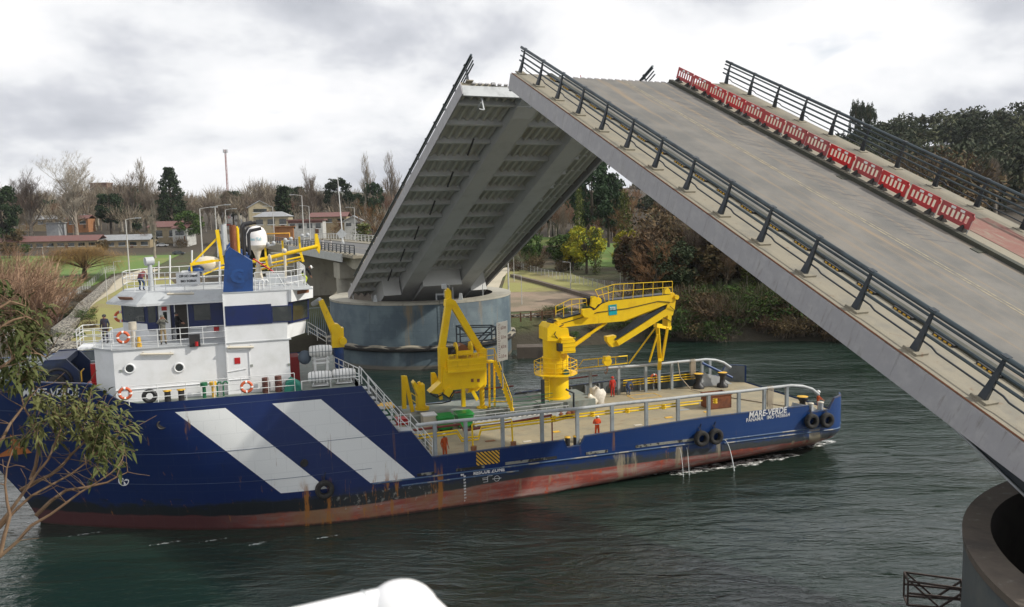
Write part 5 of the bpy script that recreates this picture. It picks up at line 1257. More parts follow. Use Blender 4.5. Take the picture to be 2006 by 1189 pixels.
# boom rest on the far rail
mb = MB()
for p, q_, w in (((1288, 640), (1293, 708), .3), ((1308, 641), (1297, 706), .18), ((1284, 642), (1232, 712), .12), ((1288, 655), (1272, 709), .12), ((1284, 637), (1312, 642), .35), ((1293, 705), (1291, 722), .3)): mb.beam(T(*p, 12.4), T(*q_, 13.4), w, w)
mb.build('boom_rest', M['yellow'], ship, SM)
mb = MB(); A, B_, C_, D_ = T(1131, 722, 13.3), T(1229, 711, 13.3), T(1229, 697, 13.3), T(1142, 705, 13.3); mb.tube([A, D_, C_, B_], .05, 6, closed=True)
for x, y0, y1 in ((1172, 718, 702), (1206, 714, 699)): mb.cyl(T(x, y0, 13.3), T(x, y1, 13.3), .04, n=5)
mb.build('hose_rack', M['yellow'], ship, SM)
mb = MB(); q = T(1189, 708, 12.2); mb.cyl((q.x, 12.0, q.z), (q.x, 12.4, q.z), .36, n=16); mb.box(q + V((0, 0, .3)), (.5, .5, .3)); hb = mb.build('hook_block', M['yellow'], ship, SM)
mb = MB(); mb.tube([q + V((0, 0, -.3)), q + V((.02, 0, -.8)), q + V((-.12, 0, -1.05)), q + V((-.22, 0, -.85))], .05, 6); mb.cyl(q + V((0, 0, .4)), T(1200, 672, 12.2), .015, n=4); mb.build('hook', M['hatch'], hb, SM)
# ---------------- A frame launch davit
AT = 9.9
def beamp(mb, p, q, w, d=None, t=AT, t2=None): return mb.beam(T(*p, t), T(*q, t if t2 is None else t2), w, d or w)
mb = MB(); beamp(mb, (879, 592), (865, 684), .46, .5); beamp(mb, (885, 592), (942, 688), .46, .5); beamp(mb, (867, 680), (869, 765), .6, .8); beamp(mb, (943, 682), (944, 752), .55, .75); slab([(873, 600), (874, 588), (881, 583), (890, 588), (894, 600), (887, 597), (880, 597)], AT - .35, AT + .35, mb)
af = mb.build('launch_davit', M['yellow'], ship, SM)
mb = MB(); slab([(874, 587), (873, 570), (878, 564), (884, 570), (885, 588)], AT - .2, AT + .2, mb); mb.build('davit_head', M['yellow'], af, SM)
mb = MB(); mb.cyl(T(880, 566, AT), T(880, 556, AT), .03, n=5); mb.box(T(870, 561, AT), (.35, .25, .35)); mb.cyl(T(870, 565, AT), T(870, 582, AT), .03, n=5); mb.build('davit_head_lamp', M['lgrey'], af, SM)
mb = MB(); a, b = T(878, 732, AT - .9), T(951, 699, AT - .9); mb.bx(a.x, b.x, AT - 1.0, AT + .9, a.z + .1, b.z); mb.bx(a.x - .05, b.x + .05, AT - 1.08, AT + .95, a.z + .05, a.z + .22); mb.bx(a.x, b.x, AT - 1.08, AT - 1.0, b.z - .16, b.z); mb.bx(a.x - .02, b.x, AT - 1.05, AT - 1.0, (a.z + b.z) / 2, (a.z + b.z) / 2 + .05); railing(mb, [(a.x, AT - 1.05, b.z), (b.x, AT - 1.05, b.z)], .38, 1, .8, .03); mb.build('machinery_box', M['yellow'], af, SM)
mb = MB(); slab([(866, 762), (869, 720), (951, 722), (951, 752), (944, 758), (878, 765)], AT - .6, AT + .9, mb); slab([(842, 770), (866, 748), (868, 768), (858, 772)], AT - .5, AT + .6, mb); slab([(920, 758), (950, 752), (935, 766), (915, 770)], AT - .3, AT + .6, mb); mb.build('lower_box', M['yellow'], af, SM)
mb = MB(); 
for px in (925, 937): q = T(px, 745, AT - .6); mb.bx(q.x - .1, q.x + .1, AT - .64, AT - .6, q.z - .12, q.z + .12)
mb.build('box_latch', M['hatch'], af, SM)
q = T(903, 684, AT); mb = MB(); mb.cyl((q.x, AT - .5, q.z), (q.x, AT + .5, q.z), .42, n=18); mb.build('davit_winch_drum', M['hatch'], af, SM)
mb = MB()
for dx_ in (-.55, .6): mb.cyl((q.x + dx_, AT - .35, q.z), (q.x + dx_ + .1, AT - .35, q.z), .62, n=20)
mb.box((q.x + .05, AT - .85, q.z - .15), (1.2, .08, .35)); mb.build('winch_flange', M['yellow'], af, SM)
mb = MB(); q = T(884, 686, AT); mb.box(q, (.6, .6, .5)); mb.ball(q + V((.1, -.4, -.1)), .25, 8); mb.build('winch_motor', M['black'], af, SM)
mb = MB(); q = T(879, 769, AT - .8); mb.cyl(q + V((0, -.1, 0)), q + V((0, .2, 0)), .36, n=18); mb.build('hose_reel', M['yellow'], af, SM)
mb = MB(); mb.tube([T(842, 770, AT - .7), T(856, 778, AT - .8), T(868, 772, AT - .9), T(880, 780, AT - .9), T(890, 765, AT - .9)], .07, 6); mb.tube([T(835, 792, AT - .8), T(865, 790, AT - .8), T(882, 786, AT - .8), T(889, 770, AT - .8)], .05, 6); mb.build('hydraulic_hose', M['rubber'], af, SM)
mb = MB(); q = T(944, 768, AT + .3); mb.cyl((q.x, AT + .3, 3.75), (q.x, AT + .3, 5.7), .2, n=12); mb.cyl((q.x, AT + .3, 3.75), (q.x, AT + .3, 3.85), .45, n=14); mb.cyl((q.x, AT + .3, 5.4), (q.x, AT + .3, 5.6), .34, n=14); mb.build('support_column', M['yellow'], af, SM)
mb = MB()
for p, q_, w in (((907, 758), (908, 796), .28), ((925, 765), (935, 783), .25), ((862, 772), (864, 782), .25)): mb = MB(); beamp(mb, p, q_, w, t=AT - .5); mb.build('support_leg', M['yellow'], af, SM)
# yellow ladders right of it
mb = MB(); pl = T(965, 705, AT); 
for x, y0, y1 in ((968, 706, 800), (958, 706, 798)): beamp(mb, (x, y0), (x + 1, y1), .14, t=AT + .2)
for dt in (-.35, .35): mb.beam(T(969, 708, AT + dt), T(1004, 806, 9.0 + dt), .08, .26)
for k in range(14): u = k / 14; p = T(969, 708, AT).lerp(T(1004, 806, 9.0), u); mb.box(p, (.28, .7, .03))
a1, b1 = T(969, 708, AT - .35), T(1004, 806, 8.65); railing(mb, [a1, b1], .95, 2, 1.2, .03); railing(mb, [a1 + V((-1.2, 0, 0)), a1], 1.0, 2, .6, .03)
mb.bx(a1.x - 1.25, a1.x + .05, AT - .4, AT + .5, a1.z - .08, a1.z); beamp(mb, (962, 787), (992, 787), .10, t=AT - .2); mb.build('yellow_stair', M['yellow'], ship, SM)
# small yellow stands left of the A frame
mb = MB(); 
for p, q_, w in (((790, 736), (792, 800), .3), ((793, 737), (808, 806), .28), ((848, 730), (849, 762), .3), ((850, 732), (862, 765), .25)): beamp(mb, p, q_, w, t=11.2)
mb.build('guide_post', M['yellow'], ship, SM)
mb = MB(); slab([(809, 752), (813, 747), (822, 758), (823, 754), (832, 753), (834, 800), (819, 802), (818, 775)], 10.2, 11.0, mb); mb.beam(T(820, 748, 10.6), T(830, 770, 10.6), .2, .2); mb.cyl(T(827, 802, 10.6), T(827, 797, 10.6), .55, n=14); railing(mb, [T(806, 795, 9.8), T(817, 803, 9.6)], 1.0, 2, .8, .03); mb.build('snatch_stand', M['yellow'], ship, SM)
# white height board
bd = [(973, 633), (994, 628), (995, 704), (975, 709)]
mb = MB(); slab(bd, 8.2, 8.26, mb); hbo = mb.build('height_board', M['board'], ship, SM)
mb = MB(); tl, tr, bl, br = [T(x, y, 8.19) for x, y in ((973, 633), (994, 628), (975, 709), (995, 704))]
def bp_(u, v): a_ = tl.lerp(tr, u); b_ = bl.lerp(br, u); return a_.lerp(b_, v)
for k in range(17):
    v = .06 + k * .052; p = bp_(.12, v); q = bp_(.12 + (.12 if k % 4 else .2), v); mb.beam(p, q, .03, .04, (0, 1, 0))
for k, s_ in enumerate(('6.0 m', '5.0 m', '4.0 m', '3.0 m')):
    text_on(s_, .3, lambda x, y: bp_(.36 + x * .72, .19 + k * .245 - y * .42), 'x', None, None, mb=mb, bold=.006)
mb.build('board_numbers', M['ink'], hbo, SM)
mb = MB(); mb.cyl(T(984, 706, 8.3), T(985, 760, 8.6), .05, n=6); mb.build('board_post', M['grey'], hbo, SM)
mb = MB(); mb.bx(11.7, 11.95, 9.3, 9.5, DK, 5.7); mb.tube([(14.2, 8.9, DK), (14.2, 8.9, 4.5), (13.6, 9.0, 4.85)], .09, 6); mb.build('vent_stack', M['darksteel'], ship, SM)
mb = MB(); q = T(1108, 803, 8.2); 
for dx_ in (-.5, .1, .6): mb.ball((q.x + dx_, 8.2, DK + .35), .36, 8, (1, 1, .8))
mb.build('rusty_shackle', M['rust'], ship, SM)
# gangway lying on deck, rope fence
gw = empty('gangway', SM @ TR((9.4, 8.4, DK + .25)), 'long grey aluminium gangway with slats lying along the deck by the bins', 'gangway')
mb = MB()
for y in (7.8, 8.9): mb.beam((5.8, y, DK + .35), (13.4, y + .2, DK + .35), .10, .3); mb.beam((5.8, y, DK + .95), (13.4, y + .2, DK + .95), .05, .05)
mb.build('side_beam', M['lgrey'], gw, SM)
mb = MB()
for i in range(19): mb.box((5.9 + i * .41, 8.35 + i * .01, DK + .36), (.22, 1.0, .04))
mb.build('tread', M['sack'], gw, SM)
mb = MB()
for i in range(10): mb.cyl((5.8 + i * .82, 7.8 + i * .02, DK + .35), (5.8 + i * .82, 7.8 + i * .02, DK + .95), .03, n=5)
mb.build('stanchion', M['lgrey'], gw, SM)
for k in range(3): MB().tube([(7.5 + i * .5, 9.2 - .02 * i, DK + 1.2 + k * .3 - .12 * math.sin(i * math.pi / 10)) for i in range(11)], .025, 5).build('safety_rope', M['gpaint'], ship, SM)
# ================================================================ LOOSE THINGS ON THE SHIP
def own(name, mx, label, cat, group=None): return empty(name, mx, label, cat, group)
# lifebuoys
def buoy(px, py, t, label, first=[None]):
    q = T(px, py, t); mx = SM @ Matrix.Translation(q)
    if first[0] is None:
        o = own('lifebuoy', mx, label, 'lifebuoy', 'lifebuoys hung on the ship rails'); MB().torus((0, 0, 0), .29, .085, (0, 1, 0), 28, 8).build('ring', M['orange'], o, mx)
        for k in range(4): MB().torus((0, 0, 0), .29, .092, (0, 1, 0), 3, 8, k * math.pi / 2 - .16, k * math.pi / 2 + .16).build('white_band', M['whitep'], o, mx)
        first[0] = o
    else: copy_tree(first[0], mx, label)
buoy(245, 771, .15, 'orange and white lifebuoy on the forecastle rail below the bow step')
buoy(483, 758, .15, 'orange and white lifebuoy on the forecastle rail beside the brown bitts')
buoy(241, 661, 1.35, 'orange lifebuoy on the bridge deck rail below the wheelhouse corner')
buoy(236, 620, 6.6, 'orange lifebuoy hung behind the front of the wheelhouse')
buoy(1281, 740, 14.2, 'pale red lifebuoy on the far side rail behind the grey posts')
buoy(1307, 741, 14.2, 'small red lifebuoy at the far rail farther aft near the lockers')
# life rafts
def raft(px, py, t, label, first=[None]):
    q = T(px, py, t); mx = SM @ Matrix.Translation(q) @ Matrix.Rotation(R(-4), 4, 'Z')
    if first[0] is None:
        o = own('life_raft_canister', mx, label, 'life raft', 'white life raft canisters')
        MB().lathe([(.01, -.72), (.26, -.70), (.34, -.6), (.36, -.3), (.375, 0), (.36, .3), (.34, .6), (.26, .70), (.01, .72)], (0, 0, 0), 20, axis=(1, 0, 0)).build('shell', M['whitep'], o, mx)
        for x in (-.5, -.3, -.1, .1, .3, .5): MB().torus((x, 0, 0), .375, .014, (1, 0, 0), 20, 4).build('strap', M['darksteel'], o, mx)
        MB().torus((0, 0, 0), .01, .01, (1, 0, 0), 4, 3).bx(-.7, .7, -.385, -.36, -.02, .02).build('seam', M['grey'], o, mx)
        mb = MB(); mb.bx(-.5, .5, -.3, .3, -.52, -.46); mb.bx(-.45, -.38, -.3, .3, -.5, -.3); mb.bx(.38, .45, -.3, .3, -.5, -.3); mb.build('cradle', M['rail'], o, mx); first[0] = o
    else: copy_tree(first[0], mx, label)
raft(628, 687, 3.2, 'white banded life raft canister, the upper one on its frame')
raft(627, 738, 1.2, 'white banded life raft canister on deck left of the rail post')
raft(674, 733, 1.5, 'white banded life raft canister on deck nearest the sloping stair')
mb = MB(); q = T(628, 702, 3.2); mb.bx(q.x - .45, q.x - .3, 3.0, 3.6, FD, q.z + .1); mb.bx(q.x + .3, q.x + .45, 3.0, 3.6, FD, q.z + .1); mb.bx(q.x - .5, q.x + .5, 2.95, 3.6, q.z - .3, q.z - .2); mb.build('raft_frame', M['rail'], ship, SM)
mb = MB(); q = T(597, 700, 3.6); mb.ball(q, .42, 12, (1, .8, 1.1)); tag(mb.build('rescue_basket', mat('slate_cover', (.10, .13, .17), .7, bump=.5, bscale=4), None, SM), 'slate grey covered bundle left of the upper life raft', 'bundle')
# green tarp
mb = MB(); q = T(575, 767, .7); random.seed(3)
pts = [(-.55, -.3, 0), (.5, -.35, 0), (.55, .4, 0), (-.5, .4, 0), (-.42, -.22, .5), (.1, -.3, .62), (.42, -.25, .45), (.4, .25, .5), (-.1, .3, .78), (-.4, .3, .55)]
mb.add([V((q.x, .85, FD)) + V(p) for p in pts], [(0, 1, 6, 5, 4), (1, 2, 7, 6), (2, 3, 9, 8, 7), (3, 0, 4, 9), (4, 5, 8, 9), (5, 6, 7, 8)]); tag(mb.build('tarpaulin_bundle', M['tarp'], None, SM), 'green tarpaulin bundle on the forecastle beside the brown bitts', 'tarpaulin')
# bins
def bin_(x, y, label, first=[None]):
    mx = SM @ TR((x, y, DK), R(4))
    if first[0] is None:
        o = own('wheeled_bin', mx, label, 'bin', 'green wheeled bins beside the gangway')
        mb = MB(); a = [(-.5, -.38, .12), (.5, -.38, .12), (.5, .38, .12), (-.5, .38, .12), (-.62, -.46, 1.02), (.62, -.46, 1.02), (.62, .46, 1.02), (-.62, .46, 1.02)]; mb.add(a, [(0, 1, 2, 3), (0, 1, 5, 4), (1, 2, 6, 5), (2, 3, 7, 6), (3, 0, 4, 7)]); mb.build('body', M['green'], o, mx)
        mb = MB(); mb.add([(-.68, -.52, 1.0), (.68, -.52, 1.0), (.68, .52, 1.0), (-.68, .52, 1.0), (-.6, -.45, 1.16), (.6, -.45, 1.16), (.6, .45, 1.2), (-.6, .45, 1.2)], [(0, 1, 2, 3), (4, 5, 6, 7), (0, 1, 5, 4), (1, 2, 6, 5), (2, 3, 7, 6), (3, 0, 4, 7)]); mb.build('lid', M['green'], o, mx)
        for dx_ in (-.4, .4): MB().cyl((dx_, -.42, .1), (dx_, -.34, .1), .1, n=10).build('wheel', M['rubber'], o, mx)
        first[0] = o
    else: copy_tree(first[0], mx, label)
q = T(870, 815, 8.3); bin_(q.x, 8.3, 'green wheeled bin nearer the yellow stand, left of its twin')
q = T(909, 810, 8.4); bin_(q.x, 8.5, 'green wheeled bin nearer the gangway end, right of its twin')
mb = MB(); q = T(838, 812, 9.0); mb.bx(q.x - .5, q.x + .5, 8.2, 9.2, DK, DK + 1.15); cb = mb.build('pallet_crate', M['cream'], None, SM); tag(cb, 'cream crate with a pale lid just left of the green bins', 'crate')
mb = MB(); mb.bx(q.x - .53, q.x + .53, 8.17, 9.23, DK + 1.15, DK + 1.24); mb.build('lid', M['white'], cb, SM)
mb = MB(); mb.lathe([(.01, 0), (.42, 0), (.48, .3), (.46, .72), (.01, .75)], (-2.5, 2.6, FD - 1.5), 14); mb = MB(); q = T(755, 795, 3.2)
mb.bx(q.x - .6, q.x + .5, 2.8, 3.8, q.z - .9, q.z - .1); sb = mb.build('storage_box', M['gpaint'], None, SM); tag(sb, 'dark green storage box with yellow lid beside the white stair', 'box')
mb = MB(); mb.bx(q.x - .65, q.x + .55, 2.75, 3.85, q.z - .1, q.z + .08); mb.build('lid', M['gold'], sb, SM)
mb = MB(); mb.bx(q.x + .6, q.x + 1.4, 2.8, 3.6, q.z - 1.3, q.z - .9); tag(mb.build('fire_hose_box', M['redp'], None, SM), 'low red box by the white stair landing', 'box')
MB().bx(-3.3, 1.1, 2.3, 4.6, 4.2, 4.3).bx(-3.3, 1.1, 2.3, 2.4, DK, 4.2).build('side_stage', M['gdeck'], ship, SM)
# rusty crate
q = Zs(1411, 800, DK); cx0, cy0 = q.x, q.y + .6
mb = MB(); w, d, h = .95, .7, 1.15
for r_ in ((-w, w, -d, -d + .06), (-w, w, d - .06, d), (-w, -w + .06, -d, d), (w - .06, w, -d, d)): mb.bx(cx0 + r_[0], cx0 + r_[1], cy0 + r_[2], cy0 + r_[3], DK + .05, DK + h)
mb.bx(cx0 - w, cx0 + w, cy0 - d, cy0 + d, DK + .02, DK + .08); rc = mb.build('open_steel_bin', M['rust'], None, SM); tag(rc, 'rusty open topped steel bin standing on the after deck', 'bin')
mb = MB(); mb.bx(cx0 - w - .05, cx0 + w + .05, cy0 - d - .05, cy0 - d + .02, DK + h - .1, DK + h); mb.bx(cx0 - w - .05, cx0 - w + .02, cy0 - d, cy0 + d, DK + h - .1, DK + h); mb.bx(cx0 - .25, cx0 + .25, cy0 - d - .03, cy0 - d - .004, DK + h - .42, DK + h - .25); mb.build('rim', M['rust'], rc, SM)
# sacks
def blob(c, r, sq, seed, mb):
    k = len(mb.v); mb.ball((0, 0, 0), 1, 14)
    for i in range(k, len(mb.v)):
        p = mb.v[i]; f = 1 + .5 * noise.noise(p * 1.7 + V((seed, 0, 0))) + .28 * noise.noise(p * 4 + V((0, seed, 0))); mb.v[i] = V((c[0] + p.x * r * sq[0] * f, c[1] + p.y * r * sq[1] * f, c[2] + max(-.95, p.z) * r * sq[2] * f))
for px, py, t, r, sq, lab, m_ in ((1170, 779, 10.5, .62, (1, .8, 1.4), 'tall white bulk sack slumped against the deck stores by the crane', 'sack'), (1158, 790, 9.8, .48, (1, .9, 1.25), 'cream bulk sack in front of the tall white sack', 'cream'), (1141, 781, 10.6, .4, (1.2, .9, .8), 'crumpled beige sack lying on the crane plinth edge', 'sack')):
    q = T(px, py, t); mb = MB(); blob((q.x, t, DK + r * sq[2] * .9), r, sq, px, mb); tag(mb.build('bulk_sack', M[m_], None, SM), lab, 'sack', 'bulk sacks beside the cargo crane')
# tyres
def tyre(px, py, label, first=[None]):
    q = T(px, py, -.25); mx = SM @ Matrix.Translation((q.x, -.26 + max(0, hull_t(q.x, q.z)), q.z))
    if first[0] is None:
        o = own('tyre_fender', mx, label, 'tyre', 'black tyre fenders hung on the hull')
        MB().lathe([(.27, -.13), (.30, -.17), (.5, -.2), (.56, -.12), (.575, 0), (.56, .12), (.5, .2), (.30, .17), (.27, .13), (.27, -.13)], (0, 0, 0), 32, axis=(0, 1, 0)).build('tyre', M['rubber'], o, mx)
        mb = MB(); mb.tube([(0, .1, .5), (.05, .2, .75), (.12, .24, 1.0)], .025, 5); mb.tube([(0, .1, .5), (-.12, .22, .8)], .02, 5); mb.build('hanging_chain', M['black'], o, mx)
        mb = MB(); mb.torus((0, -.16, 0), .36, .02, (0, 1, 0), 30, 4); mb.build('worn_ring', mat('worn_tyre_edge', (.20, .19, .16), .9), o, mx); first[0] = o
    else: copy_tree(first[0], mx, label)
tyre(636, 959, 'lone black tyre fender amidships below the white stripe end')
tyre(1374, 859, 'black tyre fender left of the pair where water runs from the hull')
tyre(1402, 855, 'black tyre fender right of the pair where water runs from the hull')
tyre(1590, 825, 'black tyre fender left of the pair hung at the stern')
tyre(1620, 823, 'black tyre fender right of the pair at the very stern corner')
# water jets and foam
mb = MB(); 
def wmat():
    m, t, b = nodes('falling_water'); b.inputs['Base Color'].default_value = (.8, .84, .84, 1); b.inputs['Roughness'].default_value = .3; return m
M['jet'] = wmat()
for i, (px, py, dx_, lab) in enumerate(((1330, 877, .22, 'thin stream of water falling from the hull, left of three'), (1344, 876, .15, 'thin stream of water falling from the hull, middle of three'), (1418, 861, .55, 'thicker arc of water falling from the hull right of the tyres'))):
    q = T(px, py, 0); pts = [V((q.x + dx_ * u, -.05 - dx_ * u * .8, q.z - q.z * u * u)) for u in [k / 9 for k in range(10)]]
    mb = MB(); mb.tube(pts, [.010 + .016 * k / 9 for k in range(10)] if i < 2 else [.016 + .024 * k / 9 for k in range(10)], 6); tag(mb.build('water_jet', M['jet'], None, SM), lab, 'water jet', 'streams of water falling from the hull')
def foam(cx, cy, w, d, rz, seed):
    mb = MB(); random.seed(seed); k = 14; vs = [V((0, 0, 0))] + [V((w * math.cos(2 * math.pi * i / k) * random.uniform(.7, 1.1), d * math.sin(2 * math.pi * i / k) * random.uniform(.6, 1.1), 0)) for i in range(k)]
    mb.add(vs, [(0, 1 + i, 1 + (i + 1) % k) for i in range(k)]); tag(mb.build('foam', M['foam'], None, TR((cx, cy, .012 + seed * .0007), rz)), kind='stuff')
for i, (px, py, w, d) in enumerate(((1348, 922, 1.7, .8), (1385, 917, 2.8, .8), (1452, 910, 1.9, .8), (1505, 899, 3.2, .8), (1580, 872, 3.4, .8), (170, 1046, 1.2, .09), (325, 1064, 1.0, .12), (505, 1065, .6, .2), (420, 1058, 1.2, .07), (640, 1052, .9, .1), (1250, 933, 3.0, .25), (1150, 948, 3, .2), (85, 1020, 1.2, .3))):
    q = at_z(px, py, 0); foam(q.x, q.y, w, d, SA + .05, i)
# ropes at the stern rail
for px, lab in ((1508, 'pale mooring rope looped over the stern rail near the name'), (1357, 'pale mooring rope looped over the far rail')):
    t = .3 if px > 1450 else 13.6; z = 5.5 if t < 1 else 5.2; s = T(px, 760 if t < 1 else 712, t).x; mb = MB()
    for k in range(5): mb.tube([(s - .25 + k * .1, t - .16, z - 1.5 - .1 * (k % 3)), (s - .22 + k * .1, t - .16, z), (s - .2 + k * .1, t, z + .17), (s - .2 + k * .1, t + .16, z), (s - .15 + k * .1, t + .18, z - 1.3 - .1 * (k % 2))], .03, 5)
    tag(mb.build('mooring_rope', M['rope'], None, SM), lab, 'rope')
mb = MB(); mb.tube([(26.0, 13.4, 5.3), (26.1, 13.2, 4.0), (26.6, 12.2, 3.0), (28.0, 9.0, DK + .05), (29.5, 6.0, DK + .05), (31, 3, DK + .05)], .05, 6); tag(mb.build('tow_rope', M['rope'], None, SM), 'long rope trailing from the far rail across the after deck', 'rope')
# ================================================================ PEOPLE
def skin_mesh(verts, edges, radii, root=0, sub=1):
    me = bpy.data.meshes.new('tmp'); me.from_pydata([tuple(v) for v in verts], edges, [])
    ob = bpy.data.objects.new('tmp', me); COL.objects.link(ob)
    ob.modifiers.new('s', 'SKIN'); 
    sv = me.skin_vertices[0].data
    for i, r in enumerate(radii): sv[i].radius = (r, r) if not isinstance(r, tuple) else r; sv[i].use_root = (i == root)
    m2 = ob.modifiers.new('u', 'SUBSURF'); m2.levels = sub; m2.render_levels = sub
    dg = bpy.context.evaluated_depsgraph_get(); ev = ob.evaluated_get(dg); out = ev.to_mesh()
    vs = [v.co.copy() for v in out.vertices]; fs = [tuple(p.vertices) for p in out.polygons]
    ev.to_mesh_clear(); bpy.data.objects.remove(ob); bpy.data.meshes.remove(me)
    return vs, fs
def person(mx, label, coat, trousers=None, hat=None, hatkind='helmet', skinm=None, pose='stand', boots=None, vest=False, group=None):
    """faces local -y; z up; feet at the origin"""
    root = empty('person', mx, label, 'person', group)
    P_ = dict(pel=(0, 0, .93), sp=(0, .0, 1.12), ch=(0, .0, 1.33), nk=(0, 0, 1.48), hd=(0, -.01, 1.60), ht=(0, -.01, 1.70),
              shl=(.18, 0, 1.42), shr=(-.18, 0, 1.42), ell=(.25, .04, 1.14), elr=(-.25, .04, 1.14), hal=(.25, -.06, .90), har=(-.25, -.06, .90),
              hil=(.09, 0, .90), hir=(-.09, 0, .90), knl=(.11, -.03, .49), knr=(-.11, -.03, .49), anl=(.12, .02, .08), anr=(-.12, .02, .08), tol=(.13, -.14, .04), tor=(-.13, -.14, .04))
    if pose == 'camera': P_.update(ell=(.30, -.14, 1.26), elr=(-.30, -.14, 1.26), hal=(.10, -.26, 1.55), har=(-.10, -.26, 1.55))
    if pose == 'rail': P_.update(ell=(.28, -.10, 1.18), elr=(-.28, -.08, 1.18), hal=(.16, -.30, 1.08), har=(-.16, -.30, 1.08))
    if pose == 'folded': P_.update(ell=(.27, -.06, 1.15), elr=(-.27, -.06, 1.15), hal=(-.04, -.2, 1.10), har=(.04, -.24, 1.14))
    if pose == 'bend':
        P_.update(pel=(0, .12, .72), hil=(.09, .10, .70), hir=(-.09, .10, .70), sp=(0, .04, .9), ch=(0, -.16, 1.04), nk=(0, -.30, 1.08), hd=(0, -.40, 1.10), ht=(0, -.48, 1.12), shl=(.18, -.22, 1.04), shr=(-.18, -.22, 1.04), ell=(.24, -.34, .80), elr=(-.24, -.34, .80), hal=(.14, -.42, .56), har=(-.14, -.42, .56), knl=(.13, -.14, .44), knr=(-.13, -.14, .44))
    if pose == 'walk': P_.update(knl=(.10, -.16, .50), anl=(.11, -.14, .09), tol=(.12, -.30, .05), knr=(-.10, .02, .48), anr=(-.11, .18, .12), tor=(-.11, .06, .04))
    ks = list(P_); ix = {k: i for i, k in enumerate(ks)}; vs = [V(P_[k]) for k in ks]
    rad = dict(pel=(.165, .115), sp=(.150, .105), ch=(.175, .125), nk=.058, hd=.098, ht=.075, shl=.075, shr=.075, ell=.048, elr=.048, hal=.032, har=.032, hil=.095, hir=.095, knl=.066, knr=.066, anl=.052, anr=.052, tol=.045, tor=.045)
    rr = [rad[k] if isinstance(rad[k], tuple) else (rad[k], rad[k]) for k in ks]
    E_ = [('pel', 'sp'), ('sp', 'ch'), ('ch', 'nk'), ('nk', 'hd'), ('hd', 'ht'), ('ch', 'shl'), ('ch', 'shr'), ('shl', 'ell'), ('shr', 'elr'), ('ell', 'hal'), ('elr', 'har'), ('pel', 'hil'), ('pel', 'hir'), ('hil', 'knl'), ('hir', 'knr'), ('knl', 'anl'), ('knr', 'anr'), ('anl', 'tol'), ('anr', 'tor')]
    ed = [(ix[a], ix[b]) for a, b in E_]
    nbody = len(vs)
    for h, e_, sgn in (('hal', 'ell', 1), ('har', 'elr', -1)):     # palm, four fingers and a thumb
        H = V(P_[h]); d = (H - V(P_[e_])).normalized(); sd_ = d.cross(V((0, 1, 0))).normalized() if abs(d.y) < .9 else V((1, 0, 0))
        palm = H + d * .07; vs.append(palm); rr.append((.036, .022)); ip = len(vs) - 1; ed.append((ix[h], ip))
        for k, L in enumerate((.075, .085, .08, .065)):
            b_ = palm + sd_ * (-.03 + .02 * k) + d * .03; t_ = b_ + d * L * .6 + V((0, -.012, -.01)); u_ = t_ + d * L * .35 + V((0, -.02, -.012))
            vs += [b_, t_, u_]; rr += [(.010, .010), (.009, .009), (.008, .008)]; ed += [(ip, len(vs) - 3), (len(vs) - 3, len(vs) - 2), (len(vs) - 2, len(vs) - 1)]
        th = H + d * .035 + sd_ * .035; vs += [th, th + d * .04 + sd_ * .015]; rr += [(.011, .011), (.009, .009)]; ed += [(ix[h], len(vs) - 2), (len(vs) - 2, len(vs) - 1)]
    sv, sf = skin_mesh(vs, ed, rr)
    mats = [coat, trousers or coat, skinm or M['skin'], boots or M['black']]
    nk, hd = V(P_['nk']), V(P_['hd']); hands = [V(P_['hal']), V(P_['har'])]; ax = (nk - V(P_['ch'])).normalized()
    mb = MB(); mb.v = sv; mb.f = [list(f) for f in sf]; mb.sm = [True] * len(sf); hz_ = V(P_['pel'])
    for f in sf:
        c = sum((sv[i] for i in f), V()) / len(f)
        if (c - nk).dot(ax) > .02 or min((c - h).length for h in hands) < .02 or min((c - (h + (h - V(P_[e_])).normalized() * .09)).length for h, e_ in zip(hands, ('ell', 'elr'))) < .10: k = 2
        elif c.z < .13: k = 3
        elif c.z < hz_.z + .02 and min((c - h).length for h in hands) > .22: k = 1
        else: k = 0
        mb.mi.append(k)
    body = mb.build('body', mats, root, mx)
    # face: nose, ears, eyes, brows
    up = (V(P_['ht']) - hd).normalized() if pose == 'bend' else V((0, 0, 1)); fw = V((0, -1, 0)) if pose != 'bend' else V((0, 0, -1)); mid = hd.lerp(V(P_['ht']), .2)
    mb = MB(); mb.ball(mid + fw * .098, .018, 8, (1, 1, 1.4)); mb.ball(mid + V((.095, 0, 0)), .024, 8); mb.ball(mid - V((.095, 0, 0)), .024, 8); mb.build('nose_and_ears', skinm or M['skin'], body, mx)
    mb = MB()
    for sx in (-.034, .034): mb.ball(mid + fw * .088 + up * .03 + V((sx, 0, 0)), .011, 6)
    mb.beam(mid + fw * .093 - up * .055 + V((-.025, 0, 0)), mid + fw * .093 - up * .055 + V((.025, 0, 0)), .008, .008); mb.build('eyes_and_mouth', M['black'], body, mx)
    top = hd.lerp(V(P_['ht']), .55)
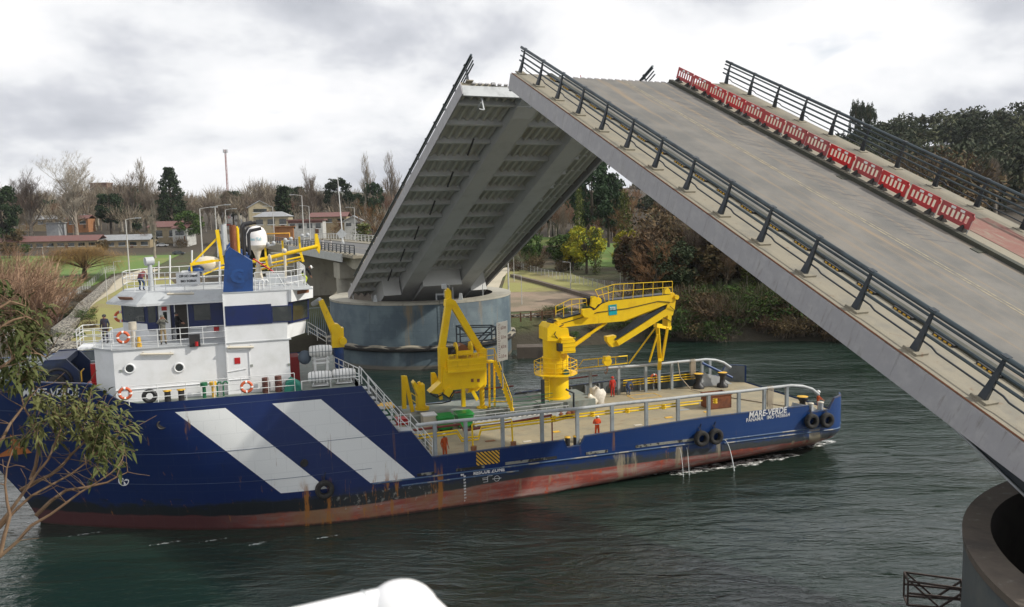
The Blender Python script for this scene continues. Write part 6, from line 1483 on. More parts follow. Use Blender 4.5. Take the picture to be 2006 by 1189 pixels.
    if hatkind == 'helmet':
        mb = MB(); mb.lathe([(.135, -.02), (.138, .0), (.125, .05), (.09, .10), (.03, .125), (.001, .128)], top, 16, axis=up); mb.lathe([(.135, -.01), (.16, -.015), (.135, -.02)], top, 16, axis=up); mb.poly([top + V((-.09, -.12, -.02)), top + V((.09, -.12, -.02)), top + V((.05, -.19, -.03)), top + V((-.05, -.19, -.03))], (0, 0, .01)); mb.build('helmet', hat or M['whitep'], root, mx)
    elif hatkind == 'cap':
        mb = MB(); mb.lathe([(.118, -.02), (.118, .03), (.09, .075), (.001, .09)], top, 16, axis=up); mb.poly([top + V((-.07, -.1, -.0)), top + V((.07, -.1, 0)), top + V((.05, -.18, -.02)), top + V((-.05, -.18, -.02))], (0, 0, .01)); mb.build('cap', hat, root, mx)
    else:
        mb = MB(); mb.lathe([(.112, -.06), (.117, .0), (.10, .06), (.05, .09), (.001, .1)], top + V((0, .02, 0)), 16, axis=up); mb.build('hair', hat or M['black'], root, mx)
    if vest:
        for z, r in ((1.12, .185), (1.3, .21)):
            MB().lathe([(r, -.03), (r + .004, 0), (r, .03)], (0, 0, 0), 20).build('x', M['whitep'], root, mx) if 0 else None
        mb = MB(); pr = [(1.10, .172, .125), (1.15, .175, .128)]
        for z0, z1, a, b in ((1.09, 1.14, .172, .122),):
            vs2 = [V((math.cos(k * math.pi / 8) * a * 1.06, math.sin(k * math.pi / 8) * b * 1.12, z)) for z in (z0, z1) for k in range(16)]
            mb.add(vs2, [(k, (k + 1) % 16, 16 + (k + 1) % 16, 16 + k) for k in range(16)], True)
        for sx in (-.09, .09): mb.beam((sx, -.145, 1.12), (sx * .9, -.12, 1.42), .045, .012, (0, 1, 0))
        for e_, h in (('ell', 'hal'), ('elr', 'har')): a_, b_ = V(P_[e_]), V(P_[h]); mb.cyl(a_.lerp(b_, .55), a_.lerp(b_, .75), .052, .048, n=10, caps=False)
        mb.build('reflective_tape', M['whitep'], root, mx)
    return root
M['skin'] = mat('skin', (.32, .17, .11), .6, col2=(.28, .15, .10))
hv = mat('hi_vis_orange', (.75, .085, .015), .8, col2=(.62, .07, .015)); og = mat('orange_coverall', (.50, .09, .02), .85, col2=(.38, .07, .02)); rc_ = mat('red_coverall', (.50, .03, .015), .85, col2=(.38, .02, .012))
nv = mat('navy_coverall', (.025, .03, .055), .85, col2=(.08, .03, .02), scale=3); camo = mat('grey_green_jacket', (.14, .14, .12), .9, col2=(.06, .06, .05), scale=6); kh = mat('khaki_trousers', (.24, .18, .10), .9); bk = mat('black_clothes', (.012, .012, .014), .9)
bl = mat('dull_blue_coverall', (.05, .08, .16), .9); pale = mat('pale_clothes', (.5, .47, .45), .9, col2=(.38, .35, .36)); mar = mat('maroon_jacket', (.18, .04, .04), .9, col2=(.05, .06, .12), scale=4)
def sp(px, py, t=None, z=None, rz=0, deck=None):
    q = Zs(px, py, z) if t is None else V((T(px, py, t).x, t, z)); return SM @ TR(q, rz)
person(sp(206, 650, 4.6, BD, R(-20)), 'man in dark navy and rust coverall standing at the bridge wing rail', nv, None, M['black'], 'hair', pose='stand')
person(sp(321, 676, 2.4, BD, R(8)), 'man in cap, camouflage jacket and khaki trousers photographing from the bridge deck', camo, kh, camo, 'cap', pose='camera')
person(sp(349, 664, 3.7, BD, R(75)), 'man dressed all in black standing in the open wheelhouse doorway', bk, None, M['black'], 'hair', pose='rail')
person(sp(277, 560, 6.2, RF, R(160)), 'person in maroon and blue jacket and white cap stooping on the wheelhouse roof', mar, bl, M['whitep'], 'cap', pose='bend')
person(sp(871, 880, 1.0, DK, R(25)), 'bearded deckhand in orange coverall and white helmet near the foot of the stair', og, None, M['whitep'], pose='stand')
person(sp(1170, 850, 1.5, DK, R(170)), 'deckhand in bright orange suit with reflective bands behind the bulwark notch', hv, None, M['whitep'], pose='folded', vest=True)
person(sp(1200, 768, 13.0, DK, R(175)), 'deckhand in red coverall seen from behind near the far rail posts', rc_, None, rc_, pose='stand')
person(sp(1602, 812, 1.6, DK, R(50)), 'deckhand in orange coverall and white helmet at the stern bitts', og, None, M['whitep'], pose='rail', vest=False)
person(sp(1230, 765, 13.2, DK, R(110)), 'crouching deckhand in dull blue bending over at the far bulwark', bl, None, M['black'], 'hair', pose='bend')
person(sp(598, 584, 4.2, RF, R(95)), 'crewman in black jacket and white cap bending at the wheelhouse roof corner', bk, mat('hi_vis_yellow', (.5, .6, .05), .8), M['whitep'], 'cap', pose='bend')
for px, lab in ((632, 'pedestrian in pale clothes on the far viaduct, left of two'), (648, 'pedestrian in pale clothes on the far viaduct, right of two')):
    b_ = None
    for s in range(2, 40):
        p, z = road_pt(s); d, r = road_dir(s); p = p + r * 1.4; p.z = z + .14
        x_, y_ = px_of(p)
        if b_ is None or abs(x_ - px) < b_[0]: b_ = (abs(x_ - px), p)
    person(TR(b_[1], R(-20)), lab, pale, pale, M['black'], 'hair', group='pedestrians on the far viaduct')
# ================================================================ LAMPS, MAST, SIGN
def lamp_proto(mx, label, h=9.5):
    o = empty('street_lamp', mx, label, 'street lamp', 'street lamps along the road and park')
    MB().cyl((0, 0, 0), (0, 0, h), .13, .07, n=8).build('pole', M['lamp'], o, mx)
    MB().tube([(0, 0, h - .05), (.5, 0, h + .08), (1.5, 0, h + .18)], .05, 6).build('arm', M['lamp'], o, mx)
    mb = MB(); mb.box((1.95, 0, h + .2), (.95, .28, .14)); mb.build('lantern', M['lgrey'], o, mx)
    return o
LP = None
def lamp(px, y, toppy, basez, rz, label):
    global LP
    q = at_y(px, toppy, y); h = max(3, q.z - basez); sc = h / 9.5
    mx = TR((q.x, y, basez), rz, sc)
    if LP is None: LP = lamp_proto(mx, label)
    else: copy_tree(LP, mx, label)
A_, B_l = 0, math.pi
lamp(246, 210, 430, 4, A_, 'tall street lamp with arm to the right by the path left of the wheelhouse')
lamp(206, 150, 528, 4, A_, 'short path lamp beside the gabion wall, nearer one')
lamp(222, 175, 513, 4, A_, 'short path lamp beside the gabion wall, farther one')
lamp(83, 250, 484, 4, A_, 'short lamp in the left meadow behind the golden willow')
for px, y, ty, lab in ((391, 210, 409, 'street lamp left of the yellow roof derrick'), (421, 260, 404, 'street lamp just left of the antenna mast'), (441, 300, 411, 'street lamp right of the antenna mast'), (403, 380, 436, 'small distant lamp on the left of the uphill road'), (365, 420, 448, 'distant lamp left of the road beside the brick house')):
    p = at_y(px, ty, y); lamp(px, y, ty, tz(p.x, p.y), A_, lab)
for px, y, ty, lab in ((534, 230, 405, 'street lamp just right of the white dome'), (591, 170, 383, 'tallest street lamp behind the folded mast, arm to the left'), (605, 205, 404, 'street lamp close right of the tallest one'), (694, 175, 407, 'street lamp between the diamond sign and the bridge leaf'), (653, 215, 459, 'low lamp standing on the viaduct left of the diamond sign')):
    p = at_y(px, ty, y); zb = DECKZ if y < 190 else max(tz(p.x, p.y), DECKZ - (y - 190) * .05); lamp(px, y, ty, zb, B_l, lab)
lamp(994, 128, 470, 4, B_l, 'bare lamp pole rising right beside the round pier')
lamp(1006, 175, 497, 4, B_l, 'lamp pole on the lawn path, farther than the one by the pier')
lamp(1021, 131, 539, 4, B_l, 'slim lamp on the dirt lot left of the crane')
lamp(1117, 148, 514, 4, B_l, 'park lamp on the lawn edge with arm to the left')
lamp(1215, 150, 528, 4.2, B_l, 'park lamp in front of the dark tree with yellow crown')
q = at_y(672, 475, 165); mx = TR((q.x, 165, DECKZ)); fpz = at_y(665, 345, 165).z
fp = empty('flagpole', mx, 'tall bare white pole rising from the viaduct behind the diamond sign', 'pole'); MB().cyl((0, 0, 0), (-.5, 0, fpz - DECKZ), .14, .06, n=8).build('shaft', M['rail'], fp, mx); MB().cyl((0, 0, 0), (0, 0, .5), .25, n=10).build('base', M['lgrey'], fp, mx)
q = at_y(669, 458, 130); sg = empty('diamond_sign', TR((q.x, 130, DECKZ)), 'pale back of a diamond road sign on a post above the viaduct', 'road sign'); mx = TR((q.x, 130, DECKZ), R(10))
MB().cyl((0, 0, 0), (0, 0, q.z - DECKZ), .05, n=6).build('post', M['lamp'], sg, mx); MB().box((0, -.05, 0), (1.15, .03, 1.15)).build('x', M['lgrey'], sg, mx) if 0 else None
hh = q.z - DECKZ; MB().poly([(-.85, -.07, hh), (0, -.07, hh - .85), (.85, -.07, hh), (0, -.07, hh + .85)], (0, .03, 0)).build('sign_plate', M['lgrey'], sg, mx)
q = at_y(441, 293, 560); mx = TR((q.x, 560, tz(q.x, 560))); H_ = q.z - tz(q.x, 560)
ms = empty('antenna_mast', mx, 'slim red antenna mast standing above the bare trees', 'mast')
mb = MB()
for k in range(3): a = k * 2.094; mb.cyl((.7 * math.cos(a), .7 * math.sin(a), 0), (.45 * math.cos(a), .45 * math.sin(a), H_), .16, n=5)
for k in range(16): z = H_ * k / 16; mb.tube([(.6, 0, z), (-.3, .5, z + H_ / 32), (-.3, -.5, z + H_ / 16)], .09, 4)
mb.build('lattice', mat('faded_mast_red', (.26, .07, .06), .7), ms, mx); mb = MB()
for k in range(6): a = k * 1.047; mb.box((1.3 * math.cos(a), 1.3 * math.sin(a), H_ - 1), (.35, .35, 2.2))
mb.cyl((0, 0, H_ - 2), (0, 0, H_ - 1.8), 1.3, n=10); mb.build('antenna_panels', M['lgrey'], ms, mx)
# ================================================================ BUILDINGS
brick = mat('brick_wall', (.15, .075, .055), .9, col2=(.16, .10, .08)); crm = mat('cream_wall', (.36, .31, .21), .9); wht = mat('whitewashed_wall', (.45, .45, .43), .9); redr = mat('red_roof_sheet', (.17, .075, .065), .7, col2=(.14, .085, .075), stain=(.25, .2, .18)); gryr = mat('grey_roof_sheet', (.28, .29, .30), .5, stain=(.2, .13, .10)); tan = mat('tan_wall', (.30, .24, .15), .9); orr = mat('orange_wall', (.30, .14, .06), .9)
def house(px, py, y, w, d, h, rz, wall, roof, kind, rise, label, nw=4, band=None, cat='house'):
    p = at_y(px, py, y); z = max(tz(p.x, y), at_y(px, py, y).z); z = at_y(px, py, y).z; mx = TR((p.x, y, z), rz)
    o = empty('house' if cat == 'house' else 'building', mx, label, cat)
    mb = MB(); mb.bx(-w / 2, w / 2, -d / 2, d / 2, -4, h)
    if kind == 'gable_end': mb.poly([(-w / 2, -d / 2, h), (w / 2, -d / 2, h), (0, -d / 2, h + rise)], (0, d, 0))
    mb.build('wall', wall, o, mx); e_ = .5; mb = MB()
    if kind == 'gable': mb.poly([(-w / 2 - e_, -d / 2 - e_, h), (-w / 2 - e_, 0, h + rise), (-w / 2 - e_, d / 2 + e_, h), (-w / 2 - e_, d / 2 + e_, h + .15), (-w / 2 - e_, 0, h + rise + .2), (-w / 2 - e_, -d / 2 - e_, h + .15)], (w + 2 * e_, 0, 0))
    elif kind == 'gable_end': mb.poly([(-w / 2 - e_, -d / 2 - e_, h - .2), (0, -d / 2 - e_, h + rise), (w / 2 + e_, -d / 2 - e_, h - .2), (w / 2 + e_, -d / 2 - e_, h), (0, -d / 2 - e_, h + rise + .3), (-w / 2 - e_, -d / 2 - e_, h)], (0, d + 2 * e_, 0))
    elif kind == 'hip': mb.add([(-w / 2 - e_, -d / 2 - e_, h), (w / 2 + e_, -d / 2 - e_, h), (w / 2 + e_, d / 2 + e_, h), (-w / 2 - e_, d / 2 + e_, h), (-w / 4, 0, h + rise), (w / 4, 0, h + rise)], [(0, 1, 5, 4), (1, 2, 5), (2, 3, 4, 5), (3, 0, 4), (0, 1, 2, 3)])
    else: mb.bx(-w / 2 - e_, w / 2 + e_, -d / 2 - e_, d / 2 + e_, h, h + rise)
    mb.build('roof', roof, o, mx)
    for k in range(nw):
        x = -w / 2 + w * (k + .5) / nw; fr = MB().bx(x - w / nw * .3, x + w / nw * .3, -d / 2 - .06, -d / 2 - .004, h * .45, h * .82).build('window', M['glass'], o, mx)
        MB().bx(x - w / nw * .34, x + w / nw * .34, -d / 2 - .09, -d / 2 - .062, h * .42, h * .455).build('sill', M['white'], fr, mx)
    if nw: MB().bx(w * .28, w * .28 + min(1.1, w * .1), -d / 2 - .07, -d / 2 - .004, 0, 2.1).build('door', M['wood'], o, mx)
    if band: MB().bx(-w / 2 - .05, w / 2 + .05, -d / 2 - .12, -d / 2 - .004, h * .86, h).build('fascia_band', band, o, mx)
    return o
house(60, 492, 320, 56, 8, 3.6, R(0), tan, redr, 'gable', 2.0, 'long low school building with worn red roof, left section behind the bare trees', 14, cat='school building')
house(215, 490, 325, 34, 8, 3.8, R(4), tan, gryr, 'gable', 2.0, 'long low school building with grey roof behind the golden willow', 8, cat='school building')
house(115, 445, 420, 36, 8, 4, 0, tan, gryr, 'gable', 2, 'low building with grey roof seen through the two bare trees', 8, cat='building')
house(160, 447, 400, 10, 7, 4.5, 0, orr, redr, 'gable', 1.6, 'small orange walled house behind the larger bare tree', 2)
house(228, 416, 520, 22, 10, 6.5, 0, brick, gryr, 'flat', 1, 'red brick block with grey roof beside the dark cypress', 5, cat='building')
house(112, 468, 345, 5, 6, 6.5, 0, gryr, gryr, 'flat', .3, 'narrow pale stair tower between the bare trees', 0, cat='building')
house(201, 398, 700, 14, 10, 16, 0, brick, brick, 'flat', 1, 'distant multi storey block behind the bare trees', 3, cat='apartment block')
house(338, 478, 340, 15, 9, 7, R(-8), tan, redr, 'gable', 2.2, 'tan house with rusty red roof left of the road', 2)
house(362, 472, 330, 6, 7, 5, R(-8), wht, redr, 'gable', 1.4, 'small white outbuilding right of the tan house', 1)
house(509, 424, 330, 8.5, 8, 3.6, R(20), crm, gryr, 'gable_end', 2.4, 'cream gabled house high behind the white dome', 1)
house(537, 452, 270, 11, 8, 4.6, R(5), crm, gryr, 'hip', 1.6, 'cream house with broad grey hipped roof right of the dome', 3)
house(603, 460, 260, 10.5, 7, 4.4, R(4), wht, redr, 'flat', .5, 'white house with a red band under its roof', 4, redr)
house(648, 444, 300, 13, 7, 3.5, 0, tan, redr, 'gable', 1.5, 'low tan building right of the red banded house', 3)
house(694, 452, 290, 6, 6, 3.5, R(5), wht, gryr, 'gable_end', 1.5, 'small white gabled house left of the bridge leaf', 2)
house(556, 460, 250, 6, 1, 2.4, 0, orr, orr, 'flat', .2, 'orange hoarding below the cream hipped house', 0, cat='hoarding')
# orange height gantry over the road
q = at_y(552, 455, 215); mb = MB(); a, b_ = at_y(520, 458, 215), at_y(567, 457, 215); mb.tube([(a.x, 215, DECKZ - 3), (a.x, 215, a.z), (b_.x, 215, b_.z), (b_.x, 215, DECKZ - 3)], .22, 6); tag(mb.build('height_gantry', mat('gantry_orange', (.62, .30, .02), .6)), 'orange height gantry over the road right of the white dome', 'gantry')
# cars
def car_proto(mx, label, col):
    o = empty('parked_car', mx, label, 'car', 'small cars on the far road')
    mb = MB(); mb.poly([(-2.1, -.85, .35), (2.1, -.85, .35), (2.15, -.85, .75), (1.2, -.85, .95), (-1.9, -.85, 1.0), (-2.15, -.85, .8)], (0, 1.7, 0)); mb.build('body', col, o, mx)
    mb = MB(); mb.poly([(1.15, -.75, .95), (.5, -.72, 1.45), (-1.2, -.72, 1.47), (-1.85, -.75, 1.0)], (0, 1.5, 0)); c = mb.build('cabin', M['glass'], o, mx)
    mb = MB(); mb.bx(-1.2, .5, -.72, .72, 1.47, 1.50); mb.build('roof', col, o, mx)
    for x in (-1.3, 1.3):
        for y in (-.86, .7): w_ = MB().cyl((x, y, .33), (x, y + .16, .33), .33, n=14).build('wheel', M['rubber'], o, mx)
    for y in (-.6, .6): MB().box((2.12, y, .7), (.05, .3, .14)).build('headlight', M['whitep'], o, mx)
    return o
cp = None
for px, py, lab, rgb in ((300, 484, 'white car parked left of the tan house', (.6, .6, .6)), (318, 480, 'silver car parked nearest the tan house', (.45, .46, .48)), (350, 494, 'dark car parked by the road below the tan house', (.05, .06, .08)), (378, 492, 'blue grey car on the road left of the roof derrick', (.12, .15, .2)), (418, 443, 'red car on the uphill road', (.4, .03, .02)), (425, 434, 'dark grey car high on the uphill road', (.06, .06, .07))):
    if px > 370:
        best = None
        for s_ in range(60, 900, 4):
            q, z = road_pt(s_); d, r = road_dir(s_); q = q + r * (5 if px == 418 else 11 if px == 425 else 6); q.z = z + .03; e_ = abs(px_of(q)[0] - px) + abs(px_of(q)[1] - py)
            if best is None or e_ < best[0]: best = (e_, q)
        p = best[1]
    else:
        yy_ = {300: 335, 318: 325, 350: 300}[px]; p = at_y(px, py, yy_); p.z = tz(p.x, yy_) + .05
    mx = TR((p.x, p.y, p.z), R(95 if px > 370 else 10))
    cm = mat('car_paint', rgb, .3); car_proto(mx, lab, cm)
# chain link fences
def wire_fence(pts, h, label, sp=3.0, zf=tz):
    o = empty('wire_fence', (pts[0][0], pts[0][1], zf(*pts[0])), label, 'fence'); pp = []
    for a, b in zip(pts, pts[1:]):
        n = max(1, round(math.dist(a, b) / sp)); pp += [(a[0] + (b[0] - a[0]) * i / n, a[1] + (b[1] - a[1]) * i / n) for i in range(n)]
    pp.append(pts[-1]); pp = pp[:90]
    for x, y in pp: MB().cyl((x, y, zf(x, y) - .2), (x, y, zf(x, y) + h), .06, n=5).build('post', M['lamp'], o)
    mb = MB()
    for k in range(8): mb.tube([(x, y, zf(x, y) + .1 + (h - .15) * k / 7) for x, y in pp], .012, 3)
    for (x, y), (x2, y2) in zip(pp, pp[1:]):
        for k in range(4):
            u = k / 4; mb.cyl((x + (x2 - x) * u, y + (y2 - y) * u, zf(x, y) + .1), (x + (x2 - x) * (u + .25), y + (y2 - y) * (u + .25), zf(x2, y2) + h - .1), .010, n=3, caps=False)
    mb.build('wire_mesh', M['lamp'], o); return o
wire_fence([(-72, 116), (-86, 150), (-104, 198), (-120, 250)], 1.8, 'wire fence beside the path along the left meadow', 3.2)
wire_fence([gp(1000, 520), gp(1040, 534), gp(1090, 547), gp(1170, 565), gp(1230, 572)], 1.7, 'wire fence behind the rubble bund right of the pier', 2.5)
# ================================================================ VEGETATION
def fol(name, a, b, c=None, trans=True):
    m, t, bs = nodes(name)
    tcn = N(t, 'ShaderNodeTexCoord').outputs['Object']; oi = N(t, 'ShaderNodeObjectInfo').outputs['Random']
    f = nz(t, tcn, 1.1, 4, .7); col = mixc(t, step(t, f, .38, .62), a, b)
    if c: col = mixc(t, step(t, nz(t, tcn, .35, 3, .6), .52, .66), col, c)
    hs = N(t, 'ShaderNodeHueSaturation', {'Hue': mathn(t, 'ADD', .485, mathn(t, 'MULTIPLY', oi, .03)), 'Value': mathn(t, 'ADD', .75, mathn(t, 'MULTIPLY', oi, .5)), 'Color': col})
    t.links.new(hs.outputs[0], bs.inputs['Base Color']); bs.inputs['Roughness'].default_value = .8; bs.inputs['Specular IOR Level'].default_value = .2
    return m
F = dict(olive=fol('olive_crown', (.06, .065, .03), (.09, .09, .045), (.04, .055, .025)),
    bark=fol('grey_bark', (.16, .14, .11), (.26, .235, .20)), twig=fol('bare_twigs', (.13, .10, .075), (.20, .165, .125)), redtwig=fol('reddish_twigs', (.155, .085, .055), (.21, .125, .08)),
    pale=fol('pale_twigs', (.22, .19, .155), (.30, .265, .22)), dark=fol('dark_needles', (.016, .032, .014), (.035, .058, .024)), green=fol('green_leaves', (.03, .065, .015), (.075, .12, .025)),
    willow=fol('golden_withies', (.24, .14, .04), (.32, .21, .075)), yellow=fol('yellow_blossom', (.34, .28, .015), (.20, .22, .025), (.07, .11, .025)), brown=fol('brown_leaves', (.085, .06, .03), (.135, .09, .045), (.05, .055, .022)),
    rust=fol('rust_foliage', (.17, .085, .04), (.12, .065, .035)), dkbark=fol('dark_bark', (.05, .04, .03), (.08, .065, .05)), hill=fol('hill_crown', (.022, .034, .016), (.045, .058, .026), (.065, .06, .03)), lime=fol('lime_leaves', (.065, .09, .02), (.13, .15, .04)), tan=fol('tan_pink_twigs', (.25, .15, .10), (.31, .20, .14)))
def rv(s=1): return V((random.uniform(-s, s), random.uniform(-s, s), random.uniform(-s, s)))
def bare(seed, h, spread, nb=7, lv=4, up=.35, r0=None, th=1., fan=4, h0=.22, twn=3):
    """bare tree: returns trunk builder, crown builder (unit: metres)"""
    random.seed(seed); tr, crn = MB(), MB()
    def grow(p, d, L, r, l):
        n = 3 if l < 2 else 2; pts = [p]; rs = [r]; q = p; dd = d
        for i in range(n):
            dd = (dd + rv(.16) + V((0, 0, up * .25))).normalized(); q = q + dd * L / n; pts.append(q); rs.append(max(.012 * th, r * (1 - .55 * (i + 1) / n)))
        (tr if l < 2 else crn).tube(pts, rs, 6 if l < 1 else (4 if l < 3 else 3)) if l < 4 else crn.add([pts[0], pts[-1], pts[-1] + V((0, 0, .02)) , pts[0] + rv(.03) + V((0, .03 * th, .03))], [(0, 1, 2, 3)])
        if l >= lv: 
            return
        k = fan if l > 0 else nb
        for j in range(k):
            u = random.uniform(.35, 1) if l else random.uniform(.0, 1); i0 = min(int(u * n), n - 1); b = pts[i0].lerp(pts[i0 + 1], u * n - i0)
            a = random.uniform(0, 6.283); side = V((math.cos(a), math.sin(a), 0)); nd = (dd * .75 + side * spread * random.uniform(.6, 1.1) + V((0, 0, up))).normalized()
            grow(b, nd, L * random.uniform(.5, .72), max(.014 * th, rs[i0] * .55), l + 1)
    base = V((0, 0, 0)); tr.tube([base, V((.1, 0, h * h0 * .5)), V((0, .1, h * h0))], [h * .018 * th + .05, h * .014 * th + .04, h * .012 * th + .03], 8)
    grow(V((0, .1, h * h0)), V((0, 0, 1)), h * .42, h * .012 * th + .03, 0)
    return tr, crn
def clumps(mb, cs, n, sz, flat=.6, droop=0):
    for (c, r) in cs:
        c = V(c)
        for i in range(n):
            d = rv(); 
            while d.length > 1: d = rv()
            p = c + V((d.x * r, d.y * r, d.z * r * flat)); a = rv().normalized(); b = a.cross(rv()).normalized(); s = sz * random.uniform(.6, 1.3)
            if droop: a = (a + V((0, 0, -droop))).normalized(); b = a.cross(rv()).normalized()
            mb.add([p - a * s - b * s * .45, p + a * s - b * s * .3, p + a * s * .8 + b * s * .45, p - a * s * .7 + b * s * .5], [(0, 1, 2, 3)])
def ever(seed, h, w, kind='round', n=26, sz=.34, nc=60):
    random.seed(seed); tr, crn = MB(), MB(); tr.tube([(0, 0, 0), (.1, 0, h * .4), (0, .1, h * .9)], [h * .022 + .05, h * .015 + .04, .05], 7); cs = []
    if kind == 'round':
        for i in range(nc):
            d = rv().normalized() * random.uniform(.5, 1) ** .5; c = V((d.x * w / 2, d.y * w / 2, h * .62 + d.z * h * .36)); cs.append((c, w * .13 * random.uniform(.7, 1.3)))
            if i % 3 == 0: tr.tube([(0, 0, h * .35), (c * .5) + V((0, 0, h * .2)), c], [.12, .08, .03], 4)
    elif kind == 'cone':
        lv = int(nc / 5)
        for k in range(lv):
            z = h * (.16 + .82 * k / lv); r = w / 2 * (1 - (k / lv) ** 1.15) + .15
            for j in range(5): a = k * 1.1 + j * 1.257 + random.uniform(-.3, .3); rr = r * random.uniform(.55, 1.05); c = V((math.cos(a) * rr, math.sin(a) * rr, z - rr * .12)); cs.append((c, .22 * w * (1 - .6 * k / lv) * .8)); tr.tube([(0, 0, z), c], [.06, .02], 3)
    elif kind == 'tiers':
        lv = int(nc / 6)
        for k in range(lv):
            z = h * (.25 + .73 * k / lv); r = w / 2 * (1 - (k / lv) ** 1.6) * (1 if k % 2 else .8) + .2
            for j in range(6): a = k * .9 + j * 1.05 + random.uniform(-.2, .2); c = V((math.cos(a) * r * random.uniform(.5, 1), math.sin(a) * r * random.uniform(.5, 1), z)); cs.append((c, .11 * w)); tr.tube([(0, 0, z - .3), c], [.08, .03], 3)
        n = int(n * .9)
    elif kind == 'column':
        for i in range(nc): z = h * (.06 + .92 * i / nc); r = w / 2 * math.sin(min(1, (1 - i / nc) * 1.4 + .12) * 1.57) * random.uniform(.3, .9); a = i * 2.4; cs.append((V((math.cos(a) * r, math.sin(a) * r, z)), w * .28))
    clumps(crn, cs, n, sz, .55 if kind == 'tiers' else .8)
    return tr, crn
PROTO = {}
def proto(key, fn, tm, cm, cat, name='tree', cname='crown'):
    PROTO[key] = (fn, tm, cm, cat, name, cname, [])
HT = dict(bareD=20, bareE=20, bareA=20, bareB=20, bareC=20, big1=38, big2=36, popA=18, pine1=24, pine2=24, cyp=15, tiers=26, round1=12, round2=12, willow=9.7, mimosa=9, shrub1=4, shrub2=4, bush=11, rustb=9, greens=5, pole=14, vine=13)
proto('bareA', lambda: bare(1, 20, .75, 9, 4, fan=6, th=1.6), 'bark', 'twig', 'bare tree'); proto('bareB', lambda: bare(2, 20, .6, 10, 4, .45, fan=6, th=1.6), 'bark', 'twig', 'bare tree'); proto('bareC', lambda: bare(3, 20, .85, 9, 4, .25, fan=6, th=1.5), 'bark', 'redtwig', 'bare tree')
proto('big1', lambda: bare(11, 38, 1.0, 14, 5, .34, th=1.8, fan=5, h0=.12), 'pale', 'pale', 'bare tree'); proto('big2', lambda: bare(12, 36, .85, 13, 5, .42, th=1.7, fan=5, h0=.12), 'pale', 'twig', 'bare tree')
proto('bareD', lambda: bare(51, 20, .6, 10, 4, .4, fan=6, th=1.3), 'dkbark', 'twig', 'bare tree'); proto('bareE', lambda: bare(52, 20, .75, 9, 4, .3, fan=6, th=1.3), 'dkbark', 'brown', 'bare tree'); proto('popA', lambda: bare(4, 18, .22, 12, 4, .9, th=.9), 'pale', 'pale', 'bare poplar')
proto('pine1', lambda: ever(5, 24, 13, 'round', 60, .5, 70), 'dkbark', 'dark', 'pine tree'); proto('pine2', lambda: ever(6, 24, 15, 'round', 60, .5, 80), 'dkbark', 'hill', 'evergreen tree')
proto('cyp', lambda: ever(7, 15, 3.4, 'column', 40, .3, 60), 'dkbark', 'dark', 'cypress'); proto('tiers', lambda: ever(8, 26, 13, 'tiers', 40, .42, 96), 'dkbark', 'dark', 'conifer')
proto('round1', lambda: ever(9, 12, 9, 'round', 55, .28, 70), 'dkbark', 'green', 'leafy tree'); proto('round2', lambda: ever(10, 12, 9, 'round', 55, .28, 70), 'dkbark', 'brown', 'brown tree')
def willow():
    random.seed(21); tr, crn = MB(), MB(); tr.tube([(0, 0, 0), (.2, 0, 2.0), (.3, 0, 3.2)], [.6, .45, .35], 8)
    for i in range(26):
        a = i * 2.4; r = random.uniform(2, 7.5); z = 8.4 - (r / 8.6) ** 2 * 3.6 - (i % 3) * .7; c = V((math.cos(a) * r, math.sin(a) * r, z)); tr.tube([(.3, 0, 3), V((c.x * .5, c.y * .5, z * .85)), c], [.16, .09, .04], 4)
        for j in range(210):
            p = c + V((random.gauss(0, 1.25), random.gauss(0, 1.25), random.gauss(.3, .5))); L = random.uniform(.8, 3.2); q = p + V((random.uniform(-.3, .3) + p.x * .05, random.uniform(-.3, .3) + p.y * .05, -L))
            if q.z < 1.6: q.z = 1.6 + random.random()
            s = V((.03, .03, 0)); crn.add([p - s, p + s, q + s * .5, q - s * .5], [(0, 1, 2, 3)])
    return tr, crn
proto('willow', willow, 'dkbark', 'willow', 'willow')
def mimosa():
    tr, crn = ever(22, 9, 6, 'round', 50, .2, 60); return tr, crn
proto('mimosa', mimosa, 'dkbark', 'yellow', 'mimosa')
def shrub(seed, m=None):
    random.seed(seed); tr, crn = MB(), MB()
    for i in range(46):
        a = random.uniform(0, 6.28); d = V((math.cos(a) * random.uniform(.1, .8), math.sin(a) * random.uniform(.1, .8), 1)).normalized(); L = random.uniform(2.2, 4); p = V((random.uniform(-1.2, 1.2), random.uniform(-1.2, 1.2), 0)); pts = [p, p + d * L * .5 + rv(.15), p + d * L + rv(.3)]; tr.tube(pts, [.035, .025, .012], 3)
        for j in range(9): u = random.uniform(.3, 1); b = pts[0].lerp(pts[2], u); e_ = b + (d + rv(.7)).normalized() * random.uniform(.4, 1.1); crn.add([b, e_, e_ + V((.02, 0, .02)), b + V((.03, 0, .03))], [(0, 1, 2, 3)])
    clumps(crn, [(V((random.uniform(-1.6, 1.6), random.uniform(-1.6, 1.6), random.uniform(.5, 3))), .7) for i in range(26)], 26, .13); return tr, crn
proto('shrub1', lambda: shrub(31), 'twig', 'brown', 'shrub', 'shrub', 'foliage'); proto('shrub2', lambda: shrub(32), 'twig', 'green', 'shrub', 'shrub', 'foliage')
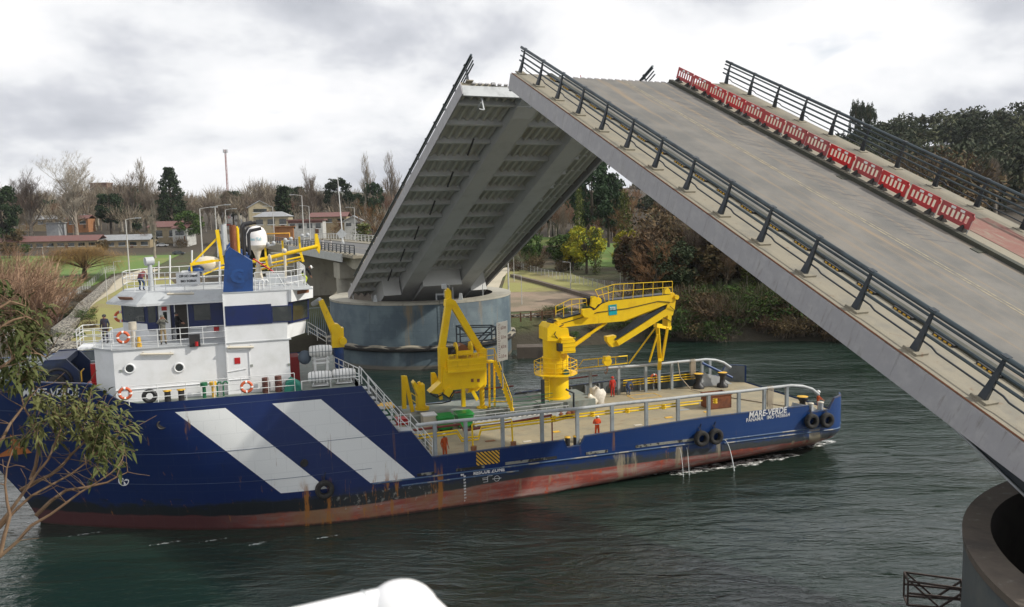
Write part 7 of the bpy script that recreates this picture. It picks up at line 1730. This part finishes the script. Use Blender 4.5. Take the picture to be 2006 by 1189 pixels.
def bigbush():
    random.seed(33); tr, crn = MB(), MB()
    for i in range(230):
        a = random.uniform(0, 6.28); k = random.uniform(.05, .85); d = V((math.cos(a) * k, math.sin(a) * k, 1)).normalized(); L = random.uniform(6, 11.5); p = V((random.uniform(-3, 3), random.uniform(-3, 3), 0)); pts = [p, p + d * L * .4 + rv(.3), p + d * L * .75 + rv(.4), p + d * L]; tr.tube(pts, [.07, .05, .03, .015], 3)
        for j in range(34): u = random.uniform(.2, 1); b = pts[0].lerp(pts[3], u); e_ = b + (d * .8 + rv(.6)).normalized() * random.uniform(.7, 1.9); crn.add([b, e_, e_ + V((.02, 0, .02)), b + V((.05, 0, .05))], [(0, 1, 2, 3)])
    return tr, crn
proto('bush', bigbush, 'tan', 'tan', 'bush', 'bush', 'twigs')
proto('rustb', lambda: bare(41, 9, .75, 9, 4, .2, th=.8, fan=5, h0=.1), 'dkbark', 'rust', 'rusty tree')
def vine():
    tr, crn = ever(43, 13, 3.2, 'column', 30, .22, 46); return tr, crn
proto('vine', vine, 'pale', 'lime', 'ivy covered tree')
def horizon(px): return 417 + (1003 - px) * .0235
def plant(key, px, y, h, label, group=None, zoff=0, wide=1, rz=None):
    fn, tm, cm, cat, name, cn, done = PROTO[key]
    p = at_y(px, 450, y); x = p.x; z = gz(x, y) + zoff; s = h / HT[key]
    mx = Matrix.Translation((x, y, z - .15)) @ Matrix.Rotation(random.uniform(0, 6.28) if rz is None else rz, 4, 'Z') @ Matrix.Diagonal((s * wide, s * wide, s, 1))
    if not done:
        st = random.getstate(); tr, crn = fn(); random.setstate(st)
        o = empty(name, mx, label, cat, group); idm = mx
        tr.build('trunk' if name == 'tree' else 'stems', F[tm], o, mx); crn.build(cn, F[cm], o, mx); done.append(o)
    else: o = copy_tree(done[0], mx, label); o['category'] = cat
    if group: o['group'] = group
    elif 'group' in o: del o['group']
    return o
def top_h(px, topy, y, zoff=0):
    p = at_y(px, topy, y); return p.z - tz(p.x, y) - zoff
random.seed(99)
# named trees, left
for key, px, top, y, lab, w in (
    ('big1', 150, 305, 345, 'largest bare tree with pale spreading limbs, behind the golden willow', 1.0), ('big2', 62, 322, 350, 'tall bare tree left of the largest one', 1.0),
    ('willow', 157, 474, 222, 'golden brown willow dome standing alone in the left meadow', 1.3), ('tiers', 338, 322, 360, 'tall dark conifer with uneven tiers left of the road', 1.0),
    ('cyp', 268, 367, 400, 'narrow dark cypress left of the tall conifer', 1.2), ('pine1', 5, 356, 300, 'dark dense evergreen at the left edge of the picture', .8), ('bareB', 291, 322, 420, 'bare tree with forked crown beside the tall conifer', .8),
    ('popA', 300, 402, 290, 'clump of pale upright bare stems in front of the tall conifer', 1.6), ('round1', 370, 410, 330, 'dark green rounded tree at the foot of the tall conifer', 1.0), ('cyp', 556, 363, 330, 'narrow dark green cypress right of the white dome', 1.3),
    ('pine1', 665, 344, 420, 'broad dark evergreen crown above the diamond sign', 1.0), ('pine1', 734, 352, 380, 'dark rounded evergreen near the leaf edge', .7), ('rustb', 733, 385, 270, 'rust coloured bushy tree beside the bridge leaf', 1.15), ('rustb', 668, 420, 290, 'rusty brown bush below the broad evergreen', 1.1),
    ('bareA', 612, 325, 430, 'bare tree with a lone dead spire above the roofs', .5), ('bareB', 727, 312, 410, 'spindly bare tree with twisted top left of the leaf', .6), ('bareB', 775, 310, 400, 'spindly bare tree touching the bridge leaf edge', .7), ('popA', 718, 378, 330, 'pale slim poplar before the dark evergreens', .7), ('vine', 712, 436, 250, 'bright green bush by the small white gabled house', 2.2),
    ('bush', 40, 508, 138, 'reddish brown twiggy thicket at the left edge above the bank', 1.15), ('bush', -20, 470, 150, 'reddish twiggy thicket cut off by the left picture edge', 1.1),
    ('shrub2', 107, 636, 104, 'dense dark green shrub at the end of the gabion wall', 1.2),
    ('round1', 1040, 452, 215, 'dark green rounded tree behind the lawn path', .9), ('round1', 1112, 455, 200, 'grey green leafy tree left of the yellow mimosa', 1.45), ('mimosa', 1148, 438, 190, 'yellow flowering mimosa behind the rubble bund', 1.15), ('mimosa', 1122, 458, 196, 'smaller yellow green mimosa left of the brightest one', .9), ('vine', 1166, 446, 188, 'slim yellow green tree right of the brightest mimosa', 1.0), ('pine1', 1222, 474, 168, 'dark green tree below a yellow crown', 1.0), ('mimosa', 1234, 446, 172, 'yellow flowering crown rising above the dark green tree', 1.0),
    ('pine1', 1160, 305, 250, 'tall dark pine under the meeting bridge leaves', .85), ('pine1', 1192, 330, 262, 'second tall dark pine right of the tallest', .8), ('vine', 1135, 365, 225, 'ivy clad slender trunk left of the pines', .55), ('vine', 1224, 372, 215, 'ivy clad tree with rusty side branches', .8), ('rustb', 1228, 372, 218, 'rusty branched tree entwined with ivy', .9), ('bareA', 1101, 385, 220, 'pale bare trunk left of the ivy clad one', .45),
    ('rustb', 1165, 420, 235, 'pinkish bare bush behind the yellow mimosa', 1.0), ('popA', 1345, 430, 150, 'leaning pale trunk at the edge of the dark wood', .9), ('popA', 1368, 400, 145, 'pale straight trunk at the edge of the dark wood', .8)):
    plant(key, px, y, top_h(px, top, y), lab, wide=w)
# woods that read as one mass
def dome(mb, c, h, n, sz):
    """one crown of a distant wood: leaf clumps over a trunk"""
    r = h * .42; x, y, z = c
    mb.cyl((x, y, z), (x, y, z + h * .5), .25, n=4, caps=False)
    cs = []
    for i in range(13):
        d = rv().normalized(); d.z = abs(d.z) * 1.1 - .25; cs.append((V((x + d.x * r * .8, y + d.y * r * .8, z + h * .62 + d.z * h * .34)), r * .42))
    clumps(mb, cs, n, sz, .75)
def twigs(mb, c, h, n, w=.09):
    x, y, z = c; r = h * .36; top = V((x, y, z + h * .45)); mb.cyl((x, y, z), (x, y, z + h * .75), .22, .05, n=4, caps=False)
    for i in range(n):
        d = rv().normalized(); d.z = abs(d.z) * 1.2 - .2; p = V((x, y, z + h * random.uniform(.3, .6))); q = V((x + d.x * r, y + d.y * r, z + h * .58 + d.z * h * .36)); k = random.uniform(.35, .9); a = p.lerp(q, k); b = a + (q - p).normalized() * random.uniform(.08, .2) * h + V((0, 0, .06 * h)) + rv(.5)
        s = (b - a).cross(rv()).normalized() * w * (1 if i % 7 else 2.2); mb.add([a - s, a + s, b + s * .3, b - s * .3], [(0, 1, 2, 3)])
def wood(name, spots, m, leafy, label, n=16, sz=.9):
    mb = MB()
    for x, y, h in spots:
        (dome if leafy else twigs)(mb, (x, y, tz(x, y) - .4), h, n, sz)
    o = tag(mb.build(name, m, None), label, 'wood', None, 'stuff'); return o
def sp_at(px, y): return at_y(px, 450, y).x
pts = []
for i in range(330):
    px = random.uniform(1600, 2080); y = random.uniform(235, 470); pts.append((sp_at(px, y), y, random.uniform(9, 21)))
wood('hill_wood', pts[:230], F['hill'], True, 'dark evergreen wood covering the round hill behind the right leaf')
wood('hill_wood', pts[230:], F['olive'], True, 'olive tinted crowns scattered through the wood on the round hill', 14, .7)
pts = []
for i in range(230):
    px = -60 + i * 3.9 + random.uniform(-6, 6); y = random.uniform(430, 640); top = 366 + 8 * math.sin(px * .021) + 6 * math.sin(px * .07) + random.uniform(-7, 16); pts.append((sp_at(px, y), y, max(10, min(32, top_h(px, top, y)))))
for i in range(75):
    px = random.uniform(-40, 790); y = random.uniform(345, 430)
    if 385 < px < 450: continue
    pts.append((sp_at(px, y), y, random.uniform(9, 17)))
wood('skyline_wood', pts, F['twig'], False, 'grey brown winter wood along the left skyline behind the town', 150, .10)
pts = []
for i in range(150):
    px = random.uniform(975, 1420); y = random.uniform(290, 460); pts.append((sp_at(px, y), y, max(7, min(20, top_h(px, 378 + random.uniform(-8, 40), y)))))
wood('slope_wood', pts[:75], F['redtwig'], False, 'reddish brown winter wood on the slope behind the green meadow', 150, .08)
wood('slope_wood', pts[75:110], F['hill'], True, 'dark evergreen part of the wood on the slope behind the meadow', 14, .7)
wood('slope_wood', pts[110:], F['twig'], False, 'grey winter wood on the slope behind the green meadow', 150, .08)
pts = []
for i in range(230):
    px = random.uniform(1285, 1900); y = random.uniform(132, 235); pts.append((sp_at(px, y), y, random.uniform(11, 18)))
wood('bank_wood', pts[:100], F['brown'], True, 'brown leafed depth of the dark wood on the right bank', 16, .42); wood('bank_wood', pts[100:], F['dkbark'], False, 'dark bare depth of the wood on the right bank', 150, .06)
# individual trees of the skyline, left
G1 = 'bare trees along the far skyline'
for i in range(56):
    px = -30 + i * 15.2 + random.uniform(-7, 7); y = random.uniform(370, 480); top = 366 + 9 * math.sin(px * .021) + 7 * math.sin(px * .07) + random.uniform(-8, 20); h = top_h(px, top, y)
    k = random.choice(['bareA', 'bareB', 'bareC', 'bareA', 'bareB']) if i % 8 else 'pine1'
    plant(k, px, y, max(9, min(30, h)), {'b': 'bare winter tree in the grey brown wood along the skyline', 'p': 'dark evergreen among the bare trees along the skyline'}[k[0]], G1 if k[0] == 'b' else 'evergreens among the skyline trees', wide=random.uniform(1, 1.4))
for i in range(30):
    px = random.uniform(-20, 760); y = random.uniform(275, 380)
    if 380 < px < 450: continue
    k = random.choice(['rustb', 'round2', 'shrub1', 'round1', 'bareC']); plant(k, px, y, random.uniform(3.5, 7.5), 'low winter shrub or small tree among the far houses', 'small trees among the far houses', wide=1.2)
# mid distance trees seen under the leaves
for i in range(40):
    px = random.uniform(985, 1330); y = random.uniform(280, 360); k = random.choice(['bareC', 'bareA', 'rustb', 'round2', 'bareC', 'rustb']); top = 385 + random.uniform(-10, 45)
    plant(k, px, y, max(6, min(20, top_h(px, top, y))), 'brown winter tree on the wooded slope behind the meadow', 'brown trees on the slope behind the meadow', wide=1.2)
for i in range(26):
    px = random.uniform(990, 1260); y = random.uniform(195, 240)
    if 1150 < px < 1215: continue
    plant(random.choice(['shrub1', 'shrub2', 'rustb', 'shrub1']), px, y, random.uniform(2.5, 5), 'low brown scrub along the edge of the green meadow', 'low scrub along the meadow edge')
for i in range(62):
    px = 1268 + random.uniform(0, 500); k = random.choice(['bareD', 'bareE', 'rustb', 'bareD', 'bareE', 'vine', 'bareD', 'round2', 'round1', 'pine2']); y = random.uniform(121, 160)
    plant(k, px, y, random.uniform(9, 16) * (1 if px > 1330 else .7) * (.7 if k == 'vine' else 1), 'dense brown winter tree in the dark wood on the right bank', 'trees of the dark wood on the right bank', wide=1.2)
for i in range(14):
    px = 1236 + random.uniform(0, 100); plant(random.choice(['bareD', 'bareE', 'bareD', 'rustb', 'round2']), px, random.uniform(132, 165), random.uniform(8, 13), 'slender brown winter tree between the meadow and the dark wood', 'slender trees at the edge of the dark wood', wide=1.0)
def shore_y(x): return lerp_tab(SHORE, x)
for i in range(125):
    px = 1240 + random.uniform(0, 640); x = sp_at(px, 117); y = shore_y(x) + random.uniform(.3, 8) + .4
    k = random.choice(['shrub1', 'shrub1', 'shrub1', 'shrub2', 'shrub2']); plant(k, px, y, random.uniform(2.2, 4.4), 'tangled scrub hanging over the right river bank', 'tangled scrub along the right river bank', wide=1.5)
for i in range(34):
    px = random.uniform(1060, 1260); x = sp_at(px, 115); plant(random.choice(['shrub1', 'shrub2', 'shrub2']), px, shore_y(x) + random.uniform(.8, 9), random.uniform(.7, 1.7), 'small tuft of scrub on the bank behind the cargo crane', 'small scrub on the bank behind the crane', wide=1.9)
for i in range(30):
    px = random.uniform(1770, 2060); y = random.uniform(215, 275); plant(random.choice(['bareA', 'popA', 'bareC', 'bareB', 'rustb']), px, y, min(24, max(9, top_h(px, random.uniform(285, 345), y))), 'pale bare tree at the foot of the dark hill', 'bare trees at the foot of the hill', wide=1.2)
for i in range(3):
    plant('pine2', 1672 + i * 14, 400, top_h(1672 + i * 14, 196 + i * 3, 400), ['tallest crown sticking up at the left end of the hill', 'second tall crown at the left end of the hill', 'third tall crown at the left end of the hill'][i], wide=.28)
for i in range(40):
    px = random.uniform(-30, 175); y = random.uniform(112, 215)
    plant(random.choice(['shrub1', 'shrub1', 'rustb', 'shrub2']), px, y, random.uniform(1.0, 2.6), 'low brown scrub on the bank left of the gabion wall', 'low scrub left of the gabion wall', wide=1.5)
# ================================================================ FOREGROUND
random.seed(5)
LF = fol('eucalyptus_leaves', (.075, .10, .03), (.15, .165, .06), (.055, .08, .025))
TW = mat('thin_brown_branch', (.15, .09, .05), .8, col2=(.22, .15, .09), scale=8)
ft = empty('overhanging_tree', Matrix.Translation(at_y(-260, 1300, 7.5)), 'leafy branches of a near tree reaching over the bow from the left edge', 'tree')
br, lf = MB(), MB()
def leaf(p, d, L, w):
    d = d.normalized(); s = d.cross(V((0, 0, 1)) + rv(.6)).normalized(); n = s.cross(d); dr = V((0, 0, -.25 * L))
    a, b, c, e_ = p, p + d * L * .35 + n * .1 * L, p + d * L * .7 + dr * .3, p + d * L + dr
    lf.add([a, b + s * w, b - s * w, c + s * w * .8, c - s * w * .8, e_], [(0, 1, 2), (1, 3, 4, 2), (3, 5, 4)], True)
def spray(p, d, n, L=.13):
    d = d.normalized(); q = p
    pts = [p]
    for i in range(n):
        d = (d + rv(.18) + V((0, 0, -.06))).normalized(); q = q + d * .045; pts.append(q)
        for _ in range(2): leaf(q, d * .5 + rv(.9) + V((0, 0, -.25)), L * random.uniform(.65, 1.15), .013 * random.uniform(.8, 1.3))
    br.tube(pts, .0035, 3)
def limb(pix, y0, y1, r0, r1):
    n = len(pix); pts = [at_y(px, py, y0 + (y1 - y0) * i / (n - 1)) for i, (px, py) in enumerate(pix)]
    sm = []
    for a, b in zip(pts, pts[1:]): sm += [a, a.lerp(b, .5) + rv(.02)]
    sm.append(pts[-1]); br.tube(sm, [r0 + (r1 - r0) * i / (len(sm) - 1) for i in range(len(sm))], 5); return sm
limbs = [([(-180, 1180), (-40, 1075), (30, 1000), (100, 950), (170, 905), (235, 850)], 7.4, 8.2), ([(-180, 1185), (-20, 1050), (50, 960), (95, 900), (120, 840), (150, 800)], 7.5, 8.0), ([(-150, 1200), (0, 1090), (60, 1030), (130, 985), (190, 945), (230, 915)], 7.3, 7.8), ([(40, 960), (100, 930), (140, 890), (190, 830), (215, 800)], 7.8, 8.3), ([(-120, 1000), (-20, 900), (20, 830), (50, 790), (75, 760)], 7.5, 8.1), ([(60, 940), (75, 880), (60, 820), (40, 770)], 7.9, 8.2), ([(-160, 900), (-60, 780), (0, 720), (50, 690), (90, 700)], 7.2, 7.8), ([(-160, 800), (-60, 690), (0, 640), (50, 620), (80, 640)], 7.2, 7.7), ([(-100, 700), (-30, 620), (20, 590), (50, 600)], 7.2, 7.6), ([(0, 1090), (20, 1010), (10, 950), (25, 880)], 7.4, 7.6), ([(70, 1010), (130, 960), (210, 945), (250, 925)], 7.7, 8.0)]
for pix, a, b in limbs:
    sm = limb(pix, a, b, .022, .005)
    for k in range(3, len(sm), 1):
        if random.random() < .9:
            for _ in range(2):
                d = rv(1); d.z = abs(d.z) * .8; d.y *= .4; e_ = sm[k] + d.normalized() * random.uniform(.15, .45); br.tube([sm[k], sm[k].lerp(e_, .5) + rv(.03), e_], [.006, .004, .003], 3)
def cloud(cx, cy, rx, ry, n, y0=7.6, y1=8.4):
    for i in range(n):
        a = random.uniform(0, 6.28); r = math.sqrt(random.random()); px, py = cx + rx * r * math.cos(a), cy + ry * r * math.sin(a); p = at_y(px, py, random.uniform(y0, y1)); spray(p, V((random.uniform(-.2, 1), random.uniform(-.4, .4), random.uniform(-.5, .9))), random.randint(3, 5))
for c in ((150, 810, 78, 32, 46), (215, 850, 40, 36, 30), (250, 890, 28, 22, 12), (110, 850, 60, 32, 16), (95, 785, 34, 26, 8), (205, 880, 30, 40, 12), (25, 700, 38, 60, 44), (20, 640, 50, 36, 34), (55, 655, 24, 36, 14), (15, 590, 24, 20, 10), (40, 735, 28, 25, 10), (12, 760, 14, 14, 5), (212, 945, 14, 14, 3), (215, 985, 6, 10, 1), (45, 860, 14, 14, 3), (245, 825, 18, 18, 5)): cloud(c[0] - (26 if c[1] > 770 else 4), c[1], c[2] * .92, c[3], int(c[4] * .95))
br.build('branches', TW, ft); lf.build('leaves', LF, ft)
wh_ = empty('handrail', Matrix.Translation(at_y(700, 1230, 1.0)), 'blurred white handrail close to the camera at the bottom edge', 'handrail')
gl = mat('white_gloss_paint', (.85, .85, .85), .3, col2=(.8, .8, .8))
mb = MB(); mb.tube([at_y(300, 1310, .9), at_y(570, 1235, .95), at_y(760, 1190, 1.0)], .026, 16); mb.build('pipe', gl, wh_)
MB().torus(at_y(716, 1203, .99), .0275, .002, at_y(760, 1190, 1.0) - at_y(570, 1235, .95), 24, 6).build('pipe_joint', M['lgrey'], wh_)
mb = MB(); c = at_y(787, 1206, 1.0); mb.ball(c, .045, 24, (1.1, 1, 1)); mb.tube([c, at_y(830, 1240, 1.0), at_y(900, 1330, 1.02)], [.045, .042, .036], 16); mb.build('rail_elbow', gl, wh_)

# ================================================================ HAZE
def haze():
    m = bpy.data.materials.new('haze'); m.use_nodes = True; t = m.node_tree; t.nodes.clear()
    o = t.nodes.new('ShaderNodeOutputMaterial'); v = t.nodes.new('ShaderNodeVolumePrincipled'); v.inputs['Color'].default_value = (.86, .92, 1, 1); v.inputs['Density'].default_value = .00007; v.inputs['Anisotropy'].default_value = .2
    t.links.new(v.outputs[0], o.inputs['Volume'])
    b = MB().bx(-3900, 3900, -420, 3900, -5, 230).build('haze', m, None); tag(b, kind='stuff')
haze()
